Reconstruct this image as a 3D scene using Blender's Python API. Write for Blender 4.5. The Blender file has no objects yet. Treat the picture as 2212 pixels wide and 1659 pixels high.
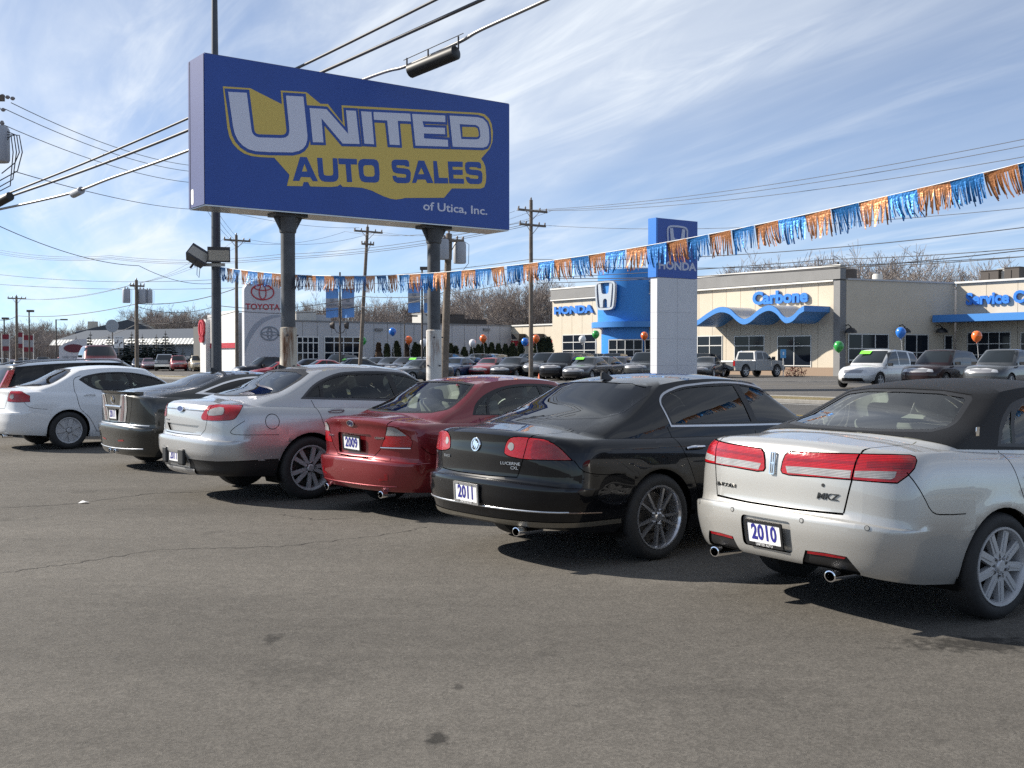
import bpy, bmesh, math, random
import numpy as np
from mathutils import Vector, Matrix
random.seed(7)
R = math.radians
scene = bpy.context.scene
col = scene.collection

# ------------------------------------------------------------------ camera
CAM_H = 1.6
FOC = 2400.0                       # focal length of the survey grid (2212 x 1659)
PITCH = math.atan((829.5 - 776.0) / FOC)
cam_d = bpy.data.cameras.new('camera')
cam = bpy.data.objects.new('camera', cam_d)
col.objects.link(cam)
cam_d.sensor_width = 36.0
cam_d.lens = 36.0 * FOC / 2212.0
cam_d.clip_start = 0.05
cam_d.clip_end = 6000.0
cam.location = (0, 0, CAM_H)
cam.rotation_euler = (math.pi / 2 - PITCH, 0, 0)
scene.camera = cam

# ------------------------------------------------------------------ sky and sun
SUN_AZ, SUN_EL = R(72.0), R(31.0)          # degrees left of the view axis, height
sun_dir = Vector((-math.sin(SUN_AZ) * math.cos(SUN_EL), math.cos(SUN_AZ) * math.cos(SUN_EL), math.sin(SUN_EL)))
world = bpy.data.worlds.new('World')
scene.world = world
world.use_nodes = True
nt = world.node_tree
for n in list(nt.nodes): nt.nodes.remove(n)
out = nt.nodes.new('ShaderNodeOutputWorld')
bg = nt.nodes.new('ShaderNodeBackground'); bg.inputs['Strength'].default_value = 0.076
sky = nt.nodes.new('ShaderNodeTexSky'); sky.sky_type = 'NISHITA'; sky.sun_disc = False
sky.sun_elevation = SUN_EL; sky.sun_rotation = -SUN_AZ
sky.air_density = 0.55; sky.dust_density = 0.1; sky.ozone_density = 1.2
# thin cirrus: streaked noise on a high flat layer, the same all over the sky
tc = nt.nodes.new('ShaderNodeTexCoord')
sep = nt.nodes.new('ShaderNodeSeparateXYZ'); nt.links.new(tc.outputs['Generated'], sep.inputs[0])
def wmath(op, a, b=None, v=0.0):
    n = nt.nodes.new('ShaderNodeMath'); n.operation = op
    if hasattr(a, 'links'): nt.links.new(a, n.inputs[0])
    else: n.inputs[0].default_value = a
    if b is not None:
        if hasattr(b, 'links'): nt.links.new(b, n.inputs[1])
        else: n.inputs[1].default_value = b
    return n.outputs[0]
zz = wmath('ADD', wmath('MAXIMUM', sep.outputs[2], 0.0), 0.08)
cx_ = wmath('DIVIDE', sep.outputs[0], zz); cy_ = wmath('DIVIDE', sep.outputs[1], zz)
comb = nt.nodes.new('ShaderNodeCombineXYZ'); nt.links.new(cx_, comb.inputs[0]); nt.links.new(cy_, comb.inputs[1])
def cloud(rot, sc, scale, detail, rough, dist, lo, hi, off):
    mp = nt.nodes.new('ShaderNodeMapping'); mp.vector_type = 'TEXTURE'; mp.inputs['Rotation'].default_value = (0, 0, R(rot))
    mp.inputs['Scale'].default_value = (1 / sc[0], 1 / sc[1], 1); mp.inputs['Location'].default_value = off
    nt.links.new(comb.outputs[0], mp.inputs[0])
    no = nt.nodes.new('ShaderNodeTexNoise'); no.inputs['Scale'].default_value = scale
    no.inputs['Detail'].default_value = detail; no.inputs['Roughness'].default_value = rough
    no.inputs['Distortion'].default_value = dist
    nt.links.new(mp.outputs[0], no.inputs[0])
    rp = nt.nodes.new('ShaderNodeMapRange'); rp.interpolation_type = 'SMOOTHSTEP'
    rp.inputs['From Min'].default_value = lo; rp.inputs['From Max'].default_value = hi
    nt.links.new(no.outputs['Fac'], rp.inputs['Value'])
    return rp.outputs[0]
c1 = cloud(16, (1.3, .22, 1), 1.0, 7, 0.56, 0.6, 0.32, 0.78, (2.3, 0.4, 0))
c2 = cloud(30, (3.2, .60, 1), 1.2, 8, 0.60, 1.0, 0.38, 0.84, (0.7, 3.1, 0))
c3 = cloud(20, (0.8, 0.22, 1), 0.9, 4, 0.5, 0.4, 0.34, 0.62, (1.4, 1.9, 0))
cc = wmath('MULTIPLY', wmath('ADD', wmath('MULTIPLY', c1, 0.74), wmath('MULTIPLY', c2, 0.55)), wmath('ADD', wmath('MULTIPLY', c3, 0.95), 0.12))
cc = wmath('ADD', wmath('MULTIPLY', cc, 0.78), 0.20)      # a thin even veil over all of it
cl = nt.nodes.new('ShaderNodeClamp'); nt.links.new(cc, cl.inputs[0]); cl.inputs['Max'].default_value = 0.86
mx = nt.nodes.new('ShaderNodeMixRGB'); mx.inputs[2].default_value = (7.3, 7.75, 8.2, 1)
nt.links.new(cl.outputs[0], mx.inputs[0]); gain = nt.nodes.new('ShaderNodeMixRGB'); gain.blend_type = 'MULTIPLY'; gain.inputs[0].default_value = 1.0; gain.inputs[2].default_value = (0.78, 0.97, 1.12, 1)
nt.links.new(sky.outputs[0], gain.inputs[1]); nt.links.new(gain.outputs[0], mx.inputs[1])
nt.links.new(mx.outputs[0], bg.inputs['Color']); nt.links.new(bg.outputs[0], out.inputs[0])

sun_d = bpy.data.lights.new('sun', 'SUN'); sun_d.energy = 5.0; sun_d.angle = R(0.53); sun_d.color = (1.0, 0.93, 0.82)
sun = bpy.data.objects.new('sun', sun_d); col.objects.link(sun)
sun.rotation_euler = sun_dir.to_track_quat('Z', 'Y').to_euler()
sun.location = (-40, 20, 40)

scene.view_settings.view_transform = 'Standard'
scene.view_settings.look = 'None'
scene.view_settings.exposure = 0.82
scene.view_settings.gamma = 1.0
scene.render.engine = 'CYCLES'
scene.cycles.use_denoising = False
scene.cycles.max_bounces = 8
scene.cycles.transparent_max_bounces = 16
scene.cycles.sample_clamp_indirect = 2.0
scene.cycles.caustics_reflective = False
scene.cycles.caustics_refractive = False

# ------------------------------------------------------------------ survey: grid reading + distance -> place
def at(u, v, d):
    """Place seen at grid position (u, v), d metres ahead of the camera."""
    x = (u - 1106.0) / FOC; y = (829.5 - v) / FOC
    k = d / (math.cos(PITCH) + y * math.sin(PITCH))
    return Vector((x * k, d, CAM_H + k * (y * math.cos(PITCH) - math.sin(PITCH))))
def smooth01(t):
    t = min(1.0, max(0.0, t)); return t * t * (3 - 2 * t)
RD = Vector((-0.6, 0.8)); RN = Vector((0.8, 0.6))      # along the road / across it
def gz(x, y):
    """Height of the ground: the far side of the road lies a little higher."""
    return 0.34 * smooth01((x * RN.x + y * RN.y - 26.0) / 22.0)
def on_ground(u, d):
    p = at(u, 800, d); p.z = gz(p.x, p.y); return p

# ------------------------------------------------------------------ materials
MATS = {}
def nd(t, kind, **kw):
    n = t.nodes.new(kind)
    for k, v in kw.items():
        if k in n.inputs: n.inputs[k].default_value = v
        else: setattr(n, k, v)
    return n
def pm(name, c, rough=0.5, metal=0.0, coat=0.0, spec=0.5, noise=None, bump=None, alpha=None, emit=None):
    """Plain principled material; noise = (scale, amount) varies the colour, bump = (scale, strength, distance)."""
    if name in MATS: return MATS[name]
    m = bpy.data.materials.new(name); m.use_nodes = True
    t = m.node_tree; b = t.nodes['Principled BSDF']
    b.inputs['Base Color'].default_value = (*c, 1); b.inputs['Roughness'].default_value = rough
    b.inputs['Metallic'].default_value = metal; b.inputs['Coat Weight'].default_value = coat
    b.inputs['Coat Roughness'].default_value = 0.04; b.inputs['Specular IOR Level'].default_value = spec
    if noise or bump:
        tcn = nd(t, 'ShaderNodeTexCoord')
    if noise:
        n = nd(t, 'ShaderNodeTexNoise', Scale=noise[0], Detail=6.0, Roughness=0.62)
        t.links.new(tcn.outputs['Object'], n.inputs['Vector'])
        r = nd(t, 'ShaderNodeMapRange'); r.inputs['From Min'].default_value = 0.3; r.inputs['From Max'].default_value = 0.7
        r.inputs['To Min'].default_value = 1 - noise[1]; r.inputs['To Max'].default_value = 1 + noise[1]
        t.links.new(n.outputs['Fac'], r.inputs['Value'])
        mu = nd(t, 'ShaderNodeVectorMath', operation='SCALE'); mu.inputs[0].default_value = c
        t.links.new(r.outputs[0], mu.inputs['Scale']); t.links.new(mu.outputs[0], b.inputs['Base Color'])
    if bump:
        n2 = nd(t, 'ShaderNodeTexNoise', Scale=bump[0], Detail=5.0)
        t.links.new(tcn.outputs['Object'], n2.inputs['Vector'])
        bp = nd(t, 'ShaderNodeBump', Strength=bump[1], Distance=bump[2])
        t.links.new(n2.outputs['Fac'], bp.inputs['Height']); t.links.new(bp.outputs[0], b.inputs['Normal'])
    if emit:
        b.inputs['Emission Color'].default_value = (*emit[0], 1); b.inputs['Emission Strength'].default_value = emit[1]
    MATS[name] = m
    return m
def paint(name, c, metal=0.0, rough=0.3, dirt=0.06):
    """Car paint: base coat with a little flake and road film under a clear coat."""
    if name in MATS: return MATS[name]
    m = bpy.data.materials.new(name); m.use_nodes = True
    t = m.node_tree; b = t.nodes['Principled BSDF']
    b.inputs['Metallic'].default_value = metal
    b.inputs['Coat Weight'].default_value = 1.0; b.inputs['Coat Roughness'].default_value = 0.012
    if max(c) < .03: b.inputs['Specular IOR Level'].default_value = .1; b.inputs['Coat Weight'].default_value = .75
    tcn = nd(t, 'ShaderNodeTexCoord')
    n = nd(t, 'ShaderNodeTexNoise', Scale=3.0, Detail=7.0, Roughness=0.65); t.links.new(tcn.outputs['Object'], n.inputs['Vector'])
    r = nd(t, 'ShaderNodeMapRange'); r.inputs['From Min'].default_value = 0.3; r.inputs['From Max'].default_value = 0.75
    r.inputs['To Min'].default_value = 0.0; r.inputs['To Max'].default_value = dirt
    t.links.new(n.outputs['Fac'], r.inputs['Value'])
    mx_ = nd(t, 'ShaderNodeMixRGB'); mx_.inputs[1].default_value = (*c, 1); mx_.inputs[2].default_value = (0.22, 0.19, 0.16, 1)
    t.links.new(r.outputs[0], mx_.inputs[0]); t.links.new(mx_.outputs[0], b.inputs['Base Color'])
    r2 = nd(t, 'ShaderNodeMapRange'); r2.inputs['To Min'].default_value = rough; r2.inputs['To Max'].default_value = rough + 0.12
    t.links.new(n.outputs['Fac'], r2.inputs['Value']); t.links.new(r2.outputs[0], b.inputs['Roughness'])
    n3 = nd(t, 'ShaderNodeTexNoise', Scale=3.5, Detail=1.0); t.links.new(tcn.outputs['Object'], n3.inputs['Vector'])
    bp = nd(t, 'ShaderNodeBump', Strength=0.05, Distance=0.003); t.links.new(n3.outputs['Fac'], bp.inputs['Height'])
    t.links.new(bp.outputs[0], b.inputs['Normal']); t.links.new(bp.outputs[0], b.inputs['Coat Normal'])
    MATS[name] = m
    return m
def glass(name, tint, refl=1.0):
    """Thin pane: clear tint with a mirror-like surface that strengthens at grazing angles."""
    if name in MATS: return MATS[name]
    m = bpy.data.materials.new(name); m.use_nodes = True
    t = m.node_tree
    for n in list(t.nodes): t.nodes.remove(n)
    o = nd(t, 'ShaderNodeOutputMaterial'); mi = nd(t, 'ShaderNodeMixShader')
    tr = nd(t, 'ShaderNodeBsdfTransparent'); tr.inputs[0].default_value = (*tint, 1)
    gl = nd(t, 'ShaderNodeBsdfGlossy'); gl.inputs['Roughness'].default_value = 0.01; gl.inputs['Color'].default_value = (refl, refl, refl, 1)
    fr = nd(t, 'ShaderNodeFresnel', IOR=1.6)
    t.links.new(fr.outputs[0], mi.inputs[0]); t.links.new(tr.outputs[0], mi.inputs[1]); t.links.new(gl.outputs[0], mi.inputs[2])
    t.links.new(mi.outputs[0], o.inputs[0])
    MATS[name] = m
    return m

BLACK = pm('black_plastic', (0.012, 0.012, 0.013), 0.45)
LINER = pm('dark_liner', (0.006, 0.006, 0.006), 0.9, spec=0.1)
RUBBER = pm('tyre_rubber', (0.018, 0.018, 0.019), 0.75, noise=(30, 0.25))
CHROME = pm('chrome', (0.82, 0.82, 0.84), 0.08, 1.0)
SATIN = pm('satin_metal', (0.55, 0.56, 0.58), 0.32, 1.0)
ALLOY = pm('wheel_alloy', (.50, .51, .53), .35, .35)
DISC = pm('brake_iron', (0.10, 0.095, 0.09), 0.5, 0.8)
WHITE = pm('white_print', (0.8, 0.8, 0.8), 0.4)
GLASS = glass('window_glass', (0.66, 0.74, 0.70))
TINT = glass('tinted_glass', (0.10, 0.11, 0.115))
FARGLASS = pm('far_window_glass', (0.012, 0.016, 0.018), 0.06, spec=0.8)

# ------------------------------------------------------------------ object helpers
def tag(o, label=None, cat=None, group=None, kind=None):
    if label: o['label'] = label
    if cat: o['category'] = cat
    if group: o['group'] = group
    if kind: o['kind'] = kind
    return o
def empty(name, loc=(0, 0, 0), rz=0.0, parent=None):
    o = bpy.data.objects.new(name, None); col.objects.link(o)
    o.location = loc; o.rotation_euler = (0, 0, rz); o.empty_display_size = 0.2
    if parent: o.parent = parent
    return o
def link(name, me, parent=None, mat=None):
    o = bpy.data.objects.new(name, me); col.objects.link(o)
    if parent: o.parent = parent
    if mat is not None and not me.materials: me.materials.append(mat)
    return o
def from_bm(name, bm, mat, parent=None, smooth=False, angle=None):
    me = bpy.data.meshes.new(name); bm.to_mesh(me); bm.free()
    if smooth:
        me.shade_smooth()
        if angle is not None: me.set_sharp_from_angle(angle=R(angle))
    for m in (mat if isinstance(mat, (list, tuple)) else [mat]): me.materials.append(m)
    return link(name, me, parent)
def copy_tree(o, parent=None):
    c = o.copy(); col.objects.link(c)
    if parent: c.parent = parent
    for ch in o.children: copy_tree(ch, c)
    return c

class MB:
    """Collects simple solids and builds them as one mesh object."""
    def __init__(s): s.v = []; s.f = []; s.mi = []; s.cur = 0
    def add(s, vs, fs):
        b = len(s.v); s.v += [tuple(p) for p in vs]
        for f in fs: s.f.append(tuple(i + b for i in f)); s.mi.append(s.cur)
    def box(s, c, size, m=None, rz=0.0):
        x, y, z = (size[0] / 2, size[1] / 2, size[2] / 2); cs, sn = math.cos(rz), math.sin(rz)
        vs = []
        for dx, dy, dz in ((-1,-1,-1),(1,-1,-1),(1,1,-1),(-1,1,-1),(-1,-1,1),(1,-1,1),(1,1,1),(-1,1,1)):
            p = Vector((dx * x, dy * y, dz * z))
            if m is not None: p = m @ p
            vs.append((c[0] + p.x * cs - p.y * sn, c[1] + p.x * sn + p.y * cs, c[2] + p.z))
        s.add(vs, ((0,3,2,1),(4,5,6,7),(0,1,5,4),(1,2,6,5),(2,3,7,6),(3,0,4,7)))
        return s
    def tube(s, pts, r, n=8, cap=True):
        """r: one radius, or one for each point."""
        pts = [Vector(p) for p in pts]; rr = r if isinstance(r, (list, tuple)) else [r] * len(pts)
        vs = []; fs = []; up = Vector((0, 0, 1)); prev = None
        for i, p in enumerate(pts):
            t = (pts[min(i + 1, len(pts) - 1)] - pts[max(i - 1, 0)]).normalized()
            a = t.cross(up)
            if a.length < 1e-3: a = t.cross(Vector((1, 0, 0)))
            a.normalize()
            if prev is not None and a.dot(prev) < 0: a = -a
            prev = a; b = a.cross(t)
            for k in range(n):
                th = 2 * math.pi * k / n
                vs.append(p + (a * math.cos(th) + b * math.sin(th)) * rr[i])
        for i in range(len(pts) - 1):
            for k in range(n):
                k2 = (k + 1) % n
                fs.append((i * n + k, i * n + k2, (i + 1) * n + k2, (i + 1) * n + k))
        if cap:
            fs.append(tuple(range(n))[::-1]); fs.append(tuple((len(pts) - 1) * n + k for k in range(n)))
        s.add(vs, fs); return s
    def lathe(s, prof, n=24, axis='z', c=(0, 0, 0), close=False):
        """prof: list of (radius, position along the axis)."""
        vs = []; fs = []; m = len(prof)
        for k in range(n):
            th = 2 * math.pi * k / n; cs, sn = math.cos(th), math.sin(th)
            for r, h in prof:
                if axis == 'z': p = (r * cs, r * sn, h)
                elif axis == 'y': p = (r * cs, h, r * sn)
                else: p = (h, r * cs, r * sn)
                vs.append((p[0] + c[0], p[1] + c[1], p[2] + c[2]))
        for k in range(n):
            k2 = (k + 1) % n
            for j in range(m - 1 if not close else m):
                j2 = (j + 1) % m
                f = (k * m + j, k2 * m + j, k2 * m + j2, k * m + j2)
                fs.append(f if axis != 'y' else f[::-1])
        s.add(vs, fs); return s
    def prism(s, poly, h0, h1, fn):
        """poly: 2-D outline; fn(a, b, h) -> point; h0/h1 the two faces."""
        n = len(poly)
        vs = [fn(a, b, h0) for a, b in poly] + [fn(a, b, h1) for a, b in poly]
        fs = [tuple(range(n))[::-1], tuple(range(n, 2 * n))] + [(i, (i + 1) % n, n + (i + 1) % n, n + i) for i in range(n)]
        s.add(vs, fs); return s
    def quad(s, *p): s.add(p, (tuple(range(len(p))),)); return s
    def build(s, name, mat, parent=None, smooth=False, angle=40):
        me = bpy.data.meshes.new(name); me.from_pydata(s.v, [], s.f)
        mats = mat if isinstance(mat, (list, tuple)) else [mat]
        for m in mats: me.materials.append(m)
        if len(mats) > 1: me.polygons.foreach_set('material_index', s.mi)
        me.validate(); me.update()
        if smooth:
            me.shade_smooth()
            if angle: me.set_sharp_from_angle(angle=R(angle))
        return link(name, me, parent)

def poly_area(p): return 0.5 * sum(p[i][0] * p[(i + 1) % len(p)][1] - p[(i + 1) % len(p)][0] * p[i][1] for i in range(len(p)))
def poly_off(p, d):
    """Outline moved outwards by d (inwards when negative)."""
    if poly_area(p) < 0: p = p[::-1]
    q = []; n = len(p)
    for i in range(n):
        a, b, c = Vector(p[i - 1][:2]), Vector(p[i][:2]), Vector(p[(i + 1) % n][:2])
        e1 = (b - a); e2 = (c - b)
        if e1.length < 1e-9 or e2.length < 1e-9: continue
        e1.normalize(); e2.normalize()
        n1 = Vector((e1.y, -e1.x)); n2 = Vector((e2.y, -e2.x)); m = n1 + n2
        if m.length < 1e-6: m = n1
        m.normalize(); k = d / max(0.35, m.dot(n1))
        q.append((b.x + m.x * k, b.y + m.y * k))
    return q
def spl(pts, n=5, closed=True):
    """Rounded outline through points; a third value 1 marks a sharp corner."""
    res = []; N = len(pts)
    for i in range(N if closed else N - 1):
        p0, p1, p2, p3 = (pts[(i - 1) % N] if closed or i > 0 else pts[0]), pts[i], pts[(i + 1) % N], (pts[(i + 2) % N] if closed or i + 2 < N else pts[-1])
        s1 = len(p1) > 2 and p1[2]; s2 = len(p2) > 2 and p2[2]
        a = Vector(p1[:2]); b = Vector(p2[:2])
        t1 = (b - Vector(p0[:2])) * 0.5 if not s1 else (b - a)
        t2 = (Vector(p3[:2]) - a) * 0.5 if not s2 else (b - a)
        L = (b - a).length
        if t1.length > 1.3 * L: t1 = t1.normalized() * 1.3 * L
        if t2.length > 1.3 * L: t2 = t2.normalized() * 1.3 * L
        straight = s1 and s2
        for k in range(1 if straight else n):
            t = k / (1 if straight else n)
            q = a * (2*t**3 - 3*t*t + 1) + t1 * (t**3 - 2*t*t + t) + b * (-2*t**3 + 3*t*t) + t2 * (t**3 - t*t)
            res.append((q.x, q.y))
    if not closed: res.append(tuple(pts[-1][:2]))
    return res
def rrect(x0, y0, x1, y1, r, n=5):
    p = []
    for cx, cy, a0 in ((x1 - r, y1 - r, 0), (x0 + r, y1 - r, 90), (x0 + r, y0 + r, 180), (x1 - r, y0 + r, 270)):
        for k in range(n + 1):
            a = R(a0 + 90 * k / n); p.append((cx + r * math.cos(a), cy + r * math.sin(a)))
    return p
def tri_poly(polys):
    """Fill outlines (holes allowed, even-odd) -> (verts2d, faces)."""
    from mathutils.geometry import tessellate_polygon
    vs = [Vector((a, b, 0)) for p in polys for a, b in p]
    fs = tessellate_polygon([[Vector((a, b, 0)) for a, b in p] for p in polys])
    return [(v.x, v.y) for v in vs], [tuple(f) for f in fs]
def plate_poly(polys, h0, h1, fn, mb):
    """Flat solid letter/emblem with holes."""
    vs, fs = tri_poly(polys); n = len(vs)
    out_f = []
    for f in fs:
        a, b, c = (vs[i] for i in f)
        if (b[0]-a[0])*(c[1]-a[1]) - (b[1]-a[1])*(c[0]-a[0]) < 0: f = f[::-1]
        out_f.append(tuple(i + n for i in f)); out_f.append(f[::-1])
    k = 0
    for p in polys:
        m = len(p)
        for i in range(m): out_f.append((k + i, k + (i + 1) % m, n + k + (i + 1) % m, n + k + i))
        k += m
    mb.add([fn(a, b, h0) for a, b in vs] + [fn(a, b, h1) for a, b in vs], out_f)
def text_mesh(txt, size, depth=0.003, bold=0.0, xs=1.0, shear=0.0, space=1.0):
    """Lettering as mesh data in the x/y plane, centred."""
    cu = bpy.data.curves.new('lettering', 'FONT'); cu.body = txt; cu.size = size; cu.extrude = depth
    cu.offset = bold; cu.align_x = 'CENTER'; cu.align_y = 'CENTER'; cu.shear = shear; cu.space_character = space
    cu.resolution_u = 3
    ob = bpy.data.objects.new('lettering', cu); col.objects.link(ob)
    dg = bpy.context.evaluated_depsgraph_get(); me = bpy.data.meshes.new_from_object(ob.evaluated_get(dg))
    bpy.data.objects.remove(ob); bpy.data.curves.remove(cu)
    me.materials.clear()
    if xs != 1.0: me.transform(Matrix.Diagonal((xs, 1, 1, 1)))
    return me
def frame(o, xdir, ydir):
    x = Vector(xdir).normalized(); y = Vector(ydir); y = (y - x * y.dot(x)).normalized(); z = x.cross(y)
    return Matrix((( x.x, y.x, z.x, o[0]), (x.y, y.y, z.y, o[1]), (x.z, y.z, z.z, o[2]), (0, 0, 0, 1)))
def put_text(name, txt, size, mtx, mat, parent=None, **kw):
    me = text_mesh(txt, size, **kw)
    o = link(name, me, parent, mat); o.matrix_local = mtx
    return o
# ------------------------------------------------------------------ car bodies
class Fn:
    """Smooth monotone curve through (t, value) points."""
    def __init__(s, pts):
        p = sorted(pts); s.x = np.array([a for a, b in p], float); s.y = np.array([b for a, b in p], float)
        n = len(p); h = np.diff(s.x); d = np.diff(s.y) / h; m = np.zeros(n)
        if n > 2:
            for i in range(1, n - 1):
                if d[i-1] * d[i] > 0: m[i] = 3 * (h[i-1] + h[i]) / ((2*h[i] + h[i-1]) / d[i-1] + (h[i] + 2*h[i-1]) / d[i])
            m[0] = d[0]; m[-1] = d[-1]
        elif n == 2: m[:] = d[0]
        s.m = m
    def __call__(s, t):
        t = np.clip(np.asarray(t, float), s.x[0], s.x[-1])
        if len(s.x) == 1: return np.full_like(t, s.y[0])
        i = np.clip(np.searchsorted(s.x, t) - 1, 0, len(s.x) - 2)
        h = s.x[i+1] - s.x[i]; k = (t - s.x[i]) / h
        return s.y[i]*(2*k**3-3*k*k+1) + s.m[i]*h*(k**3-2*k*k+k) + s.y[i+1]*(-2*k**3+3*k*k) + s.m[i+1]*h*(k**3-k*k)

def plan_ring(xr, xf, w, cr, cf, nr, nf, N):
    """Half outline of the car seen from above, rear centre -> side -> front centre."""
    NR, NS, NF = N
    def corner(n, k):
        ph = np.linspace(0, math.pi / 2, 160)
        a = np.sin(ph) ** (2 / n); b = 1 - np.cos(ph) ** (2 / n); return a, b
    a, b = corner(nr, NR); yy, xx = w * a, xr + cr * b
    L = np.concatenate([[0], np.cumsum(np.hypot(np.diff(xx), np.diff(yy)))]); t = np.linspace(0, L[-1], NR)
    rx, ry = np.interp(t, L, xx), np.interp(t, L, yy)
    sx = np.linspace(xr + cr, xf - cf, NS + 2)[1:-1]; sy = np.full(NS, w)
    a, b = corner(nf, NF); yy, xx = w * a, xf - cf * b
    L = np.concatenate([[0], np.cumsum(np.hypot(np.diff(xx), np.diff(yy)))]); t = np.linspace(0, L[-1], NF)
    fx, fy = np.interp(t, L, xx)[::-1], np.interp(t, L, yy)[::-1]
    return np.concatenate([rx, sx, fx]), np.concatenate([ry, sy, fy])

def car_rings(S, N, NA, NB, NC, ND, o=0.0):
    """Stack of rings from sill to roof centre; o draws the skin inwards (for the lining)."""
    rear, front = Fn(S['rear']), Fn(S['front']); zb, zs, zd = Fn(S['zb']), Fn(S['zs']), Fn(S['zd'])
    sec, tap = Fn(S['sec']), Fn(S['taper']); W = S['W']
    xr_t, xf_t = S['rear'][-1][1], S['front'][-1][1]
    zb_r, zb_f = S['rear'][0][0], S['front'][0][0]; zt_r, zt_f = S['rear'][-1][0], S['front'][-1][0]
    ws = W * float(sec(1.0))
    def D(x, y):
        k = np.clip(np.abs(y) / (ws * tap(x)), 0, 1) ** 2.4
        return zs(x) + (zd(x) - zs(x)) * (1 - k) - o
    zrc, zre = Fn(S['zrc']), Fn(S['zre'])
    g = S['gh']; wt = g['wt']
    def Rf(x, y):
        k = np.clip(np.abs(y) / wt, 0, 1) ** 2.2
        return zre(x) + (zrc(x) - zre(x)) * (1 - k) - o
    R_ = []
    # levels follow the corners of the rear profile
    za = [p[0] for p in S['rear']]; al = []
    for i in range(len(za) - 1):
        m = max(1, int(round(NA * (za[i+1] - za[i]) / (za[-1] - za[0]))))
        al += [za[i] + (za[i+1] - za[i]) * k / m for k in range(m)]
    al.append(za[-1])
    al = [(z - za[0]) / (za[-1] - za[0]) for z in al]
    nrF = Fn(S['nr']) if isinstance(S['nr'], list) else None
    crF = Fn(S['cr']) if isinstance(S['cr'], list) else None
    for a in al:
        zr_ = zb_r + (zt_r - zb_r) * a; zf_ = zb_f + (zt_f - zb_f) * a
        nr = float(nrF(zr_)) if nrF else S['nr']; cr = float(crF(zr_)) if crF else S['cr']
        x, y = plan_ring(float(rear(zr_)) + o, float(front(zf_)) - o, W * float(sec(a)) - o, cr, S['cf'], nr, S['nf'], N)
        x = x + S['bow'] * (np.clip(y / W, 0, 1) ** 2) * np.clip(1 - (x - float(rear(zr_))) / .5, 0, 1)
        y = y * tap(x)
        z = zb(x) + (D(x, y) - zb(x)) * a
        for xa in (0.0, S['wb']):                       # wheel arch lips stand a little proud
            r = np.hypot(x - xa, z - S['rw']); bump = np.clip(1 - np.abs(r - S['ra'] - 0.02) / 0.11, 0, 1) ** 2 * S['flare']
            y = y + np.where(y > W * 0.75, bump, 0)
        R_.append((x, y, z))
    x1, y1 = float(rear(zt_r)) + o, float(front(zt_f)) - o
    cr1 = float(crF(zt_r)) if crF else S['cr']; nr1 = float(nrF(zt_r)) if nrF else S['nr']
    for b in np.linspace(0, 1, NB + 1)[1:]:
        bs = b ** 0.8
        x, y = plan_ring(x1 + (g['xr'] - x1) * b, y1 + (g['xf'] - y1) * b, (ws + (g['wb'] - ws) * bs) - o, cr1 + (g['cr'] - cr1) * b, S['cf'] + (g['cf'] - S['cf']) * b,
                         nr1 + (g['nr'] - nr1) * b, S['nf'] + (g['nf'] - S['nf']) * b, N)
        x = x + S['bow'] * (np.clip(y / W, 0, 1) ** 2) * np.clip(1 - (x - x1) / .5, 0, 1) * (1 - b)
        y = y * tap(x)
        R_.append((x, y, D(x, y)))
    base = R_[-1]; gt = Fn(g['taper']) if 'taper' in g else tap
    for c in np.linspace(0, 1, NC + 1)[1:]:
        q = 4 * c * (1 - c)
        x, y = plan_ring(g['xr'] + (g['xtr'] - g['xr']) * c - g['br'] * q + o, g['xf'] + (g['xtf'] - g['xf']) * c + g['bf'] * q - o,
                         g['wb'] + (wt - g['wb']) * c + g['bw'] * q - o, g['cr'] + (g['ctr'] - g['cr']) * c, g['cf'], g['nr'] + (g['ntr'] - g['nr']) * c, g['nf'], N)
        y = y * (tap(x) * (1 - c) + gt(x) * c)
        zt = Rf(x, y)
        cz = c if 'ez' not in g else c ** g['ez']
        R_.append((x, y, base[2] * (1 - cz) + zt * cz))
    for e in np.linspace(0, 1, ND + 1)[1:]:
        ee = 1 - (1 - e) ** 1.35
        L = g['xtf'] - g['xtr']
        x, y = plan_ring(g['xtr'] + L * 0.30 * ee + o, g['xtf'] - L * 0.30 * ee - o, (wt - o) * (1 - ee), g['ctr'] * (1 - ee * .5), g['cf'] * (1 - ee * .5), g['ntr'], g['nf'], N)
        y = y * gt(x)
        R_.append((x, y, Rf(x, y)))
    return R_, len(al), NB, NC

def rings_bm(R_, lo=0, hi=None):
    """Mirror the half rings into one skin."""
    bm = bmesh.new(); hi = len(R_) if hi is None else hi
    grid = []
    for x, y, z in R_[lo:hi]:
        n = len(x); rt = [bm.verts.new((x[j], y[j], z[j])) for j in range(n)]
        lf = [rt[0]] + [bm.verts.new((x[j], -y[j], z[j])) for j in range(1, n - 1)] + [rt[-1]]
        grid.append((rt, lf))
    for i in range(len(grid) - 1):
        for s in (0, 1):
            A, B = grid[i][s], grid[i + 1][s]
            for j in range(len(A) - 1):
                f = (A[j], B[j], B[j+1], A[j+1]) if s == 0 else (A[j], A[j+1], B[j+1], B[j])
                try: bm.faces.new(f)
                except ValueError: pass
    bmesh.ops.remove_doubles(bm, verts=bm.verts, dist=2e-4)
    bmesh.ops.dissolve_degenerate(bm, edges=bm.edges, dist=1e-5)
    bm.normal_update()
    # outwards
    f = max(bm.faces, key=lambda f: f.calc_center_median().z if lo == 0 else 0)
    if lo == 0 and f.normal.z < 0: bmesh.ops.reverse_faces(bm, faces=bm.faces)
    bm.normal_update()
    return bm

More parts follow.
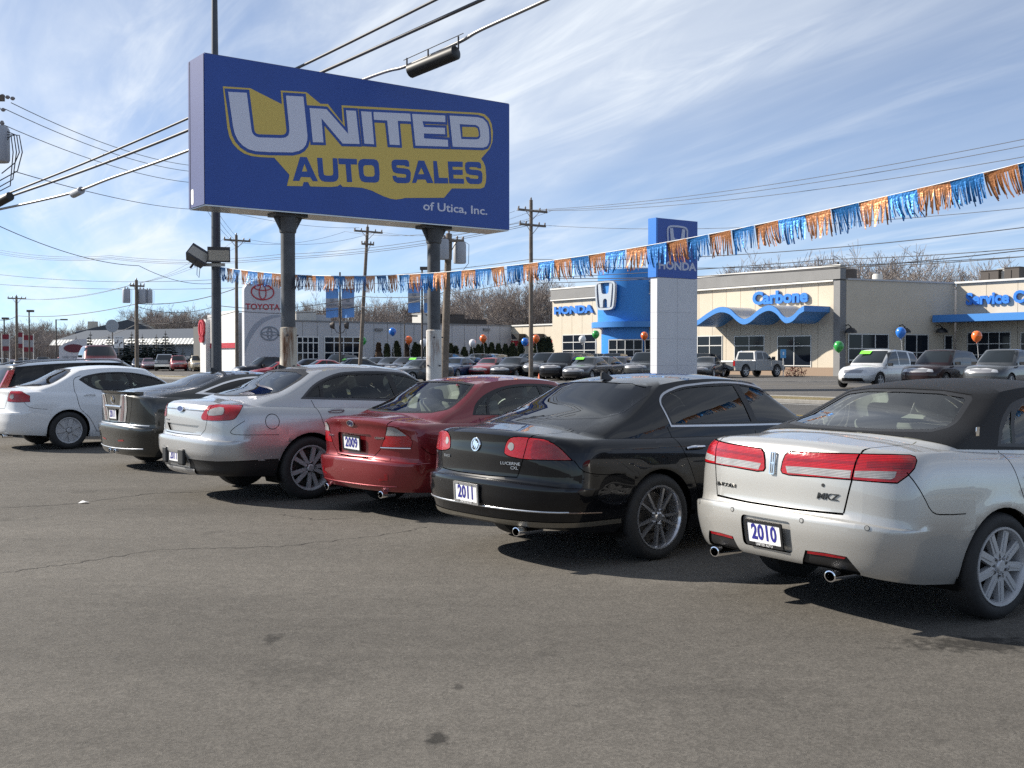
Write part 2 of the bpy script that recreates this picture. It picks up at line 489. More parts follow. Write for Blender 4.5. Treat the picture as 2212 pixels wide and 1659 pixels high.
def in_poly(p, poly):
    x, y = p; c = False; n = len(poly); j = n - 1
    for i in range(n):
        xi, yi = poly[i]; xj, yj = poly[j]
        if (yi > y) != (yj > y) and x < (xj - xi) * (y - yi) / (yj - yi) + xi: c = not c
        j = i
    return c
SIDE = (Vector((0, -1, 0)), Vector((1, 0, 0)))
REAR = (Vector((-1, 0, 0)), Vector((0, -1, 0)))
FRONT = (Vector((1, 0, 0)), Vector((0, 1, 0)))
TOP = (Vector((0, 0, 1)), Vector((1, 0, 0)))
_c, _s = math.cos(R(45)), math.sin(R(45))
OBL = (Vector((-_c, -_s, 0)), Vector((_s, -_c, 0)))      # seen from the right rear corner
OBL_L = (Vector((-_c, _s, 0)), Vector((_s, _c, 0)))      # the mirror of it
OBF = (Vector((_c, -_s, 0)), Vector((_s, _c, 0)))        # right front corner
OBF_L = (Vector((_c, _s, 0)), Vector((_s, -_c, 0)))
def thin_poly(p, tol=.0012):
    """Outline without the points that lie on a straight run."""
    p = [tuple(q[:2]) for q in p]; i = 0
    while len(p) > 4 and i < len(p):
        a, b, c = p[i - 1], p[i], p[(i + 1) % len(p)]; dx, dy = c[0] - a[0], c[1] - a[1]; L = math.hypot(dx, dy)
        if L > 1e-9 and abs(dx * (b[1] - a[1]) - dy * (b[0] - a[0])) / L < tol and (b[0] - a[0]) * (c[0] - b[0]) + (b[1] - a[1]) * (c[1] - b[1]) > 0: p.pop(i)
        else: i += 1
    return p
def carve(bm, poly, view, mincos=0.12, cond=None, both=False):
    """Cut the outline (drawn as seen along the view) into the skin; returns the faces inside it."""
    A, B = view; Z = Vector((0, 0, 1)) if abs(A.z) < 0.5 else Vector((0, 1, 0))
    poly = thin_poly(poly); bm.normal_update()
    h0 = min(p[0] for p in poly) - 1e-4; h1 = max(p[0] for p in poly) + 1e-4
    z0 = min(p[1] for p in poly) - 1e-4; z1 = max(p[1] for p in poly) + 1e-4
    def ok(f):
        d = f.normal.dot(A)
        if both: d = abs(d)
        return d > mincos and (cond is None or cond(f.calc_center_median()))
    def bb(f):
        hs = [v.co.dot(B) for v in f.verts]; zs_ = [v.co.dot(Z) for v in f.verts]
        return min(hs), max(hs), min(zs_), max(zs_)
    S = {}
    M_ = .30
    for f in bm.faces:
        c0 = f.verts[0].co; a_ = c0.dot(B)
        if a_ < h0 - M_ or a_ > h1 + M_: continue
        a_ = c0.dot(Z)
        if a_ < z0 - M_ or a_ > z1 + M_: continue
        b = bb(f)
        if b[1] >= h0 and b[0] <= h1 and b[3] >= z0 and b[2] <= z1 and ok(f): S[f] = b
    n = len(poly)
    for i in range(n):
        p, q = poly[i], poly[(i + 1) % n]
        e0, e1 = min(p[0], q[0]) - 1e-4, max(p[0], q[0]) + 1e-4; e2, e3 = min(p[1], q[1]) - 1e-4, max(p[1], q[1]) + 1e-4
        cand = [f for f, b in S.items() if b[1] >= e0 and b[0] <= e1 and b[3] >= e2 and b[2] <= e3]
        if not cand: continue
        geom = set(cand)
        for f in cand: geom.update(f.edges); geom.update(f.verts)
        no = B * (-(q[1] - p[1])) + Z * (q[0] - p[0])
        if no.length < 1e-7: continue
        r = bmesh.ops.bisect_plane(bm, geom=list(geom), dist=2e-5, plane_co=B * p[0] + Z * p[1], plane_no=no.normalized())
        for f in cand: S.pop(f, None)
        for g in r['geom']:
            if isinstance(g, bmesh.types.BMFace) and g.is_valid: S[g] = bb(g)
    ins = []
    for f in S:
        if f.is_valid:
            c = f.calc_center_median()
            if in_poly((c.dot(B), c.dot(Z)), poly): ins.append(f)
    return ins
def region(bm, lay, tid, poly, view, gap=0.0, push=0.0, **kw):
    """Make the outline a panel of its own: optional open joint around it, optional push along the normal."""
    ins = carve(bm, poly, view, **kw)
    if gap > 0:
        inner = poly_off(poly, -gap)
        ins2 = set(carve(bm, inner, view, **kw))
        A, B = view; Z = Vector((0, 0, 1)) if abs(A.z) < 0.5 else Vector((0, 1, 0))
        ring = []
        hs_ = [p[0] for p in poly]; zz_ = [p[1] for p in poly]; lo_h, hi_h, lo_z, hi_z = min(hs_) - .3, max(hs_) + .3, min(zz_) - .3, max(zz_) + .3
        for f in bm.faces:
            if f in ins2: continue
            c0 = f.verts[0].co; a_ = c0.dot(B)
            if a_ < lo_h or a_ > hi_h: continue
            a_ = c0.dot(Z)
            if a_ < lo_z or a_ > hi_z: continue
            c = f.calc_center_median(); q = (c.dot(B), c.dot(Z))
            d = f.normal.dot(A); d = abs(d) if kw.get('both') else d
            if d > kw.get('mincos', 0.12) and (kw.get('cond') is None or kw['cond'](c)) and in_poly(q, poly): ring.append(f)
        bmesh.ops.delete(bm, geom=ring, context='FACES')
        ins = [f for f in ins2 if f.is_valid]
    for f in ins: f[lay] = tid
    return ins
def seam(bm, line, w, view, **kw):
    """Open joint along a line."""
    l, r = [], []
    for i, p in enumerate(line):
        a = Vector(line[max(i - 1, 0)]); b = Vector(line[min(i + 1, len(line) - 1)]); t = (b - a).normalized()
        l.append((p[0] - t.y * w / 2, p[1] + t.x * w / 2)); r.append((p[0] + t.y * w / 2, p[1] - t.x * w / 2))
    ins = carve(bm, l + r[::-1], view, **kw)
    bmesh.ops.delete(bm, geom=ins, context='FACES')

def split_tag(bm, lay, tid, push=0.0):
    """Copy of the faces with a tag as a mesh."""
    vs, fs, ix = [], [], {}
    for f in bm.faces:
        if f[lay] != tid: continue
        q = []
        for v in f.verts:
            if v.index not in ix:
                ix[v.index] = len(vs); vs.append(v.co + v.normal * push if push else v.co.copy())
            q.append(ix[v.index])
        fs.append(q)
    me = bpy.data.meshes.new('panel'); me.from_pydata([tuple(v) for v in vs], [], fs); me.update()
    return me

def islands(me, split):
    """One mesh for each loose piece (slivers stay out)."""
    if not split: return [me]
    n = len(me.vertices); par = list(range(n))
    def find(a):
        while par[a] != a: par[a] = par[par[a]]; a = par[a]
        return a
    for e in me.edges: par[find(e.vertices[0])] = find(e.vertices[1])
    grp = {}
    for p in me.polygons: grp.setdefault(find(p.vertices[0]), []).append(p)
    res = []
    for fs in grp.values():
        if sum(p.area for p in fs) < .004: continue
        ix = {}; vs = []; out_ = []
        for p in fs:
            q = []
            for v in p.vertices:
                if v not in ix: ix[v] = len(vs); vs.append(tuple(me.vertices[v].co))
                q.append(ix[v])
            out_.append(q)
        m = bpy.data.meshes.new('panel'); m.from_pydata(vs, [], out_); m.update(); res.append(m)
    return res

# ------------------------------------------------------------------ wheels
_wheel_cache = {}
def spoke_poly(r0, r1, w0, w1, a):
    ca, sa = math.cos(a), math.sin(a)
    return [(r * ca - t * sa, r * sa + t * ca) for r, t in ((r0, -w0), (r1, -w1), (r1, w1), (r0, w0))]
def make_wheel(style, rt, rr, wd, mat, lowres=False):
    """Meshes of tyre, rim and disc; the outer face looks to -y."""
    key = (style, rt, rr, lowres)
    if key in _wheel_cache: return _wheel_cache[key]
    n = 20 if lowres else 48
    h = wd / 2; t = MB()
    t.lathe([(rr - .005, -h + .012), (rr + .012, -h), (rr + (rt - rr) * .5, -h - .006), (rt - .02, -h + .006), (rt - .004, -h + .03), (rt, -h * .5), (rt, h * .5), (rt - .004, h - .03), (rr + .01, h), (rr - .005, h)], n, 'y')
    if not lowres:
        for gx in (-.35, 0, .35): t.lathe([(rt + .0005, h * gx - .005), (rt + .0005, h * gx + .005)], n, 'y')
    tyre = t.build('tyre', RUBBER, None, True, 50)
    r = MB()
    r.lathe([(rr + .006, -h + .004), (rr + .004, -h - .004), (rr - .008, -h - .003), (rr - .016, -h + .012), (rr - .03, -h + .05), (rr - .035, h)], n, 'y')
    yf = -h + .016
    def sp(polys, th=.03, y0=yf):
        for p in polys: r.prism(p, y0 + th, y0, lambda a, b, k: (a, k, b))
    if style == 'nine':
        for k in range(9):
            a = 2 * math.pi * k / 9 + .17
            sp([spoke_poly(.045, rr - .012, .030, .027, a)], .035)
            sp([spoke_poly(.09, rr - .025, .006, .012, a)], .006, yf - .006)
    elif style == 'ten':
        for k in range(5):
            a = 2 * math.pi * k / 5 + .3
            for s in (-1, 1): sp([spoke_poly(.035, rr - .008, .013, .0085, a + s * .22)], .028)
    elif style == 'twin':
        for k in range(5):
            a = 2 * math.pi * k / 5 + 1.4
            for s in (-1, 1): sp([spoke_poly(.05, rr - .010, .020, .024, a + s * .24)], .03)
    elif style == 'cover':
        r.lathe([(.02, yf + .02), (rr - .02, yf + .022)], n, 'y')
        for k in range(7):
            a = 2 * math.pi * k / 7 + .2
            sp([spoke_poly(.05, rr - .008, .030, .040, a)], .02)
    else:
        for k in range(5):
            a = 2 * math.pi * k / 5 + .3
            sp([spoke_poly(.04, rr - .010, .04, .03, a)], .03)
    r.lathe([(.0, yf - .012), (.03, yf - .012), (.042, yf - .004), (.05, yf + .03)], 20, 'y')
    rim = r.build('rim', mat, None, True, 30)
    if not lowres:
        l = MB()
        for k in range(5):
            a = 2 * math.pi * k / 5 + .5
            l.lathe([(0, -.02), (.009, -.02), (.009, .01)], 8, 'y', (.057 * math.cos(a), yf, .057 * math.sin(a)))
        lug = l.build('lug_nut', CHROME, None); lug_me = lug.data; bpy.data.objects.remove(lug)
    else: lug_me = None
    d = MB(); d.lathe([(0, .0), (rr * .78, .0), (rr * .78, .02), (0, .02)], 24, 'y'); d.lathe([(rr - .02, .05), (0, .05)], 20, 'y')
    disc = d.build('brake_disc', DISC if not lowres else LINER, None)
    res = (tyre.data, rim.data, disc.data, lug_me)
    for o in (tyre, rim, disc): bpy.data.objects.remove(o)
    _wheel_cache[key] = res
    return res
def add_wheels(root, S, style, rt, rr, mat, wd=.225, lowres=False):
    ms = make_wheel(style, rt, rr, wd, mat, lowres)
    for xa in (0.0, S['wb']):
        for s in (-1, 1):
            w = link('wheel', ms[0], root); w.location = (xa, s * (S['W'] - wd / 2 - .012 + S['flare']), rt)
            w.rotation_euler = (0, random.uniform(-.6, .6), math.pi if s > 0 else 0)
            link('rim', ms[1], w); link('brake_disc', ms[2], w)
            if ms[3] is not None: link('lug_nut_ring', ms[3], w)

# ------------------------------------------------------------------ detailed car
def seat_set(root, S, cloth, head=True):
    g = S['gh']; zbelt = S['belt']
    xs_f = g['xtf'] - .45; xs_r = g['xtr'] + .38
    def seat(name, x, y, w, hz, hr=True):
        m = MB()
        m.box((x + .22, y, zbelt - .42), (.5, w, .16))
        rot = Matrix.Rotation(R(-16), 3, 'Y')
        m.box((x - .06, y, zbelt - .08), (.13, w, .62), rot)
        o = m.build(name, cloth, root)
        b = o.modifiers.new('round', 'BEVEL'); b.width = .035; b.segments = 2
        if hr:
            for yy in ([y] if w < .8 else [y - w * .3, y + w * .3]):
                hm = MB(); hm.box((x - .15, yy, zbelt + hz), (.09, .25, .19), rot)
                ho = hm.build('headrest', cloth, o); bb = ho.modifiers.new('round', 'BEVEL'); bb.width = .04; bb.segments = 3
                pm_ = MB(); pm_.tube([(x - .13, yy - .06, zbelt + hz - .16), (x - .145, yy - .06, zbelt + hz)], .006, 6); pm_.tube([(x - .13, yy + .06, zbelt + hz - .16), (x - .145, yy + .06, zbelt + hz)], .006, 6)
                pm_.build('headrest_post', SATIN, o)
    for s in (-1, 1): seat('front_seat', xs_f, s * .38, .5, .33)
    seat('rear_seat', xs_r, 0, 1.25, .24)
    m = MB(); m.box(((g['xr'] + xs_r) / 2 + .10, 0, zbelt - .03), (abs(xs_r - g['xr']) - .2, 1.15, .02)); m.build('parcel_shelf', cloth, root)
    m = MB(); m.box((g['xf'] - .42, 0, zbelt - .07), (.5, 1.35, .2)); o = m.build('dashboard', BLACK, root)
    m = MB()
    pts = []
    for k in range(25):
        a = 2 * math.pi * k / 24; pts.append((g['xf'] - .78 + .06 * math.sin(a), .38 + .18 * math.cos(a), zbelt + .02 + .17 * math.sin(a)))
    m.tube(pts, .014, 6); m.build('steering_wheel', BLACK, root)
    m = MB(); m.box((1.2, 0, .42), (2.6, 1.5, .02)); m.build('floor', LINER, root)

def detailed_car(name, S, loc, psi, paintm, wheel, glassm=None, cloth=None, res=1.0, regions=None, extra=None):
    """regions: list of dicts(name, poly, view, mat, gap, push, parent, side) cut out of the skin in order."""
    root = empty(name, (loc[0], loc[1], 0), math.pi / 2 - psi)
    N = (int(26 * res), int(46 * res), int(18 * res))
    R_, na, nb, nc = car_rings(S, N, int(30 * res), int(12 * res), int(12 * res), int(7 * res))
    bm = rings_bm(R_)
    lay = bm.faces.layers.int.new('tag')
    Ri, na_, nb_, nc_ = car_rings(S, (14, 26, 10), 12, 6, 6, 4, o=.028)
    bl = rings_bm(Ri, 0, na_ + nb_ - 1); layl = bl.faces.layers.int.new('tag')
    # wheel openings
    for xa in (0.0, S['wb']):
        circ = [(xa + S['ra'] * math.cos(2 * math.pi * k / 40), S['rw'] + S['ra'] * math.sin(2 * math.pi * k / 40)) for k in range(40)]
        for b in (bm, bl):
            ins = carve(b, circ, SIDE, mincos=.05, both=True, cond=lambda c: abs(c.y) > S['W'] * .55)
            bmesh.ops.delete(b, geom=ins, context='FACES')
        ed = [e for e in bm.edges if e.is_boundary and all(abs(math.hypot(v.co.x - xa, v.co.z - S['rw']) - S['ra']) < .004 for v in e.verts)]
        r = bmesh.ops.extrude_edge_only(bm, edges=ed)
        for v in [g for g in r['geom'] if isinstance(g, bmesh.types.BMVert)]:
            v.co.y -= math.copysign(.035, v.co.y); d = Vector((v.co.x - xa, 0, v.co.z - S['rw'])); v.co += d * .015
        m = MB()
        for s in (-1, 1):
            m = MB(); n = 24; vs = []; a0 = math.asin(min(.9, (S['rw'] - .21) / S['ra']))
            for k in range(n + 1):
                a = -a0 + (math.pi + 2 * a0) * k / n; r_ = S['ra'] + .012
                vs += [(xa + r_ * math.cos(a), s * (S['W'] - .05), S['rw'] + r_ * math.sin(a)), (xa + r_ * math.cos(a), s * (S['W'] - .36), S['rw'] + r_ * math.sin(a))]
            m.add(vs, [(2*k, 2*k+1, 2*k+3, 2*k+2) for k in range(n)] + [tuple(2*k+1 for k in range(n + 1))])
            m.build('wheel_well', LINER, root)
    groups = {0: ('body', paintm, 0.0, None)}
    for rg in regions or []:
        key = rg['name']
        for side in ((-1, 1) if rg.get('mirror') else (-1,)):
            view = rg.get('view'); poly = rg.get('poly')
            if side == 1:
                view = {id(OBL): OBL_L, id(OBF): OBF_L}.get(id(view), view)
                if view is REAR or view is FRONT: poly = [(-a, b) for a, b in poly][::-1]
                if view is TOP: poly = [(a, -b) for a, b in poly][::-1]
            kw = {k: rg[k] for k in ('cond', 'mincos', 'both') if k in rg}
            if view is SIDE and not rg.get('across'):
                base = kw.get('cond')
                kw['cond'] = (lambda c, sgn=side, base=base: c.y * sgn > .3 and (base is None or base(c))); kw['both'] = True; kw.setdefault('mincos', .10)
            if rg.get('seam'):
                seam(bm, poly, rg['seam'], view, **kw); continue
            tid = len(groups)
            if rg.get('flood'):
                sd = Vector(rg['flood']); sd.y *= -side
                if rg.get('mirror') is None: sd = Vector(rg['flood'])
                lim = rg.get('lim')
                f0 = min((f for f in bm.faces if f[lay] == 0), key=lambda f: (f.calc_center_median() - sd).length_squared)
                f0[lay] = tid; st = [f0]
                while st:
                    f = st.pop()
                    for e in f.edges:
                        for g in e.link_faces:
                            if g[lay] == 0 and (lim is None or lim(g.calc_center_median())): g[lay] = tid; st.append(g)
            elif rg.get('hole'):
                for b in (bm, bl):
                    ins = carve(b, poly if b is bm else poly_off(poly, .035), view, **kw)
                    if b is bl: bmesh.ops.delete(b, geom=ins, context='FACES')
                    else:
                        for f in ins: f[lay] = tid
            else:
                region(bm, lay, tid, poly, view, gap=rg.get('gap', 0.0), **kw)
            groups[tid] = (key, rg.get('mat', paintm), rg.get('push', 0.0), rg.get('parent'))
    bm.normal_update()
    for i, v in enumerate(bm.verts): v.index = i
    made = {}
    for tid, (nm, mt, push, par) in groups.items():
        for me in islands(split_tag(bm, lay, tid, push), nm == 'lower_valance'):
            if not me.polygons: continue
            me.materials.append(mt); me.shade_smooth(); me.set_sharp_from_angle(angle=R(32)); me.name = nm
            o = link(nm, me, made.get(par, root) if par else root)
            made[nm] = o
    bm.free()
    bl.normal_update()
    hl = rings_bm(Ri, na_ + nb_ + nc_ - 1); me = bpy.data.meshes.new('headliner'); hl.to_mesh(me); hl.free(); me.materials.append(pm('headliner_cloth', (.25, .24, .22), .95)); link('headliner', me, root)
    me = bpy.data.meshes.new('lining'); bl.to_mesh(me); bl.free(); me.materials.append(LINER); link('lining', me, root)
    x, y, z = R_[0]
    m = MB(); ring = [(x[j], y[j], z[j] + .004) for j in range(len(x))] + [(x[j], -y[j], z[j] + .004) for j in range(len(x) - 2, 0, -1)]
    m.add(ring, [tuple(range(len(ring)))[::-1]]); m.build('underbody', LINER, root)
    add_wheels(root, S, *wheel)
    seat_set(root, S, cloth or BLACK)
    return root, made

def skin_bvh(S):
    from mathutils.bvhtree import BVHTree
    R_, _, _, _ = car_rings(S, (26, 46, 18), 30, 12, 12, 7)
    bm = rings_bm(R_); t = BVHTree.FromBMesh(bm); bm.free(); return t
def on_skin(t, p, d):
    """Point and normal where a line from p along d meets the skin."""
    h = t.ray_cast(Vector(p), Vector(d).normalized())
    return (h[0], h[1]) if h[0] is not None else (Vector(p), -Vector(d).normalized())
# ------------------------------------------------------------------ ground
def rq(r, q, dz=0.0):
    """Point from the distance along the road (r) and across it (q)."""
    x = RD.x * r + RN.x * q; y = RD.y * r + RN.y * q
    return (x, y, gz(x, y) + dz)
def asphalt(name, base, patch, stains=False):
    m = bpy.data.materials.new(name); m.use_nodes = True; t = m.node_tree; b = t.nodes['Principled BSDF']
    b.inputs['Roughness'].default_value = .88; b.inputs['Specular IOR Level'].default_value = .25
    tcn = nd(t, 'ShaderNodeTexCoord'); V = tcn.outputs['Object']
    def noise(scale, det=4.0, rough=.6, vec=None):
        n = nd(t, 'ShaderNodeTexNoise', Scale=scale, Detail=det, Roughness=rough); t.links.new(vec or V, n.inputs['Vector']); return n.outputs['Fac']
    def rng(x, a, b_, c, d):
        r = nd(t, 'ShaderNodeMapRange'); r.inputs['From Min'].default_value = a; r.inputs['From Max'].default_value = b_
        r.inputs['To Min'].default_value = c; r.inputs['To Max'].default_value = d; t.links.new(x, r.inputs['Value']); return r.outputs[0]
    def mul(x, y):
        n = nd(t, 'ShaderNodeMath', operation='MULTIPLY')
        t.links.new(x, n.inputs[0])
        if hasattr(y, 'links'): t.links.new(y, n.inputs[1])
        else: n.inputs[1].default_value = y
        return n.outputs[0]
    vo = nd(t, 'ShaderNodeTexVoronoi', Scale=78.0); t.links.new(V, vo.inputs['Vector'])
    grit = rng(vo.outputs['Color'], 0, 1, .70, 1.34)
    grain = rng(noise(260, 3), .3, .7, .80, 1.22)
    mid = rng(noise(7, 7, .72), .3, .7, .85, 1.15)
    big = rng(noise(.35, 5, .6), .3, .7, 1 - patch, 1 + patch)
    mp = nd(t, 'ShaderNodeMapping'); mp.inputs['Rotation'].default_value = (0, 0, R(-37)); mp.inputs['Scale'].default_value = (.12, 1.1, 1); t.links.new(V, mp.inputs[0])
    wear = rng(noise(.6, 5, .65, mp.outputs[0]), .35, .7, .84, 1.12)
    val = mul(mul(mul(grit, grain), mul(mid, big)), wear)
    if stains:
        sp = rng(noise(1.3, 3, .5), .66, .74, 1.0, .72); val = mul(val, sp)
        wob = nd(t, 'ShaderNodeTexNoise', Scale=14.0, Detail=4.0); t.links.new(V, wob.inputs['Vector'])
        for u, v, rx, ry, dk in STAINS:                    # oil drips: soft, ragged dark spots
            d = CAM_H * FOC / (v - 776.0); x = (u - 1106) / FOC * d
            mp2 = nd(t, 'ShaderNodeMapping'); mp2.vector_type = 'TEXTURE'; mp2.inputs['Location'].default_value = (x, d, 0); mp2.inputs['Scale'].default_value = (rx, ry, 1); t.links.new(V, mp2.inputs[0])
            ln = nd(t, 'ShaderNodeVectorMath', operation='LENGTH'); t.links.new(mp2.outputs[0], ln.inputs[0])
            ad = nd(t, 'ShaderNodeMath', operation='ADD'); t.links.new(ln.outputs['Value'], ad.inputs[0]); t.links.new(rng(wob.outputs['Fac'], .2, .8, -.9, .9), ad.inputs[1])
            val = mul(val, rng(ad.outputs[0], .5, 1.3, dk, 1.0))
    sc = nd(t, 'ShaderNodeVectorMath', operation='SCALE'); sc.inputs[0].default_value = base; t.links.new(val, sc.inputs['Scale'])
    t.links.new(sc.outputs[0], b.inputs['Base Color'])
    bp = nd(t, 'ShaderNodeBump', Strength=.6, Distance=.006); t.links.new(mul(grit, grain), bp.inputs['Height']); t.links.new(bp.outputs[0], b.inputs['Normal'])
    return m
STAINS = ((945, 1603, .05, .07, .3), (585, 1383, .05, .12, .45), (990, 1488, .025, .05, .5), (2130, 1395, .40, .16, .35), (640, 1460, .3, .25, .82), (1500, 1500, .5, .3, .88), (400, 1300, .6, .5, .9))
LOT = asphalt('lot_asphalt', (.113, .104, .0915), .13, True)
ROADM = asphalt('road_asphalt', (.085, .082, .078), .08)
FARLOT = asphalt('far_lot_asphalt', (.105, .10, .095), .08)
CONC = pm('kerb_concrete', (.22, .21, .195), .9, noise=(6, .15), bump=(60, .3, .01))
GRASS = pm('dry_grass', (.20, .16, .075), .95, noise=(14, .35), bump=(120, 1.0, .03))
PAINTY = pm('yellow_line', (.55, .38, .03), .7, noise=(20, .2)); PAINTW = pm('white_line', (.6, .6, .58), .7, noise=(20, .2))

def sheet(name, r0, r1, q0, q1, mat, dz, nr=24, nq=4, kind='structure'):
    m = MB(); vs = []; 
    for i in range(nr + 1):
        for j in range(nq + 1): vs.append(rq(r0 + (r1 - r0) * i / nr, q0 + (q1 - q0) * j / nq, dz))
    m.add(vs, [(i*(nq+1)+j, i*(nq+1)+j+1, (i+1)*(nq+1)+j+1, (i+1)*(nq+1)+j) for i in range(nr) for j in range(nq)])
    o = m.build(name, mat, None, True, None); o['kind'] = kind
    return o
# one sheet to the horizon, finer near the road
m = MB(); rs = [-2500, -600, -200, -80, -40, 0, 40, 80, 120, 160, 240, 400, 800, 3500]; qs = [-2500, -400, -80, -30, 0, 12] + [24 + 3 * k for k in range(10)] + [60, 90, 140, 250, 600, 3500]
vs = [rq(r, q) for r in rs for q in qs]; nq = len(qs)
m.add(vs, [(i*nq+j, i*nq+j+1, (i+1)*nq+j+1, (i+1)*nq+j) for i in range(len(rs)-1) for j in range(nq-1)])
tag(m.build('ground', LOT, None, True, None), kind='structure')
def kerb(name, r0, r1, q):
    m = MB(); n = 30; prof = [(-.09, 0), (-.08, .11), (-.05, .13), (.09, .13), (.09, 0)]; vs = []
    for i in range(n + 1):
        for a, h in prof: vs.append(rq(r0 + (r1 - r0) * i / n, q + a, h))
    m.add(vs, [(i*5+k, i*5+k+1, (i+1)*5+k+1, (i+1)*5+k) for i in range(n) for k in range(4)])
    tag(m.build(name, CONC, None), kind='structure')
sheet('verge_near', -60, 200, 15.6, 18.4, GRASS, .10, 40, 2); kerb('kerb_near', -60, 200, 15.5); kerb('kerb_roadside', -60, 200, 18.5)
sheet('road', -120, 320, 18.6, 31.4, ROADM, .006, 60, 6)
sheet('verge_far', -60, 320, 31.6, 33.6, GRASS, .10, 60, 3); kerb('kerb_far', -120, 320, 31.5); kerb('kerb_lot', -60, 320, 33.7)
sheet('far_lot', -60, 320, 33.8, 140, FARLOT, .005, 60, 24)
for q, mt, w in ((24.6, PAINTY, .12), (25.4, PAINTY, .12), (19.2, PAINTW, .12), (30.8, PAINTW, .12)):
    sheet('road_line', -120, 320, q - w / 2, q + w / 2, mt, .012, 60, 1)
for k in range(30):
    sheet('bay_line', -8 + k * 3.0, -7.9 + k * 3.0, 50.0, 55.0, PAINTW, .010, 1, 2)
# cracks and patched joints in the near lot
def ribbon(name, pts, w, mat, dz=.003, kind='structure'):
    m = MB(); vs = []
    for i, p in enumerate(pts):
        a = Vector(pts[max(i-1, 0)]); b = Vector(pts[min(i+1, len(pts)-1)]); t = (b - a).normalized(); n = Vector((-t.y, t.x)); ww = w * random.uniform(.4, 1.3)
        vs += [(p[0] + n.x*ww, p[1] + n.y*ww, dz), (p[0] - n.x*ww, p[1] - n.y*ww, dz)]
    m.add(vs, [(2*i, 2*i+1, 2*i+3, 2*i+2) for i in range(len(pts) - 1)])
    return tag(m.build(name, mat, None), kind=kind)
CRACK = pm('crack_dark', (.040, .037, .034), .95)
def ground_line(uv, wob=.02, n=14):
    P = []
    for u, v in uv:
        d = CAM_H * FOC / (v - 776.0); P.append(Vector(((u - 1106) / FOC * d, d)))
    out_ = []
    for a, b in zip(P[:-1], P[1:]):
        for k in range(n):
            q = a.lerp(b, k / n); out_.append((q.x + random.gauss(0, wob), q.y + random.gauss(0, wob)))
    out_.append((P[-1].x, P[-1].y)); return out_
ribbon('asphalt_crack', ground_line([(0, 1098), (150, 1090), (330, 1066), (480, 1062)], .02), .010, CRACK)
ribbon('asphalt_crack', ground_line([(-20, 1242), (130, 1222), (330, 1190), (620, 1180), (860, 1152), (920, 1140)], .025), .006, CRACK)
ribbon('asphalt_crack', ground_line([(600, 1112), (680, 1124), (760, 1120)], .02, 10), .006, CRACK)
# a flattened white wrapper and a few pebbles
p = ground_line([(178, 1088), (179, 1088)], 0, 1)[0]
m = MB(); m.add([(p[0]-.05, p[1]-.03, .005), (p[0]+.04, p[1]-.04, .02), (p[0]+.055, p[1]+.03, .008), (p[0]-.03, p[1]+.035, .025), (p[0], p[1], .03)], [(0, 1, 4), (1, 2, 4), (2, 3, 4), (3, 0, 4)])
tag(m.build('paper_scrap', WHITE, None), 'crumpled white paper scrap lying on the open asphalt', 'litter')
# ------------------------------------------------------------------ measured body shapes (metres from the rear axle)
SEC = [(0, .915), (.10, .955), (.28, .985), (.5, 1.0), (.68, .995), (.84, .98), (.93, .955), (.975, .925), (1, .895)]
def spec(**k):
    S = dict(W=.917, wb=2.728, rw=.33, ra=.365, flare=.008, nr=3.4, cr=.42, bow=.05, nf=2.6, cf=.75, belt=.95, sec=SEC,
             zb=[(-1.2, .235), (-.5, .21), (0, .20), (2.7, .20), (3.7, .22)],
             taper=[(-1.2, .98), (-.5, .995), (.3, 1), (2.2, 1), (3, .97), (3.9, .90)])
    S.update(k)
    top, xm, half, drop = S['roof']
    xs = [xm + half * t for t in (-1.25, -1, -.75, -.5, -.25, 0, .25, .5, .75, 1, 1.25)]
    S['zrc'] = [(x, top - drop * abs((x - xm) / half) ** 2.1) for x in xs]
    S['zre'] = [(x, top - .045 - drop * 1.05 * abs((x - xm) / half) ** 2.1) for x in xs]
    return S
MKZ = spec(zb=[(-1.2, .35), (-1.02, .345), (-.90, .315), (-.6, .27), (-.36, .25), (0, .21), (2.7, .20), (3.7, .22)],
    rear=[(.35, -1.04), (.365, -1.056), (.40, -1.070), (.47, -1.085), (.58, -1.098), (.645, -1.096), (.658, -1.090), (.664, -1.078), (.668, -1.048), (.70, -1.038), (.86, -1.03), (1.0, -1.015), (1.06, -.995), (1.085, -.965), (1.095, -.92)],
    front=[(.22, 3.45), (.4, 3.70), (.6, 3.70), (.72, 3.66), (.80, 3.55)],
    zs=[(-1.1, 1.045), (-.5, 1.05), (0, 1.02), (1, .96), (2, .93), (2.7, .90), (3.3, .81), (3.7, .70)],
    zd=[(-1.1, 1.085), (-.9, 1.095), (-.3, 1.125), (2.1, 1.02), (3, .93), (3.7, .76)],
    roof=(1.46, 0.88, 0.75, 0.085),
    gh=dict(xr=-.50, xf=2.30, wb=.81, wt=.60, xtr=0.240, xtf=1.590, cr=.26, ctr=.24, nr=4.2, ntr=4.0, cf=.25, nf=2.6, br=.045, bf=.05, bw=.03))
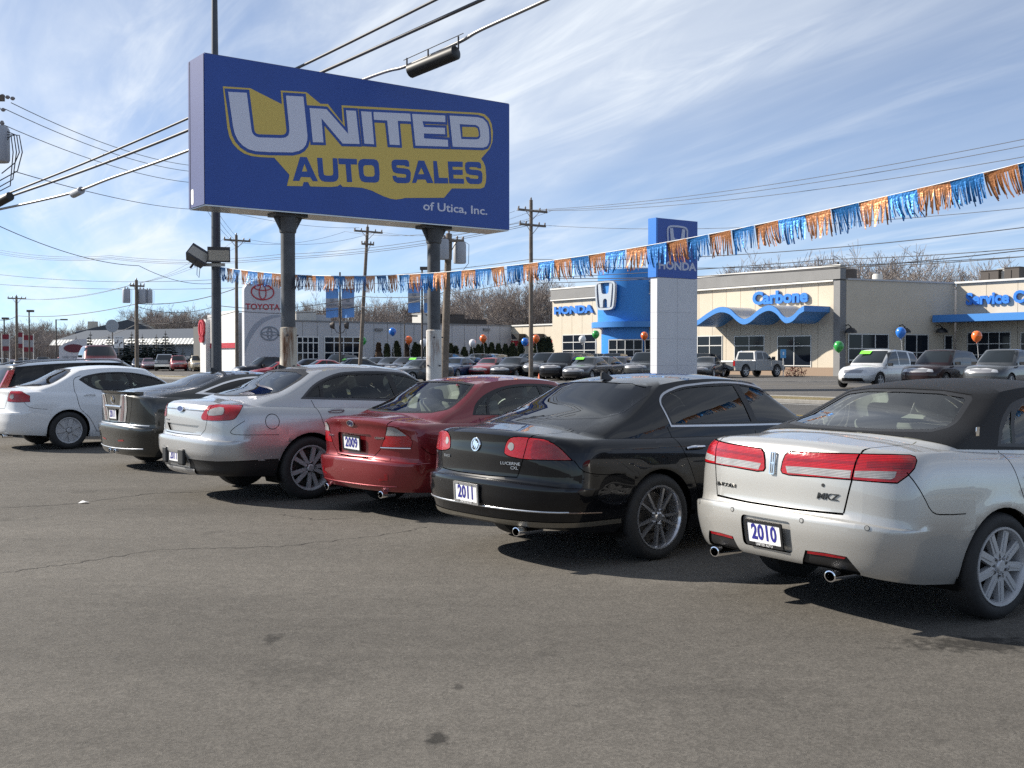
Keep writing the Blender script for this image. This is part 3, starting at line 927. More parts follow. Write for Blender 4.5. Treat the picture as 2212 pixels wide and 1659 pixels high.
LUCERNE = spec(W=.937, wb=2.937, rw=.345, ra=.385, belt=.95, zb=[(-1.3, .33), (-1.1, .325), (-.7, .28), (-.38, .255), (0, .21), (2.9, .20), (3.9, .22)],
    rear=[(.33, -1.15), (.345, -1.165), (.37, -1.17), (.42, -1.185), (.55, -1.215), (.645, -1.215), (.668, -1.208), (.676, -1.195), (.680, -1.162), (.72, -1.15), (.86, -1.145), (.98, -1.135), (1.02, -1.135), (1.045, -1.10), (1.05, -1.04)],
    front=[(.22, 3.7), (.4, 3.93), (.6, 3.93), (.72, 3.88), (.80, 3.75)], nr=3.0, cr=.55, bow=.07,
    zs=[(-1.2, .985), (-.7, .985), (0, .965), (1, .945), (2, .925), (2.9, .90), (3.5, .82), (3.95, .70)],
    zd=[(-1.2, 1.045), (-.9, 1.055), (-.4, 1.085), (2.2, 1.02), (3, .95), (3.9, .76)],
    roof=(1.475, 0.95, 0.92, 0.1),
    gh=dict(xr=-.68, xf=2.45, wb=.825, wt=.60, xtr=0.180, xtf=1.740, cr=.26, ctr=.24, nr=4.2, ntr=4.0, cf=.25, nf=2.6, br=.045, bf=.05, bw=.03))
TAURUS = spec(W=.968, wb=2.868, rw=.36, ra=.405, belt=1.03,
    zb=[(-1.3, .31), (-.5, .29), (0, .22), (2.8, .22), (3.8, .24)], rear=[(.31, -1.10), (.33, -1.14), (.36, -1.16), (.42, -1.165), (.50, -1.19), (.56, -1.215), (.70, -1.22), (.728, -1.212), (.736, -1.198), (.741, -1.162), (.78, -1.15), (.94, -1.145), (1.06, -1.13), (1.10, -1.115), (1.125, -1.07), (1.13, -1.0)],
    front=[(.22, 3.6), (.4, 3.92), (.6, 3.92), (.8, 3.85), (.88, 3.7)], nr=3.2, cr=.46, bow=.05,
    zs=[(-1.2, 1.07), (-.7, 1.07), (0, 1.045), (1, 1.01), (2, .985), (2.9, .96), (3.5, .88), (3.95, .76)],
    zd=[(-1.2, 1.12), (-.9, 1.135), (-.5, 1.15), (2.2, 1.08), (3, 1.02), (3.9, .82)],
    roof=(1.542, 0.9, 0.9, 0.105),
    gh=dict(xr=-.72, xf=2.35, wb=.85, wt=.62, xtr=0.160, xtf=1.640, cr=.26, ctr=.24, nr=4.2, ntr=4.0, cf=.25, nf=2.6, br=.045, bf=.05, bw=.03))
LEGACY = spec(W=.865, wb=2.67, rw=.325, ra=.355, belt=.93, zb=[(-1.1, .285), (-.8, .28), (-.36, .245), (0, .20), (2.7, .20), (3.7, .22)],
    rear=[(.285, -.97), (.30, -.985), (.33, -1.0), (.50, -1.02), (.585, -1.02), (.598, -1.012), (.603, -1.0), (.608, -.960), (.65, -.945), (.80, -.955), (.92, -.965), (.965, -.985), (.99, -.985), (1.01, -.95), (1.015, -.89)],
    front=[(.22, 3.4), (.4, 3.65), (.6, 3.65), (.72, 3.6), (.80, 3.45)], nr=3.2, cr=.42, bow=.05,
    zs=[(-1.1, .955), (-.6, .955), (0, .94), (1, .92), (2, .90), (2.7, .87), (3.3, .78), (3.7, .68)],
    zd=[(-1.1, 1.005), (-.9, 1.015), (-.5, 1.035), (2.1, .99), (3, .90), (3.7, .74)],
    roof=(1.425, 0.88, 0.82, 0.09),
    gh=dict(xr=-.55, xf=2.25, wb=.76, wt=.545, xtr=0.180, xtf=1.590, cr=.26, ctr=.24, nr=4.2, ntr=4.0, cf=.25, nf=2.6, br=.045, bf=.05, bw=.03))
CTS = spec(W=.942, wb=2.88, rw=.345, ra=.38, belt=.98,
    rear=[(.22, -.83), (.27, -.87), (.36, -.885), (.48, -.905), (.60, -.925), (.650, -.92), (.662, -.91), (.668, -.868), (.70, -.862), (.88, -.870), (1.05, -.880), (1.095, -.887), (1.118, -.877), (1.128, -.80)],
    front=[(.22, 3.6), (.4, 3.85), (.6, 3.85), (.8, 3.8), (.86, 3.7)], nr=3.6, cr=.34, bow=.09,
    zs=[(-.95, 1.055), (-.5, 1.055), (0, 1.03), (1, .975), (2, .94), (2.9, .91), (3.5, .84), (3.9, .74)],
    zd=[(-.95, 1.125), (-.7, 1.135), (-.4, 1.15), (2.2, 1.03), (3, .98), (3.9, .8)],
    roof=(1.42, 1.02, 0.7, 0.075),
    gh=dict(xr=-.66, xf=2.3, wb=.82, wt=.56, xtr=0.500, xtf=1.640, cr=.26, ctr=.24, nr=4.2, ntr=4.0, cf=.25, nf=2.6, br=.045, bf=.05, bw=.03))
AVENGER = spec(W=.925, wb=2.765, rw=.335, ra=.375, belt=.97, zb=[(-1.2, .29), (-.8, .28), (-.38, .25), (0, .21), (2.8, .20), (3.8, .22)],
    rear=[(.29, -.98), (.31, -1.005), (.42, -1.05), (.55, -1.075), (.68, -1.075), (.70, -1.068), (.708, -1.055), (.713, -1.025), (.76, -1.015), (.90, -1.005), (1.0, -.995), (1.05, -1.0), (1.075, -.97), (1.08, -.90)],
    front=[(.22, 3.45), (.4, 3.72), (.6, 3.72), (.8, 3.66), (.86, 3.5)], nr=3.2, cr=.42, bow=.05,
    zs=[(-1.1, 1.02), (-.6, 1.025), (0, 1.01), (1, .96), (2, .94), (2.8, .92), (3.4, .86), (3.75, .76)],
    zd=[(-1.1, 1.075), (-.8, 1.085), (-.5, 1.1), (2.2, 1.03), (3, .98), (3.75, .82)],
    roof=(1.485, 0.92, 0.9, 0.1),
    gh=dict(xr=-.60, xf=2.3, wb=.81, wt=.58, xtr=0.160, xtf=1.640, cr=.26, ctr=.24, nr=4.2, ntr=4.0, cf=.25, nf=2.6, br=.045, bf=.05, bw=.03))
POSE = dict(mkz=(2.52, 7.55, 58), lucerne=(.59, 9.53, 51), legacy=(-.92, 12.03, 47.5), taurus=(-2.9, 13.42, 51), cts=(-5.15, 16.75, 50), avenger=(-8.47, 20.45, 50))
# ------------------------------------------------------------------ the big roadside sign
ART = {
    'backing': [(.38,2.435), (.974,2.481), (1.681,2.245), (1.657,2.531), (2.246,2.578), (2.577,2.376), (2.756,2.396), (3.119,2.022), (3.088,2.412), (3.558,2.452), (6.746,2.722), (6.902,2.709), (7.033,2.628), (7.111,2.507), (7.149,2.316), (7.134,2.076), (7.053,1.904), (6.803,1.639), (6.867,1.57), (6.924,1.468), (6.951,1.232), (6.937,1.079), (6.889,.966), (6.797,.926), (5.966,.854), (5.751,.618), (4.696,.524), (4.601,.496), (4.46,.468), (4.32,.473), (4.136,.513), (3.817,.618), (3.592,.655), (3.368,.65), (3.107,.633), (3.053,.684), (2.984,.632), (2.831,.604), (2.329,.57), (2.278,.659), (2.175,.65), (2.145,.558), (1.788,.531), (1.849,.769), (1.502,1.097), (1.489,1.096), (1.172,1.076), (.982,1.081), (.827,1.114), (.692,1.19), (.591,1.285), (.517,1.415), (.474,1.581), (.447,1.821)],
    'U': [(.487,2.337), (.891,2.373), (.989,1.633), (1.002,1.577), (1.03,1.531), (1.082,1.495), (1.151,1.482), (1.654,1.527), (1.753,1.55), (1.816,1.601), (1.841,1.666), (1.845,1.734), (1.769,2.437), (2.172,2.472), (2.263,1.655), (2.256,1.552), (2.224,1.447), (2.159,1.363), (2.066,1.303), (1.92,1.254), (1.384,1.202), (1.087,1.187), (.931,1.207), (.795,1.274), (.694,1.37), (.631,1.485), (.588,1.643), (.565,1.819)],
    'N': [(2.316,2.248), (2.717,2.277), (3.245,1.802), (3.193,2.314), (3.435,2.335), (3.525,1.615), (3.108,1.578), (2.596,2.062), (2.643,1.548), (2.391,1.525)],
    'I': [(3.565,2.342), (3.824,2.361), (3.891,1.65), (3.647,1.637)],
    'T': [(3.876,2.368), (4.828,2.452), (4.85,2.279), (4.501,2.249), (4.554,1.707), (4.293,1.688), (4.227,2.223), (3.89,2.194)],
    'E': [(4.881,2.454), (5.776,2.531), (5.784,2.379), (5.155,2.323), (5.195,2.192), (5.766,2.246), (5.777,2.097), (5.193,2.047), (5.199,1.933), (5.85,1.975), (5.861,1.818), (4.969,1.742)],
    'D': [(5.9,2.547), (6.694,2.612), (6.849,2.594), (6.966,2.512), (7.018,2.388), (7.037,2.152), (7.023,2.042), (6.962,1.948), (6.844,1.903), (5.987,1.831)],
    'Dh': [(6.18,2.384), (6.64,2.418), (6.731,2.386), (6.764,2.293), (6.773,2.165), (6.741,2.107), (6.663,2.079), (6.228,2.039)],
    'Di': [(6.251,2.329), (6.614,2.366), (6.692,2.349), (6.722,2.267), (6.729,2.181), (6.69,2.138), (6.266,2.096)],
    'a': [(2.094,1.178), (2.248,1.187), (2.509,.697), (2.39,.689), (2.331,.766), (2.11,.752), (2.073,.663), (1.924,.651)],
    'ah': [(2.195,1.046), (2.263,.882), (2.134,.87)],
    'u': [(2.492,1.201), (2.615,1.211), (2.646,.87), (2.668,.845), (2.728,.837), (2.834,.849), (2.868,.871), (2.88,.906), (2.866,1.234), (2.979,1.241), (3.006,.863), (2.993,.799), (2.955,.747), (2.878,.717), (2.681,.702), (2.606,.716), (2.554,.759), (2.525,.832)],
    't': [(3.003,1.244), (3.458,1.276), (3.466,1.155), (3.305,1.142), (3.34,.756), (3.213,.748), (3.181,1.13), (3.012,1.119)],
    'o': [(3.564,1.28), (3.628,1.298), (3.897,1.317), (3.969,1.3), (4.009,1.24), (4.031,1.029), (4.024,.886), (3.996,.827), (3.924,.799), (3.654,.782), (3.575,.803), (3.529,.869), (3.502,1.049), (3.493,1.175), (3.517,1.244)],
    'oh': [(3.666,1.164), (3.832,1.18), (3.88,1.163), (3.899,1.116), (3.91,.989), (3.894,.945), (3.846,.924), (3.702,.913), (3.647,.929), (3.627,.977), (3.618,1.102), (3.634,1.146)],
    's': [(4.422,1.365), (4.728,1.392), (4.787,1.371), (4.803,1.321), (4.807,1.243), (4.715,1.241), (4.691,1.259), (4.491,1.249), (4.463,1.226), (4.472,1.196), (4.514,1.19), (4.726,1.194), (4.809,1.178), (4.844,1.109), (4.838,.953), (4.806,.888), (4.723,.86), (4.487,.843), (4.406,.883), (4.372,.952), (4.365,.996), (4.454,1.004), (4.489,.973), (4.7,.982), (4.729,1.009), (4.725,1.056), (4.689,1.063), (4.466,1.063), (4.385,1.086), (4.351,1.174), (4.34,1.275), (4.364,1.335)],
    's2': [(6.419,1.525), (6.723,1.552), (6.782,1.531), (6.798,1.482), (6.802,1.405), (6.71,1.402), (6.687,1.42), (6.488,1.411), (6.46,1.388), (6.469,1.358), (6.511,1.352), (6.722,1.356), (6.804,1.339), (6.839,1.271), (6.833,1.117), (6.802,1.053), (6.719,1.026), (6.485,1.009), (6.404,1.048), (6.369,1.116), (6.363,1.16), (6.451,1.168), (6.486,1.137), (6.696,1.146), (6.725,1.173), (6.72,1.219), (6.685,1.226), (6.463,1.226), (6.382,1.249), (6.348,1.336), (6.337,1.436), (6.361,1.495)],
    'a2': [(5.05,1.412), (5.207,1.42), (5.458,.932), (5.287,.917), (5.239,.994), (5.022,.974), (4.985,.894), (4.882,.881)],
    'a2h': [(5.128,1.26), (5.211,1.112), (5.047,1.097)],
    'l': [(5.45,1.445), (5.549,1.448), (5.607,1.069), (5.855,1.088), (5.866,.962), (5.483,.928)],
    'e': [(5.851,1.474), (6.269,1.51), (6.273,1.387), (5.983,1.365), (5.99,1.295), (6.268,1.318), (6.272,1.201), (6.006,1.18), (6.013,1.092), (6.301,1.112), (6.313,.997), (5.896,.965)],
}
SIGN_BLUE = pm('sign_blue', (.020, .072, .34), .45, noise=(1.2, .05)); SIGN_YEL = pm('sign_yellow', (.68, .49, .11), .5); SIGN_WHT = pm('sign_white', (.66, .67, .78), .45)
CABINET = pm('sign_cabinet', (.075, .085, .19), .4, .1, noise=(.8, .06)); SHINY = pm('sign_soffit', (.42, .40, .38), .16, .95, noise=(1.0, .1))
LEGM = pm('leg_dark_steel', (.075, .078, .085), .5, .3, noise=(3, .3))
def rust_mat(name, pale, rust_lo):
    m = bpy.data.materials.new(name); m.use_nodes = True; t = m.node_tree; b = t.nodes['Principled BSDF']; b.inputs['Roughness'].default_value = .75
    tcn = nd(t, 'ShaderNodeTexCoord'); mp = nd(t, 'ShaderNodeMapping'); mp.inputs['Scale'].default_value = (3.5, 3.5, .55); t.links.new(tcn.outputs['Object'], mp.inputs[0])
    n = nd(t, 'ShaderNodeTexNoise', Scale=1.6, Detail=8.0, Roughness=.7); t.links.new(mp.outputs[0], n.inputs['Vector'])
    cr = nd(t, 'ShaderNodeValToRGB'); e = cr.color_ramp.elements
    e[0].position = rust_lo; e[0].color = (.035, .022, .016, 1); e[1].position = rust_lo + .26; e[1].color = (*pale, 1)
    k = cr.color_ramp.elements.new(rust_lo + .10); k.color = (.16, .075, .035, 1)
    t.links.new(n.outputs['Fac'], cr.inputs[0]); t.links.new(cr.outputs[0], b.inputs['Base Color'])
    return m
def build_sign():
    P0 = at(443, 443, 22.7); P1 = at(1098, 495, 27.2); W, H = 7.64, 3.05
    E = Vector((P1.x - P0.x, P1.y - P0.y, 0)).normalized(); rz = math.atan2(E.y, E.x); z0 = (P0.z + P1.z) / 2; D = .88
    root = empty('billboard_sign', (P0.x, P0.y, 0), rz)         # local x along the face, y into the cabinet
    tag(root, 'large blue and yellow billboard on two thick steel legs', 'billboard')
    F = lambda a, b, h: (a, -h, z0 + b)
    m = MB(); m.box((W/2, D/2 + .004, z0 + H/2 + .004), (W - .02, D - .02, H - .03)); m.build('cabinet', CABINET, root)
    m = MB(); m.box((-.004, D/2, z0 + H/2), (.03, D, H)); m.build('end_panel', CABINET, root)
    m = MB(); m.box((-.022, D - .10, z0 + H/2), (.008, .012, H - .02)); m.build('panel_joint', BLACK, root)
    m = MB(); m.box((W + .004, D/2, z0 + H/2), (.03, D, H)); m.build('end_panel', SIGN_BLUE, root)
    m = MB(); m.box((W/2, D/2, z0 - .012), (W, D - .004, .03)); m.build('soffit', SHINY, root)
    m = MB(); m.box((W/2, D/2, z0 + H + .006), (W, D - .004, .03)); m.build('top_cap', CABINET, root)
    m = MB(); m.box((W/2, -.012, z0 + H/2), (W, .03, H)); face = m.build('face_panel', SIGN_BLUE, root)
    def art(name, polys, mat, h0, h1, par):
        m = MB(); plate_poly(polys, h0, h1, F, m); return m.build(name, mat, par)
    art('yellow_backing', [ART['backing']], SIGN_YEL, .026, .032, face)
    def off(k, d=.062): return poly_off(ART[k], d)
    for k in ('U', 'N', 'I', 'T', 'E', 'D'):
        art('letter_outline', [off(k, .066 if k == 'U' else .058)], SIGN_BLUE, .031, .035 + .0006 * 'UNITED'.index(k), face)
    art('letter_fill', [ART['Di']], SIGN_YEL, .036, .0405, face)
    for i, k in enumerate(('U', 'N', 'I', 'T', 'E')): art('letter', [ART[k]], SIGN_WHT, .036, .042 + .0002 * i, face)
    art('letter', [ART['D'], ART['Dh'][::-1]], SIGN_WHT, .036, .043, face)
    for k, h in (('a', 'ah'), ('u', None), ('t', None), ('o', 'oh'), ('s', None), ('a2', 'a2h'), ('l', None), ('e', None), ('s2', None)):
        art('letter', [ART[k]] + ([ART[h][::-1]] if h else []), SIGN_BLUE, .030, .0365, face)
    o = put_text('small_lettering', 'of Utica, Inc.', .27, frame((6.08, -.030, z0 + .385), (1, 0, .012), (0, 0, 1)), SIGN_WHT, face, depth=.003, bold=.004)
    k = 1.80 / o.dimensions.x if o.dimensions.x else 1; o.data.transform(Matrix.Diagonal((k, 1.0, 1, 1)))
    m = MB(); m.prism(rrect(-.07, -.16, .07, .16, .05), 0, .003, lambda a, b, h: (-.0205 - h, .66 + a, z0 + .22 + b)); m.build('inspection_sticker', WHITE, root)
    # legs with flanged heads and repaired feet
    for s, mat in ((2.02, rust_mat('rusted_sleeve', (.50, .46, .39), .29)), (5.76, rust_mat('painted_sleeve', (.55, .55, .54), .22))):
        m = MB(); m.lathe([(.155, -.2), (.155, z0 - .02)], 28, 'z', (s, D/2, 0)); leg = m.build('leg', LEGM, root, True)
        m = MB(); m.lathe([(.155, 2.30), (.185, 2.28), (.185, -.2)], 28, 'z', (s, D/2, 0)); m.build('leg_sleeve', mat, leg, True, 50)
        for k in range(8):
            m = MB(); a = 2*math.pi*k/8 + .2; m.lathe([(0, .03), (.02, .03), (.02, -.02)], 6, 'x', (s + .187 * math.cos(a), D/2 + .187 * math.sin(a), 2.12 if k % 2 else 1.45))
            m.build('bolt', LEGM, leg)
        m = MB(); m.box((s, D/2, z0 - .05), (.74, .46, .05)); m.lathe([(.16, z0 - .42), (.18, z0 - .40), (.22, z0 - .10), (.22, z0 - .07)], 20, 'z', (s, D/2, 0))
        for dx in (-1, 1): m.add([(s + dx*.16, D/2 - .02, z0 - .40), (s + dx*.34, D/2 - .02, z0 - .07), (s + dx*.16, D/2 - .02, z0 - .07), (s + dx*.16, D/2 + .02, z0 - .40), (s + dx*.34, D/2 + .02, z0 - .07), (s + dx*.16, D/2 + .02, z0 - .07)], [(0, 1, 2), (3, 5, 4), (0, 3, 4, 1), (1, 4, 5, 2)])
        m.build('leg_bracket', LEGM, leg)
build_sign()

# ------------------------------------------------------------------ light pole with two floodlights
POLEM = pm('light_pole_steel', (.07, .075, .085), .45, .5, noise=(2, .2))
def build_lightpole():
    d = 27.6; p = at(468, 776, d); p.z = 0
    root = empty('light_pole', p); tag(root, 'tall dark steel light pole with two floodlights, behind the billboard', 'light pole')
    m = MB(); m.lathe([(.128, -.1), (.115, 4.0), (.095, 7.5), (.055, 12.5), (0, 12.5)], 20); m.build('shaft', POLEM, root, True, 60)
    z = at(468, 573, d).z
    m = MB(); m.box((-.12, -.14, z), (.75, .06, .08)); m.build('cross_bracket', pm('galvanised', (.45, .44, .42), .5, .6), root)
    def flood(x, z, rot, tilt):
        e = empty('floodlight', (x, -.2, z), 0, root); e.rotation_euler = (R(tilt), R(rot), R(12))
        m = MB(); w, h, dp = .27, .19, .16
        m.add([(-w, -dp, -h), (w, -dp, -h), (w, -dp, h), (-w, -dp, h), (-w*.75, dp, -h*.7), (w*.75, dp, -h*.7), (w*.75, dp, h*.7), (-w*.75, dp, h*.7)], [(4, 7, 6, 5), (0, 4, 5, 1), (1, 5, 6, 2), (2, 6, 7, 3), (3, 7, 4, 0), (0, 1, 2, 3)]); m.build('housing', POLEM, e)
        m = MB(); m.box((0, -dp - .006, -.02), (w*1.8, .01, h*1.35)); m.build('lamp_glass', pm('flood_lens', (.42, .40, .34), .25), e)
        m = MB(); m.tube([(0, .1, -h), (0, .1, -h - .12)], .03, 8); m.build('knuckle', POLEM, e)
    flood(.13, z + .27, 0, 14)
    flood(-.40, z + .18, 32, -35)
    m = MB(); m.tube([(-.42, -.16, z), (-.43, -.17, z - .25), (-.38, -.16, z - .32), (-.35, -.15, z)], .008, 5); m.build('loose_cable', BLACK, root)
build_lightpole()

# ------------------------------------------------------------------ tinsel garland
def foil(name, c):
    m = bpy.data.materials.new(name); m.use_nodes = True; t = m.node_tree; b = t.nodes['Principled BSDF']
    b.inputs['Base Color'].default_value = (*c, 1); b.inputs['Metallic'].default_value = .55; b.inputs['Roughness'].default_value = .40
    tcn = nd(t, 'ShaderNodeTexCoord'); n = nd(t, 'ShaderNodeTexNoise', Scale=26.0, Detail=3.0); t.links.new(tcn.outputs['Object'], n.inputs['Vector'])
    bp = nd(t, 'ShaderNodeBump', Strength=.5, Distance=.015); t.links.new(n.outputs['Fac'], bp.inputs['Height']); t.links.new(bp.outputs[0], b.inputs['Normal'])
    return m
FBLUE = foil('blue_foil', (.012, .12, .34)); FGOLD = foil('copper_foil', (.34, .14, .055))
def build_garland():
    rnd = random.Random(3)
    A = at(476, 577, 27.4); B = at(2212, 350, 12.0)
    tm = (1.0 + .28)          # the line runs on past the frame
    def pt(t):
        p = A.lerp(B, t); p.z = A.z - 2.624 * t + 2.472 * t * t; return p
    root = empty('tinsel_garland', A); tag(root, 'garland of alternating blue and copper foil tassels strung across the lot', 'garland')
    pts = [pt(tm * k / 80) for k in range(81)]
    m = MB(); m.tube([p - A for p in pts], .006, 5); m.build('cord', pm('garland_cord', (.75, .76, .78), .5), root)
    # foil strips
    W, H = .40, .335
    def tassel(col_, seed):
        r = random.Random(seed); m = MB(); n = 26; blow = r.uniform(-.02, .10)
        m.add([(-W/2, 0, .0), (W/2, 0, .0), (W/2, .004, -.05), (-W/2, .004, -.05)], [(0, 1, 2, 3)])
        clump = [r.uniform(-.5, .5) for _ in range(6)]
        for i in range(n):
            if r.random() < .05: continue
            x = -W/2 + W * (i + .5) / n; w = W / n * r.uniform(.40, .70); ln = H * (r.uniform(.80, 1.04) if r.random() < .9 else r.uniform(.4, .8))
            cx = clump[int(i * 6 / n)] * .05; tx = r.gauss(0, .012) + cx + blow * .6; ty = r.gauss(0, .03); tw = r.uniform(-1.2, 1.2); vs = []
            for k in range(5):
                f = k / 4; a = tw * f; ox = x + tx * f * f; oy = ty * f * f + .004
                vs += [(ox - w * math.cos(a), oy - w * math.sin(a), -.03 - (ln - .03) * f), (ox + w * math.cos(a), oy + w * math.sin(a), -.03 - (ln - .03) * f)]
            m.add(vs, [(2*k, 2*k+1, 2*k+3, 2*k+2) for k in range(4)])
        o = m.build('tassel', col_, None, True, None); me = o.data; bpy.data.objects.remove(o); return me
    var = {0: [tassel(FBLUE, 10 + k) for k in range(6)], 1: [tassel(FGOLD, 40 + k) for k in range(6)]}
    L = [0]
    for a, b in zip(pts[:-1], pts[1:]): L.append(L[-1] + (b - a).length)
    s = .12; i = 0
    while s < L[-1] - .3:
        k = next(j for j in range(len(L)) if L[j] >= s); f = (s - L[k-1]) / (L[k] - L[k-1]); p = pts[k-1].lerp(pts[k], f); d = (pts[k] - pts[k-1]).normalized()
        o = link('tassel', rnd.choice(var[i % 2]), root); o.location = p - A
        o.rotation_euler = (rnd.uniform(-.15, .15), -math.asin(d.z), math.atan2(d.y, d.x) + rnd.uniform(-.12, .12))
        s += .395 if rnd.random() < .93 else rnd.uniform(.43, .48); i += 1
build_garland()

# ------------------------------------------------------------------ brand pylons across the road
PYBLUE = pm('pylon_blue', (.015, .07, .36), .35); PYEDGE = pm('pylon_edge_blue', (.03, .18, .62), .35); PYWHITE = pm('pylon_white', (.56, .57, .61), .45, noise=(.7, .05)); PYMARK = pm('pylon_mark', (.50, .54, .68), .5)
def h_mark(k=1.0):
    outer = spl([(-.62*k, 1.0*k), (.62*k, 1.0*k), (.98*k, .72*k), (.86*k, -.74*k), (.60*k, -1.0*k), (-.60*k, -1.0*k), (-.86*k, -.74*k), (-.98*k, .72*k)], 4)
    inner = poly_off(outer, -.13 * k)
    H = [(-.72*k, .80*k), (-.44*k, .82*k), (-.34*k, .20*k), (-.22*k, .10*k), (.22*k, .10*k), (.34*k, .20*k), (.44*k, .82*k), (.72*k, .80*k), (.60*k, -.30*k), (.50*k, -.84*k), (.22*k, -.84*k), (.20*k, -.36*k), (.10*k, -.24*k), (-.10*k, -.24*k), (-.20*k, -.36*k), (-.22*k, -.84*k), (-.50*k, -.84*k), (-.60*k, -.30*k)]
    return outer, inner, H
def build_pylon_h():
    d = 50.0; P = at(1419, 776, d); e = Vector((.818, .576)); rz = math.atan2(e.y, e.x); gzv = gz(P.x, P.y)
    root = empty('pylon_sign', (P.x, P.y, gzv), rz); tag(root, 'tall pylon sign with blue head and white shaft across the road', 'pylon sign')
    zt = at(1419, 470, d).z - gzv; zm = at(1419, 599, d).z - gzv; W, D = 2.5, .43
    m = MB(); m.box((W/2, D/2, zm/2), (W, D, zm)); m.build('lower_panel', PYWHITE, root)
    m = MB()
    for z in (1.2, 2.4, 3.6): m.box((W/2, -.001, z), (W - .01, .006, .012)); m.box((-.001, D/2, z), (.006, D - .01, .012))
    m.box((W/2, -.001, zm/2), (.012, .006, zm - .05)); m.build('panel_joint', pm('joint_grey', (.42, .42, .45), .8), root)
    m = MB(); m.box((W/2 + .02, D/2, (zm + zt)/2 + .01), (W + .02, D - .06, zt - zm - .02)); m.build('head', PYBLUE, root)
    m = MB(); m.box((-.02, D/2 + .05, (zm + zt)/2 + .01), (.10, D + .10, zt - zm - .02)); m.build('edge_panel', PYEDGE, root)
    o, i, H = h_mark(.66); zc = zt - .95; F = lambda a, b, h: (W/2 + a, .03 - h, zc + b)
    m = MB(); plate_poly([o, i[::-1]], .0, .035, F, m); m.build('emblem_ring', PYMARK, root); m = MB(); plate_poly([H], .0, .034, F, m); m.build('emblem', PYMARK, root)
    t = put_text('lettering', 'HONDA', .5, frame((W/2, .024, zm + .55), (1, 0, 0), (0, 0, 1)), PYMARK, root, depth=.006, bold=.018, xs=1.25)
build_pylon_h()
def ell(a, b, n=40, cx=0, cy=0): return [(cx + a*math.cos(2*math.pi*k/n), cy + b*math.sin(2*math.pi*k/n)) for k in range(n)]
def oval_mark(F, mats, parent, k, name):
    for j, (a, b, cx, cy, w) in enumerate(((1.0, .66, 0, 0, .10), (.33, .58, 0, -.02, .08), (.72, .24, 0, .34, .08))):
        m = MB(); plate_poly([ell(a*k, b*k, 40, cx*k, cy*k), ell((a-w)*k, (b-w)*k, 40, cx*k, cy*k)[::-1]], 0, .03 + .004*j, F, m); m.build(name, mats, parent)
TRED = pm('brand_red', (.42, .015, .03), .45); TGREY = pm('brand_grey', (.22, .25, .29), .5)
def build_pylon_t():
    d = 84.0; P = at(528, 776, d); e = Vector((.818, .576)); rz = math.atan2(e.y, e.x); g = gz(P.x, P.y)
    root = empty('pylon_sign', (P.x, P.y, g), rz); tag(root, 'white pylon sign with curved top and red oval emblem', 'pylon sign')
    zt = at(528, 608, d).z - g + .25; W, D = 2.95, .45; z1 = at(528, 630, d).z - g + .1
    prof = [(0, 0), (W, 0), (W, zt), (W*.62, zt)] + [(W*.62 * (1 - math.sin(t)), z1 + (zt - z1) * math.cos(t)) for t in (.35, .7, 1.05, 1.4)] + [(0, z1)]
    m = MB(); m.prism(prof, D, 0, lambda a, b, h: (a, h, b)); m.build('panel', PYWHITE, root)
    F = lambda a, b, h: (W/2 + a, -.004 - h, zt - 1.0 + b); oval_mark(F, TRED, root, .95, 'emblem_ring')
    put_text('lettering', 'TOYOTA', .62, frame((W/2, -.01, zt - 2.15), (1, 0, 0), (0, 0, 1)), TRED, root, depth=.006, bold=.014, xs=1.08)
    sw = [(0.02, 2.7), (.35, 3.5), (.8, 4.1), (1.4, 4.55), (2.1, 4.8), (2.9, 4.85), (2.9, 4.72), (2.2, 4.55), (1.5, 4.2), (.95, 3.65), (.5, 3.0), (.2, 2.3), (0.02, 1.9)]
    m = MB(); m.prism([(a, b + zt - 7.55) for a, b in sw], -.003, -.012, lambda a, b, h: (a, h, b)); m.build('swoosh', pm('swoosh_grey', (.33, .36, .42), .5), root)
    F2 = lambda a, b, h: (W*.69 + a, -.004 - h, zt - 4.15 + b)
    for a, b, w in ((.76, .56, .10), (.22, .48, .1), (.66, .18, .08)):
        m = MB(); plate_poly([ell(a, b), ell(a - w, b - w)[::-1]], 0, .03 + a * .01, F2, m); m.build('emblem_ring', TGREY, root)
build_pylon_t()
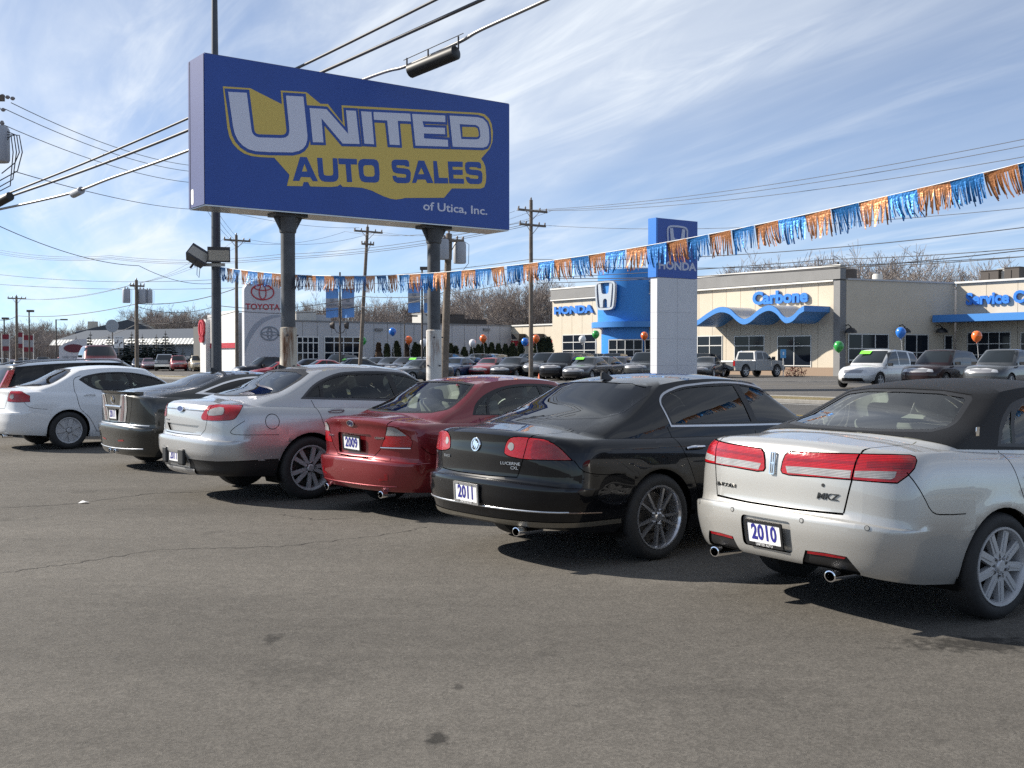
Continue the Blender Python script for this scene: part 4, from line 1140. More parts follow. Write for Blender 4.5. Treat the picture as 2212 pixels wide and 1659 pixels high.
# ------------------------------------------------------------------ dealership buildings
BEIGE_W = pm('beige_panel', (.56, .495, .395), .85, noise=(.6, .06)); GREYBAND = pm('grey_fascia', (.20, .20, .20), .7, noise=(.7, .1)); CAPW = pm('coping_white', (.66, .65, .62), .6)
JOINT = pm('wall_joint', (.30, .27, .22), .9); HBLUE = pm('drum_blue', (.03, .22, .62), .4); HBLUE2 = pm('canopy_blue', (.05, .22, .58), .4); FRAMEW = pm('window_frame', (.62, .62, .60), .45, .2)
LETB = pm('channel_letter_blue', (.035, .20, .66), .35); GREYW = pm('grey_wall', (.46, .46, .47), .85, noise=(.35, .06)); GREYJ = pm('grey_joint', (.36, .36, .38), .9)
ROOFD = pm('flat_roof', (.12, .12, .12), .95); SHOWG = pm('showroom_glass', (.010, .014, .022), .08, spec=.22)
class Face:
    """A wall plane: local x to the right as seen, y into the building, z up. Survey readings become positions on it."""
    def __init__(s, origin, e):
        s.o = Vector((origin[0], origin[1])); s.e = Vector(e).normalized(); s.rz = math.atan2(s.e.y, s.e.x); s.n = Vector((s.e.y, -s.e.x)); s.g = gz(origin[0], origin[1])
    def a(s, u, off=0.0):
        """Local x of the grid column u on the plane (off metres in front)."""
        k = (u - 1106) / FOC; o = s.o + s.n * off
        return (k * o.y - o.x) / (s.e.x - k * s.e.y)
    def p(s, u, v, off=0.0):
        a = s.a(u, off); q = s.o + s.n * off + s.e * a
        return a, at(u, v, q.y).z - s.g
def window(root, F, u0, u1, v0, v1, cols, rows, name='window', depth=.10, glassm=None, fr=.07):
    """Framed window with panes; rows: list of grid heights of the rails."""
    a0, z1 = F.p(u0, v0); a1, z1b = F.p(u1, v0); z0 = F.p(u0, v1)[1]; z1 = (z1 + z1b) / 2; z0 = max(z0, .12)
    e = empty(name, (0, 0, 0), 0, root)
    m = MB(); m.box(((a0+a1)/2, -.01, z0 - .04), (a1-a0+.08, .12, .07)); m.build('sill', FRAMEW, e)
    xs = [a0 + (a1 - a0) * k / cols for k in range(cols + 1)]; zs_ = [z0] + sorted(z0 + (z1 - z0) * r for r in rows) + [z1]
    m = MB()
    for x in xs: m.box((x, -.012, (z0+z1)/2), (fr, .07, z1 - z0 + fr))
    for z in zs_:
        for i in range(cols): m.box(((xs[i]+xs[i+1])/2, -.010, z), (xs[i+1]-xs[i]-fr, .055, fr))
    m.build('frame', FRAMEW, e)
    for i in range(cols):
        for j in range(len(zs_) - 1):
            m = MB(); m.box(((xs[i]+xs[i+1])/2, .004, (zs_[j]+zs_[j+1])/2), (xs[i+1]-xs[i]-fr, .02, zs_[j+1]-zs_[j]-fr)); m.build('pane', glassm or SHOWG, e)
    return e
def channel_text(root, txt, a, z, w, h, mat, name='lettering', bold=.02, y=-.14, serif=False):
    """Raised letters standing off a wall; w, h the finished size."""
    me = text_mesh(txt, 1.0, .07, bold); o = link(name, me, root, mat); d = o.dimensions; me.transform(Matrix.Diagonal((w / d.x, h / d.y, 1, 1))); o.matrix_local = frame((a, y, z), (1, 0, 0), (0, 0, 1)); return o
def rooftop(root, x, y, z, w, d, h, mat, name='rooftop_unit', round_=False):
    m = MB()
    if round_: m.lathe([(w/2, 0), (w/2, h*.9), (w*.42, h), (0, h)], 20, 'z', (x, y, z))
    else:
        m.box((x, y, z + h/2), (w, d, h)); m.box((x - w*.2, y - d/2 - .02, z + h*.55), (w*.35, .04, h*.6)); m.box((x, y, z + h + .03), (w + .1, d + .1, .06))
    return m.build(name, mat, root, round_, 50)

def build_honda():
    pR = at(1818, 776, 82.0); e = Vector((.579, -.815)); F = Face((pR.x, pR.y), e)
    root = empty('dealership_building', (pR.x, pR.y, F.g), F.rz)
    tag(root, 'beige dealership with blue entrance drum and wavy blue canopy', 'building')
    aL = F.a(1193); zt = F.p(1818, 575)[1]; zf = F.p(1700, 613)[1]     # coping and underside of the grey fascia
    zf = zt - 1.05
    aV = F.a(1803)
    F2 = Face((pR.x, pR.y), (.909, .416)); z2 = F2.p(1825, 604)[1]
    # panels of the front wall, joints open between them
    pan = [aL]
    n = 22
    for k in range(1, n): pan.append(aL + (aV - aL) * k / n)
    pan.append(aV)
    m = MB(); m.box(((aL + 0)/2, 9.0, z2/2 - .1), (-aL - .1, 17.6, z2 - .25)); m.build('core', GREYW, root)
    for i in range(n):
        m = MB(); m.box(((pan[i]+pan[i+1])/2, .06, zf/2), (pan[i+1]-pan[i]-.035, .12, zf)); m.build('wall_panel', BEIGE_W, root)
    m = MB(); m.box((aL/2, .10, (zf + zt)/2 + .06), (-aL, .64, zt - zf - .12)); m.build('fascia', GREYBAND, root)
    m = MB(); m.box((aL/2, .10, zt + .07), (-aL + .1, .74, .14)); m.build('coping', CAPW, root)
    m = MB(); m.box((aL/2 + aV/2, -.12, zf + .02), (aV - aL, .30, .12)); m.build('fascia_trim', CAPW, root)
    m = MB(); m.box((aV/2 + .02, .10, zf/2), (-aV - .04, .66, zf)); m.build('corner_pier', GREYBAND, root)
    m = MB(); m.box((aL/2, -.09, .32), (aV - aL - .2, .06, .64)); 
    m.build('base_course', pm('base_stone', (.30, .22, .16), .9), root)
    # windows
    window(root, F, 1216, 1287, 723, 790, 3, [.24, .50, .76])
    for u0, u1 in ((1507, 1560), (1587, 1651), (1680, 1752)): window(root, F, u0, u1, 726, 811, 2, [.22, .74])
    # lettering
    a0, z0 = F.p(1199, 672); a1, z1 = F.p(1283, 668); channel_text(root, 'HONDA', (a0+a1)/2, (z0+z1)/2, a1-a0, .78, LETB, bold=.05)
    a0, z0 = F.p(1628, 645); a1, z1 = F.p(1747, 644); channel_text(root, 'Carbone', (a0+a1)/2, (z0+z1)/2 + .05, a1-a0, 1.05, LETB, bold=.04)
    # wavy canopy, 2.9 m proud of the wall
    off = 2.9; us = [(1490, 694), (1505, 692), (1525, 678), (1545, 666), (1560, 663), (1576, 668), (1590, 681), (1604, 689), (1620, 684), (1640, 667), (1660, 659), (1676, 666), (1688, 680), (1698, 686), (1712, 681), (1725, 667), (1736, 660)]
    ps = [F.p(u, v, off) for u, v in us]; ps = spl([(a, z) for a, z in ps], 3, False); th = .42
    m = MB(); vs = []
    for a, z in ps: vs += [(a, -off, z), (a, -off, z - th), (a, 0.0, z - th), (a, 0.0, z)]
    k = len(ps); m.add(vs, [(i*4+j, i*4+(j+1) % 4, (i+1)*4+(j+1) % 4, (i+1)*4+j) for i in range(k-1) for j in range(4)] + [(0, 3, 2, 1), tuple(4*(k-1)+j for j in (0, 1, 2, 3))])
    m.build('wave_canopy', HBLUE2, root, True, 40)
    m = MB(); vs = []
    for a, z in ps: vs += [(a, -off + .12, z + .012), (a, -.02, z + .012)]
    m.add(vs, [(2*i, 2*i+2, 2*i+3, 2*i+1) for i in range(k - 1)]); m.build('canopy_sheet', pm('canopy_top_grey', (.42, .42, .42), .5), root, True, 60)
    m = MB()
    for u in (1520, 1610, 1705): a, z = F.p(u, 694, 1.4); m.box((a, -1.4, z), (.5, .35, .12))
    m.build('canopy_light', CAPW, root)
    # entrance drum
    c = F.a(1372, -1.0); yc = 1.0; rad = 3.45; zd = F.p(1372, 586, 0)[1] + .1
    zb_ = F.p(1340, 700, 2)[1]
    m = MB(); m.lathe([(rad, zb_), (rad, zd), (rad - .1, zd), (rad - .1, zd - .6)], 56, 'z', (c, yc, 0)); drum = m.build('entrance_drum', HBLUE, root, True, 40)
    m = MB(); m.lathe([(rad + .55, zb_ - .28), (rad + .55, zb_ + .22), (rad - .05, zb_ + .22), (rad - .05, zb_ - .28), (rad + .55, zb_ - .28)], 56, 'z', (c, yc, 0)); m.build('drum_canopy', HBLUE2, root, True, 40)
    m = MB(); m.lathe([(rad - .35, 0), (rad - .35, zb_ - .2)], 56, 'z', (c, yc, 0)); m.build('drum_base', HBLUE, root, True, 40)
    # doors in the drum base
    for th_, w in ((-72, 1.7), (-44, 1.5), (-16, 1.2)):
        a = R(th_); nx, ny = math.cos(a), math.sin(a); r0 = rad - .30
        ee = empty('entrance_door', (c + nx * r0, yc + ny * r0, 0), a + math.pi/2, root)
        m = MB(); m.box((0, -.02, 1.55), (w, .05, 2.9)); m.build('pane', SHOWG, ee)
        m = MB()
        for x in (-w/2, 0, w/2): m.box((x, -.06, 1.55), (.07, .06, 2.97))
        for z in (.06, 2.1, 3.0): m.box((0, -.058, z), (w - .08, .05, .09))
        m.build('frame', FRAMEW, ee)
    # emblem plate on the drum, facing the road
    uu = F.p(1311, 639, 2.2); ang = R(-86); px_, py_ = c + math.cos(ang) * (rad + .22), yc + math.sin(ang) * (rad + .22)
    ee = empty('emblem', (px_, py_, uu[1]), ang + math.pi/2, root); o, i, H = h_mark(1.28); G = lambda a, b, h: (a, -h, b)
    SIL = pm('emblem_silver', (.62, .62, .63), .25, .6)
    m = MB(); plate_poly([o, poly_off(o, -.19)[::-1]], -.05, .22, G, m); m.build('emblem_ring', SIL, ee); m = MB(); plate_poly([H], -.05, .2, G, m); m.build('emblem_letter', SIL, ee)
    m = MB(); plate_poly([poly_off(o, -.1)], -.10, -.04, G, m); m.build('emblem_back', HBLUE, ee)
    # side wall, in shade
    F2 = Face((pR.x, pR.y), (.909, .416)); A2 = F2.a(2063); z2 = F2.p(1825, 604)[1]
    w2 = empty('side_wing', (0, 0, 0), F2.rz - F.rz, root)
    m = MB(); m.box((A2/2 + .25, 6.0, z2/2), (A2 - .5, 11.8, z2)); m.build('wing_wall', BEIGE_W, w2); m = MB(); m.box((A2/2 + .3, 6, z2 + .06), (A2 - .5, 12, .12)); m.build('wing_coping', GREYW, w2)
    for u0, u1, v0, v1, c_, rr in ((1832, 1918, 722, 800, 3, [.28, .6]), (1954, 2004, 723, 800, 2, [.5]), (2040, 2056, 725, 800, 1, [.6])):
        window(w2, F2, u0, u1, v0, v1, c_, rr)
    for u in (1826, 1942, 2022):
        a, z = F2.p(u, 712); m = MB(); m.lathe([(.45, -.25), (.42, -.1), (.25, .08), (.06, .14), (.06, .22)], 14, 'z', (a, -.55, z)); m.tube([(a, -.55, z + .2), (a, -.3, z + .36), (a, 0, z + .30)], .035, 6); m.build('gooseneck_lamp', BLACK, w2, True)
    # service wing, lit again
    q = F2.o + F2.e * A2; F3 = Face((q.x, q.y), (.60, -.80)); F3.g = F.g
    w3 = empty('service_wing', ((q - F.o).dot(F.e), (q - F.o).dot(-F.n), 0), F3.rz - F.rz, root)
    A3 = F3.a(2420); m = MB(); m.box((A3/2 + .05, 7.1, z2/2 - .02), (A3, 14, z2 - .04)); m.build('service_wall', GREYW, w3)
    for k in range(5):
        m = MB(); m.box((A3 * (k + .5)/5 + .05, .07, z2/2), (A3/5 - .03, .12, z2)); m.build('wall_panel', BEIGE_W, w3)
    m = MB(); m.box((A3/2, .0, z2 + .07), (A3, .4, .14)); m.build('coping', CAPW, w3)
    z = F3.p(2120, 688)[1]; m = MB(); m.box((A3/2 - .4, -1.25, z), (A3, 2.5, .55)); m.build('service_canopy', HBLUE2, w3)
    a0 = F3.a(2087); a1 = F3.a(2290); channel_text(w3, 'Service Center', (a0+a1)/2, F3.p(2120, 646)[1], a1-a0, .95, LETB, bold=.04)
    window(w3, F3, 2090, 2182, 718, 790, 4, [.33, .66], 'bay_door', glassm=SHOWG, fr=.05); window(w3, F3, 2205, 2300, 718, 790, 4, [.33, .66], 'bay_door', glassm=SHOWG, fr=.05)
    DK = pm('vent_dark', (.06, .05, .045), .7); LT = pm('vent_pale', (.50, .49, .46), .7)
    rooftop(w2, F2.a(1885), 3.0, z2 + .1, 1.7, 1.7, 1.0, DK, 'rooftop_fan', True); rooftop(w2, F2.a(1868), 3.0, z2, .2, .2, 1.6, DK, 'flue', True)
    rooftop(w2, F2.a(1975), 4.0, z2, .8, .8, .9, LT, 'roof_vent', True); rooftop(w2, F2.a(2025), 5.0, z2, 1.3, 1.2, .45, GREYW)
    rooftop(w3, F3.a(2086), 4.0, z2 + .1, 1.5, 1.5, 1.0, DK); rooftop(w3, F3.a(2122), 4.5, z2 + .1, 1.9, 1.6, 1.1, LT); rooftop(w3, F3.a(2140), 3.5, z2 + .1, 1.2, 1.3, 1.1, DK)
build_honda()

def build_toyota():
    # long grey wall facing the camera
    p0 = at(588, 776, 104.0); p1 = at(1105, 776, 121.0); e = Vector((p1.x - p0.x, p1.y - p0.y)).normalized(); F = Face((p0.x, p0.y), e)
    root = empty('dealership_building', (p0.x, p0.y, F.g), F.rz); tag(root, 'long low grey panelled dealership wall behind the row of evergreens', 'building')
    L = F.a(1105); zt = F.p(680, 695)[1]
    m = MB(); m.box((L/2, 10, zt/2 - .05), (L - .2, 19.6, zt - .1)); m.build('core', ROOFD, root)
    n = 18
    for i in range(n):
        m = MB(); a0, a1 = L*i/n, L*(i+1)/n; m.box(((a0+a1)/2, .08, zt/2), (a1 - a0 - .05, .16, zt)); m.build('wall_panel', GREYW, root)
    m = MB(); m.box((L/2, .08, zt + .06), (L + .1, .34, .12)); m.build('coping', GREYBAND, root)
    YG = pm('lit_shop_glass', (.20, .20, .13), .2)
    for u0, u1 in ((642, 688), (701, 782)):
        window(root, F, u0, u1, 728, 790, 4, [.45, .8], glassm=SHOWG, fr=.10)
    for u in (818, 1050):
        a, z = F.p(u, 712); m = MB(); m.box((a, -.1, z), (.8, .2, .25)); m.build('wall_lamp', GREYBAND, root)
    LT = pm('vent_pale', (.50, .49, .46), .7); DK = pm('vent_dark', (.06, .05, .045), .7)
    rooftop(root, F.a(703), 5, zt, 2.2, 2, 1.1, LT); rooftop(root, F.a(985), 6, zt, 2.0, 2, 1.3, LT); rooftop(root, F.a(1005), 6, zt, 3.4, 2, 1.2, DK); rooftop(root, F.a(1035), 6, zt, 3.2, 2, 1.3, DK); rooftop(root, F.a(1085), 6, zt, 3.0, 2, .8, DK)
    # end block turned to the sun
    F2 = Face((p1.x, p1.y), (.62, -.785)); F2.g = F.g; A = F2.a(1200)
    r2 = empty('dealership_building', (p1.x, p1.y, F.g), F2.rz); tag(r2, 'sunlit pale end block with a red stripe between the grey wall and the beige dealership', 'building')
    z2 = F2.p(1160, 703)[1]
    m = MB(); m.box((A/2, 5, z2/2), (A - .1, 9.8, z2 - .1)); m.build('core', ROOFD, r2)
    for i in range(4):
        m = MB(); m.box((A*(i+.5)/4, .06, z2/2), (A/4 - .04, .12, z2)); m.build('wall_panel', BEIGE_W, r2)
    zs = F2.p(1150, 741)[1]; m = MB(); m.box((A/2, -.03, zs), (A, .06, .55)); m.build('red_stripe', TRED, r2)
    m = MB(); m.box((A/2, .02, z2 + .06), (A, .3, .14)); m.build('coping', CAPW, r2)
    for u in (1128, 1168):
        a, z = F2.p(u, 727); m = MB(); m.box((a, -.5, z), (1.3, .9, .55)); m.build('wall_lamp', BLACK, r2)
    # white entrance portal with the red oval
    p0 = at(441, 776, 113.0); F = Face((p0.x, p0.y), (.62, -.785)); r3 = empty('showroom_portal', (p0.x, p0.y, F.g), F.rz)
    tag(r3, 'white showroom portal with red oval emblem, left of the white pylon', 'building')
    A = F.a(512); zt = F.p(478, 673)[1]; PW = pm('portal_white', (.68, .68, .67), .5)
    for i in range(3):
        m = MB(); m.box((A*.25 + A*.75*(i+.5)/3, .1, zt/2), (A*.25 - .04, .3, zt)); m.build('wall_panel', PW, r3)
    m = MB(); m.box((A*.5, 5.3, zt/2 - .1), (A*.96, 10, zt - .2)); m.build('core', GREYW, r3)
    m = MB(); m.box((A*.16, -.4, zt*.44), (A*.18, .5, zt*.88)); m.build('portal_frame', PW, r3)
    m = MB(); m.box((A*.5, -.12, zt*.44), (A, .16, .5)); m.build('red_stripe', TRED, r3)
    m = MB(); m.box((A*.32, -.15, zt*.20), (A*.16, .06, zt*.4)); m.build('door', GREYBAND, r3)
    for z, s in ((zt*.73, .72), (zt*.56, .50)):
        ee = empty('emblem', (A*.16, -.68, z), 0, r3); G = lambda a, b, h: (a, -h, b)
        m = MB(); plate_poly([ell(.95*s, 1.3*s if s > .6 else .4), ell(.68*s, .9*s if s > .6 else .2)[::-1]], 0, .2, G, m); m.build('emblem_ring', TRED, ee)
        m = MB(); plate_poly([ell(.35*s, .8*s if s > .6 else .22)], 0, .18, G, m); m.build('emblem_disc', TRED, ee)
    m = MB(); m.box((A*.62, 3.2, zt*.98), (A*.5, .4, .3)); m.build('sign_band', GREYBAND, r3)
build_toyota()

def build_left():
    # long shed with a corrugated white eave
    p0 = at(128, 776, 165.0); p1 = at(452, 776, 150.0); e = Vector((p1.x-p0.x, p1.y-p0.y)).normalized(); F = Face((p0.x, p0.y), e)
    root = empty('long_shed', (p0.x, p0.y, F.g), F.rz); tag(root, 'long low shed with blue-grey roof and scalloped white eave behind the spruces', 'building')
    L = F.a(452); z0 = F.p(300, 746)[1]; z1 = F.p(300, 733)[1]; z2 = F.p(300, 718)[1]; SG = pm('shed_grey', (.24, .27, .31), .9); SR = pm('shed_roof', (.055, .07, .095), .8); WE = pm('eave_white', (.72, .71, .66), .6)
    m = MB(); m.box((L/2, 6, z0/2), (L, 12, z0)); m.build('wall', SG, root)
    m = MB(); m.add([(0, -.8, z1), (L, -.8, z1), (L, 5, z2 + .6), (0, 5, z2 + .6), (0, 12, z1), (L, 12, z1)], [(0, 1, 2, 3), (3, 2, 5, 4)]); m.build('roof', SR, root)
    n = 90; m = MB(); vs = []
    for k in range(n + 1):
        a = L*k/n; w = .16 * (k % 2); vs += [(a, -1.0 + w, z1 + .05), (a, -1.7 + w, z0 + .1)]
    m.add(vs, [(2*k, 2*k+1, 2*k+3, 2*k+2) for k in range(n)]); m.build('scalloped_eave', WE, root)
    # gabled house behind
    p = at(258, 776, 185.0); rt = empty('gabled_house', (p.x, p.y, gz(p.x, p.y)), .1); tag(rt, 'grey house with dark gable roof rising behind the long shed', 'building')
    zb_ = at(258, 722, 185).z; zt = at(258, 700, 185).z; m = MB(); m.box((0, 4, zb_/2 + .3), (14, 8, zb_)); m.build('wall', pm('house_siding', (.45, .45, .44), .8), rt)
    m = MB(); m.prism([(-7.6, zb_ - .2), (7.6, zb_ - .2), (1.5, zt + .4)], -.5, 8.5, lambda a, b, h: (a, h, b)); m.build('roof', pm('house_roof', (.075, .085, .10), .8), rt)
    m = MB(); m.box((-4.5, 1, zt - .5), (1.4, 1.0, 1.2)); m.build('chimney', pm('chimney_pale', (.55, .5, .42), .9), rt)
    m = MB(); m.box((6.0, 3, zb_ + .3), (2.6, 2, 1.6)); m.build('dormer', pm('dormer_cream', (.6, .55, .42), .8), rt)
    # red-brick block at the far left
    p = at(-40, 776, 210.0); rt = empty('brick_block', (p.x, p.y, gz(p.x, p.y)), 0); tag(rt, 'low red brick block far off at the left edge', 'building')
    zb_ = at(0, 746, 210).z; m = MB(); m.box((12, 4, zb_/2), (34, 10, zb_)); m.build('wall', pm('red_brick', (.16, .075, .065), .9, noise=(.8, .2)), rt)
    m = MB(); m.box((12, 4, zb_ + .2), (34.6, 10.6, .4)); m.build('coping', GREYBAND, rt)
    for k in range(7):
        m = MB(); m.box((-2 + k*4.4, -1.03, zb_*.55), (1.6, .1, 1.4)); m.build('window', SHOWG, rt)
build_left()
# pale low monument sign with the dark oval
def build_monument():
    p = at(158, 776, 112.0); rt = empty('monument_sign', (p.x, p.y, gz(p.x, p.y)), .25); tag(rt, 'pale monument sign with dark red oval behind the red off-roader', 'sign')
    zt = at(158, 732, 112).z - gz(p.x, p.y); w = 2.6
    m = MB(); m.prism([(-w/2, 0), (w/2, 0), (w/2, zt), (w*.1, zt - .05), (-w*.3, zt - .45), (-w/2, zt - .8)], .2, -.2, lambda a, b, h: (a, h, b)); m.build('panel', PYWHITE, rt)
    m = MB(); m.prism(ell(.95, .42, 30, .1, zt - .95), -.2, -.26, lambda a, b, h: (a, h, b)); m.build('oval', pm('oval_dark', (.12, .015, .03), .4), rt)
    put_text('lettering', 'USED VEHICLES', .32, frame((0, -.215, zt - 1.85), (1, 0, 0), (0, 0, 1)), TGREY, rt, depth=.004, bold=.006, xs=.9)
build_monument()
# ------------------------------------------------------------------ utility poles, wires, banners, lamps
WOOD = pm('weathered_pole', (.17, .14, .115), .9, noise=(4, .3), bump=(40, .4, .02)); XFMR = pm('transformer_grey', (.36, .38, .42), .5); INS = pm('insulator', (.22, .2, .2), .35); WIRE = pm('wire_dark', (.05, .05, .055), .6); CABLE = pm('cable_grey', (.085, .085, .09), .55, .2)
def wire(name, pts, r, label, parent=None, mat=None, sag=0.0, n=16, group='overhead lines', cat='cable'):
    P = [Vector(p) for p in pts]; out_ = []
    for a, b in zip(P[:-1], P[1:]):
        for k in range(n):
            t = k / n; q = a.lerp(b, t); q.z -= 4 * sag * t * (1 - t); out_.append(q)
    out_.append(P[-1]); m = MB(); m.tube([p - P[0] for p in out_], r, 5); o = m.build(name, mat or WIRE, parent, True, None); o.location = P[0]
    if not parent: tag(o, label, cat, group)
    return o
def insulator(m, x, y, z): m.lathe([(.03, 0), (.06, .03), (.035, .06), (.06, .10), (.03, .16), (0, .16)], 8, 'z', (x, y, z))
def pole(u, d, vt, label, arms=(), lean=0.0, r=.15, xf=(), rz=.64, base=True):
    """arms: (v, half length); xf: (du metres, v, height) transformer cans."""
    p = on_ground(u, d); root = empty('utility_pole', p); tag(root, label, 'utility pole', 'wooden utility poles')
    top = at(u, vt, d).z - p.z; L = Vector((lean, 0, 1))
    m = MB(); m.tube([(0, 0, -.3), L * (top * .5), L * top], [r, r * .88, r * .72], 10); m.build('shaft', WOOD, root, True, 60)
    cs, sn = math.cos(rz), math.sin(rz)
    for v, h in arms:
        z = at(u, v, d).z - p.z; c = L * z; e = empty('crossarm', c, rz, root)
        m = MB(); m.box((0, -.16, 0), (2 * h, .10, .13)); m.build('beam', WOOD, e)
        for s in (-1, 1):
            m = MB(); m.tube([(s * h * .45, -.16, -.05), (0, -.12, -.55)], .02, 5); m.build('brace', WOOD, e)
        for x in (-h * .95, -h * .5, h * .5, h * .95):
            m = MB(); insulator(m, x, -.16, .06); m.build('insulator', INS, e, True, 50)
    m = MB(); insulator(m, (L * top).x, 0, top); m.build('top_insulator', INS, root, True, 50)
    for dx, v, h in xf:
        z = at(u, v, d).z - p.z; e = empty('transformer', L * z + Vector((dx * cs, dx * sn - .1, 0)), 0, root)
        m = MB(); m.lathe([(0, -h/2), (.27, -h/2), (.29, -h/2 + .05), (.29, h/2 - .1), (.25, h/2), (0, h/2)], 16); m.build('can', XFMR, e, True, 40)
        m = MB(); insulator(m, -.1, 0, h/2 - .02); insulator(m, .1, 0, h/2 - .02); m.build('bushing', INS, e, True)
        m = MB(); m.tube([(.1, 0, h/2 + .1), (.42, 0, h/2 - .1), (.40, 0, -h*.5), (.1, .0, -h*.9)], .012, 5); m.build('lead', WIRE, e)
    return root, p, top
pole(512, 80, 508, 'slim wooden pole with one crossarm behind the light pole', [(520, 1.0)], r=.14)
pole(776, 80, 490, 'leaning wooden pole with crossarm between the billboard legs', [(501, 1.15), (528, .5)], lean=.058, r=.15)
pole(1147, 68, 432, 'tall wooden pole with double crossarms right of the billboard', [(456, 1.12), (487, 1.0)], r=.15)
pole(958, 50, 505, 'thick leaning pole with transformers behind the right billboard leg', [(520, .7)], lean=.035, r=.20, xf=((.62, 545, .95), (-.3, 540, .9)))
pole(296, 84, 605, 'wooden pole carrying three transformers left of the light pole', [(618, .55)], r=.16, xf=((-.72, 640, 1.05), (.45, 640, 1.05), (.95, 640, 1.0)))
pole(37, 110, 640, 'distant wooden pole with one crossarm near the left edge', [(645, .85)], r=.15)
# pole just out of frame on the left: arm, transformer and its loops show
p = on_ground(-22, 27.0); root = empty('utility_pole', p); tag(root, 'pole at the left edge showing crossarm end, transformer and looped leads', 'utility pole', 'wooden utility poles')
m = MB(); m.tube([(0, 0, -.3), (0, 0, 9.2)], [.17, .13], 12); m.build('shaft', WOOD, root, True)
z = at(10, 216, 27).z; m = MB(); m.box((-.45, -.2, z), (1.9, .11, .14)); m.build('crossarm', WOOD, root)
for x, zz_ in ((.47, z + .05), (.24, z - .22)):
    m = MB()
    for k in range(3): m.lathe([(.02, -.05), (.045, -.02), (.045, .02), (.02, .05)], 10, 'x', (x + .12 * k, -.2, zz_ - .03 * k))
    m.build('strain_insulator', INS, root, True)
z = at(10, 315, 27).z; e = empty('transformer', (.33, -.2, z), 0, root)
m = MB(); m.lathe([(0, -.42), (.26, -.42), (.28, -.38), (.28, .34), (.24, .42), (0, .42)], 18); m.build('can', XFMR, e, True, 40)
m = MB(); insulator(m, -.08, 0, .4); insulator(m, .12, 0, .4); m.build('bushing', INS, e, True)
for k, (a, b) in enumerate(((.55, -.55), (.62, -.75), (.48, -.95), (.40, -1.1))):
    m = MB(); m.tube([(.24, -.05, .30 - .08 * k), (a * .9, -.06, .2), (a, -.05, -.2), (a * .8, -.04, b + .1), (.1 - .1 * k, 0, b - .15)], .014, 5); m.build('lead', WIRE, e)
# three heavy cables passing behind the billboard
def cabl(uvd, r, label, mat=None, seg=8):
    P = [at(*q) for q in uvd]; out_ = []
    S = [(p.x, p.y, p.z) for p in P]
    for i in range(len(P) - 1):
        p0, p1, p2, p3 = P[max(i-1, 0)], P[i], P[i+1], P[min(i+2, len(P)-1)]
        for k in range(seg):
            t = k / seg; out_.append(.5 * ((2*p1) + (p2 - p0)*t + (2*p0 - 5*p1 + 4*p2 - p3)*t*t + (-p0 + 3*p1 - 3*p2 + p3)*t**3))
    out_.append(P[-1]); m = MB(); m.tube([q - P[0] for q in out_], r, 8); o = m.build('overhead_cable', mat or CABLE, None, True, None); o.location = P[0]
    tag(o, label, 'cable', 'overhead lines'); return o, out_
cabl([(-60, 448, 38), (20, 417, 36), (200, 345, 33), (410, 254, 30), (640, 148, 27), (940, 0, 24), (1100, -80, 22.5)], .034, 'uppermost of the three heavy cables passing behind the billboard')
cabl([(-60, 455, 37.6), (20, 425, 35.6), (200, 362, 32.6), (410, 280, 29.6), (690, 158, 26.6), (1040, 0, 23.4), (1200, -72, 22)], .040, 'middle of the three heavy cables passing behind the billboard')
SHEATH = pm('bright_sheath', (.24, .235, .23), .4, .5)
o, pts = cabl([(-80, 468, 37), (0, 452, 35), (150, 418, 33), (240, 385, 31.5), (410, 324, 29), (780, 174, 25.5), (880, 142, 24.6), (990, 92, 23.8), (1040, 64, 23.3), (1180, 0, 22), (1320, -70, 21)], .038, 'lowest heavy cable with bright sheath and black splice case', SHEATH)
a, b = at(884, 143, 24.5), at(988, 100, 23.7); dr = (b - a); c = (a + b) / 2; up = Vector((0, 0, 1))
m = MB(); m.tube([-dr * .5, -dr * .47, dr * .47, dr * .5], [.10, .155, .155, .10], 14); sc = m.build('splice_case', BLACK, None, True, 40); sc.location = c - up * .12; tag(sc, 'black cylindrical splice case hanging under the lowest cable', 'splice case')
m = MB(); m.tube([-dr * .62 + up * .30, dr * .62 + up * .34], .010, 5)
for f in (-.55, -.1, .52): m.tube([dr * f + up * .05, dr * f + up * .32], .02, 5)
m.build('support_strand', WIRE, sc)
a, b = at(158, 420, 33), at(176, 411, 32.6); m = MB(); m.tube([(0, 0, 0), b - a], .11, 12); o = m.build('splice_case', XFMR, None, True, 40); o.location = a; tag(o, 'small grey splice case on the lowest cable at the left', 'splice case')
a, b = at(-8, 440, 35), at(22, 424, 34.6); m = MB(); m.tube([(0, 0, 0), b - a], .14, 12); o = m.build('splice_case', BLACK, None, True, 40); o.location = a; tag(o, 'dark splice case where two heavy cables meet at the left edge', 'splice case')
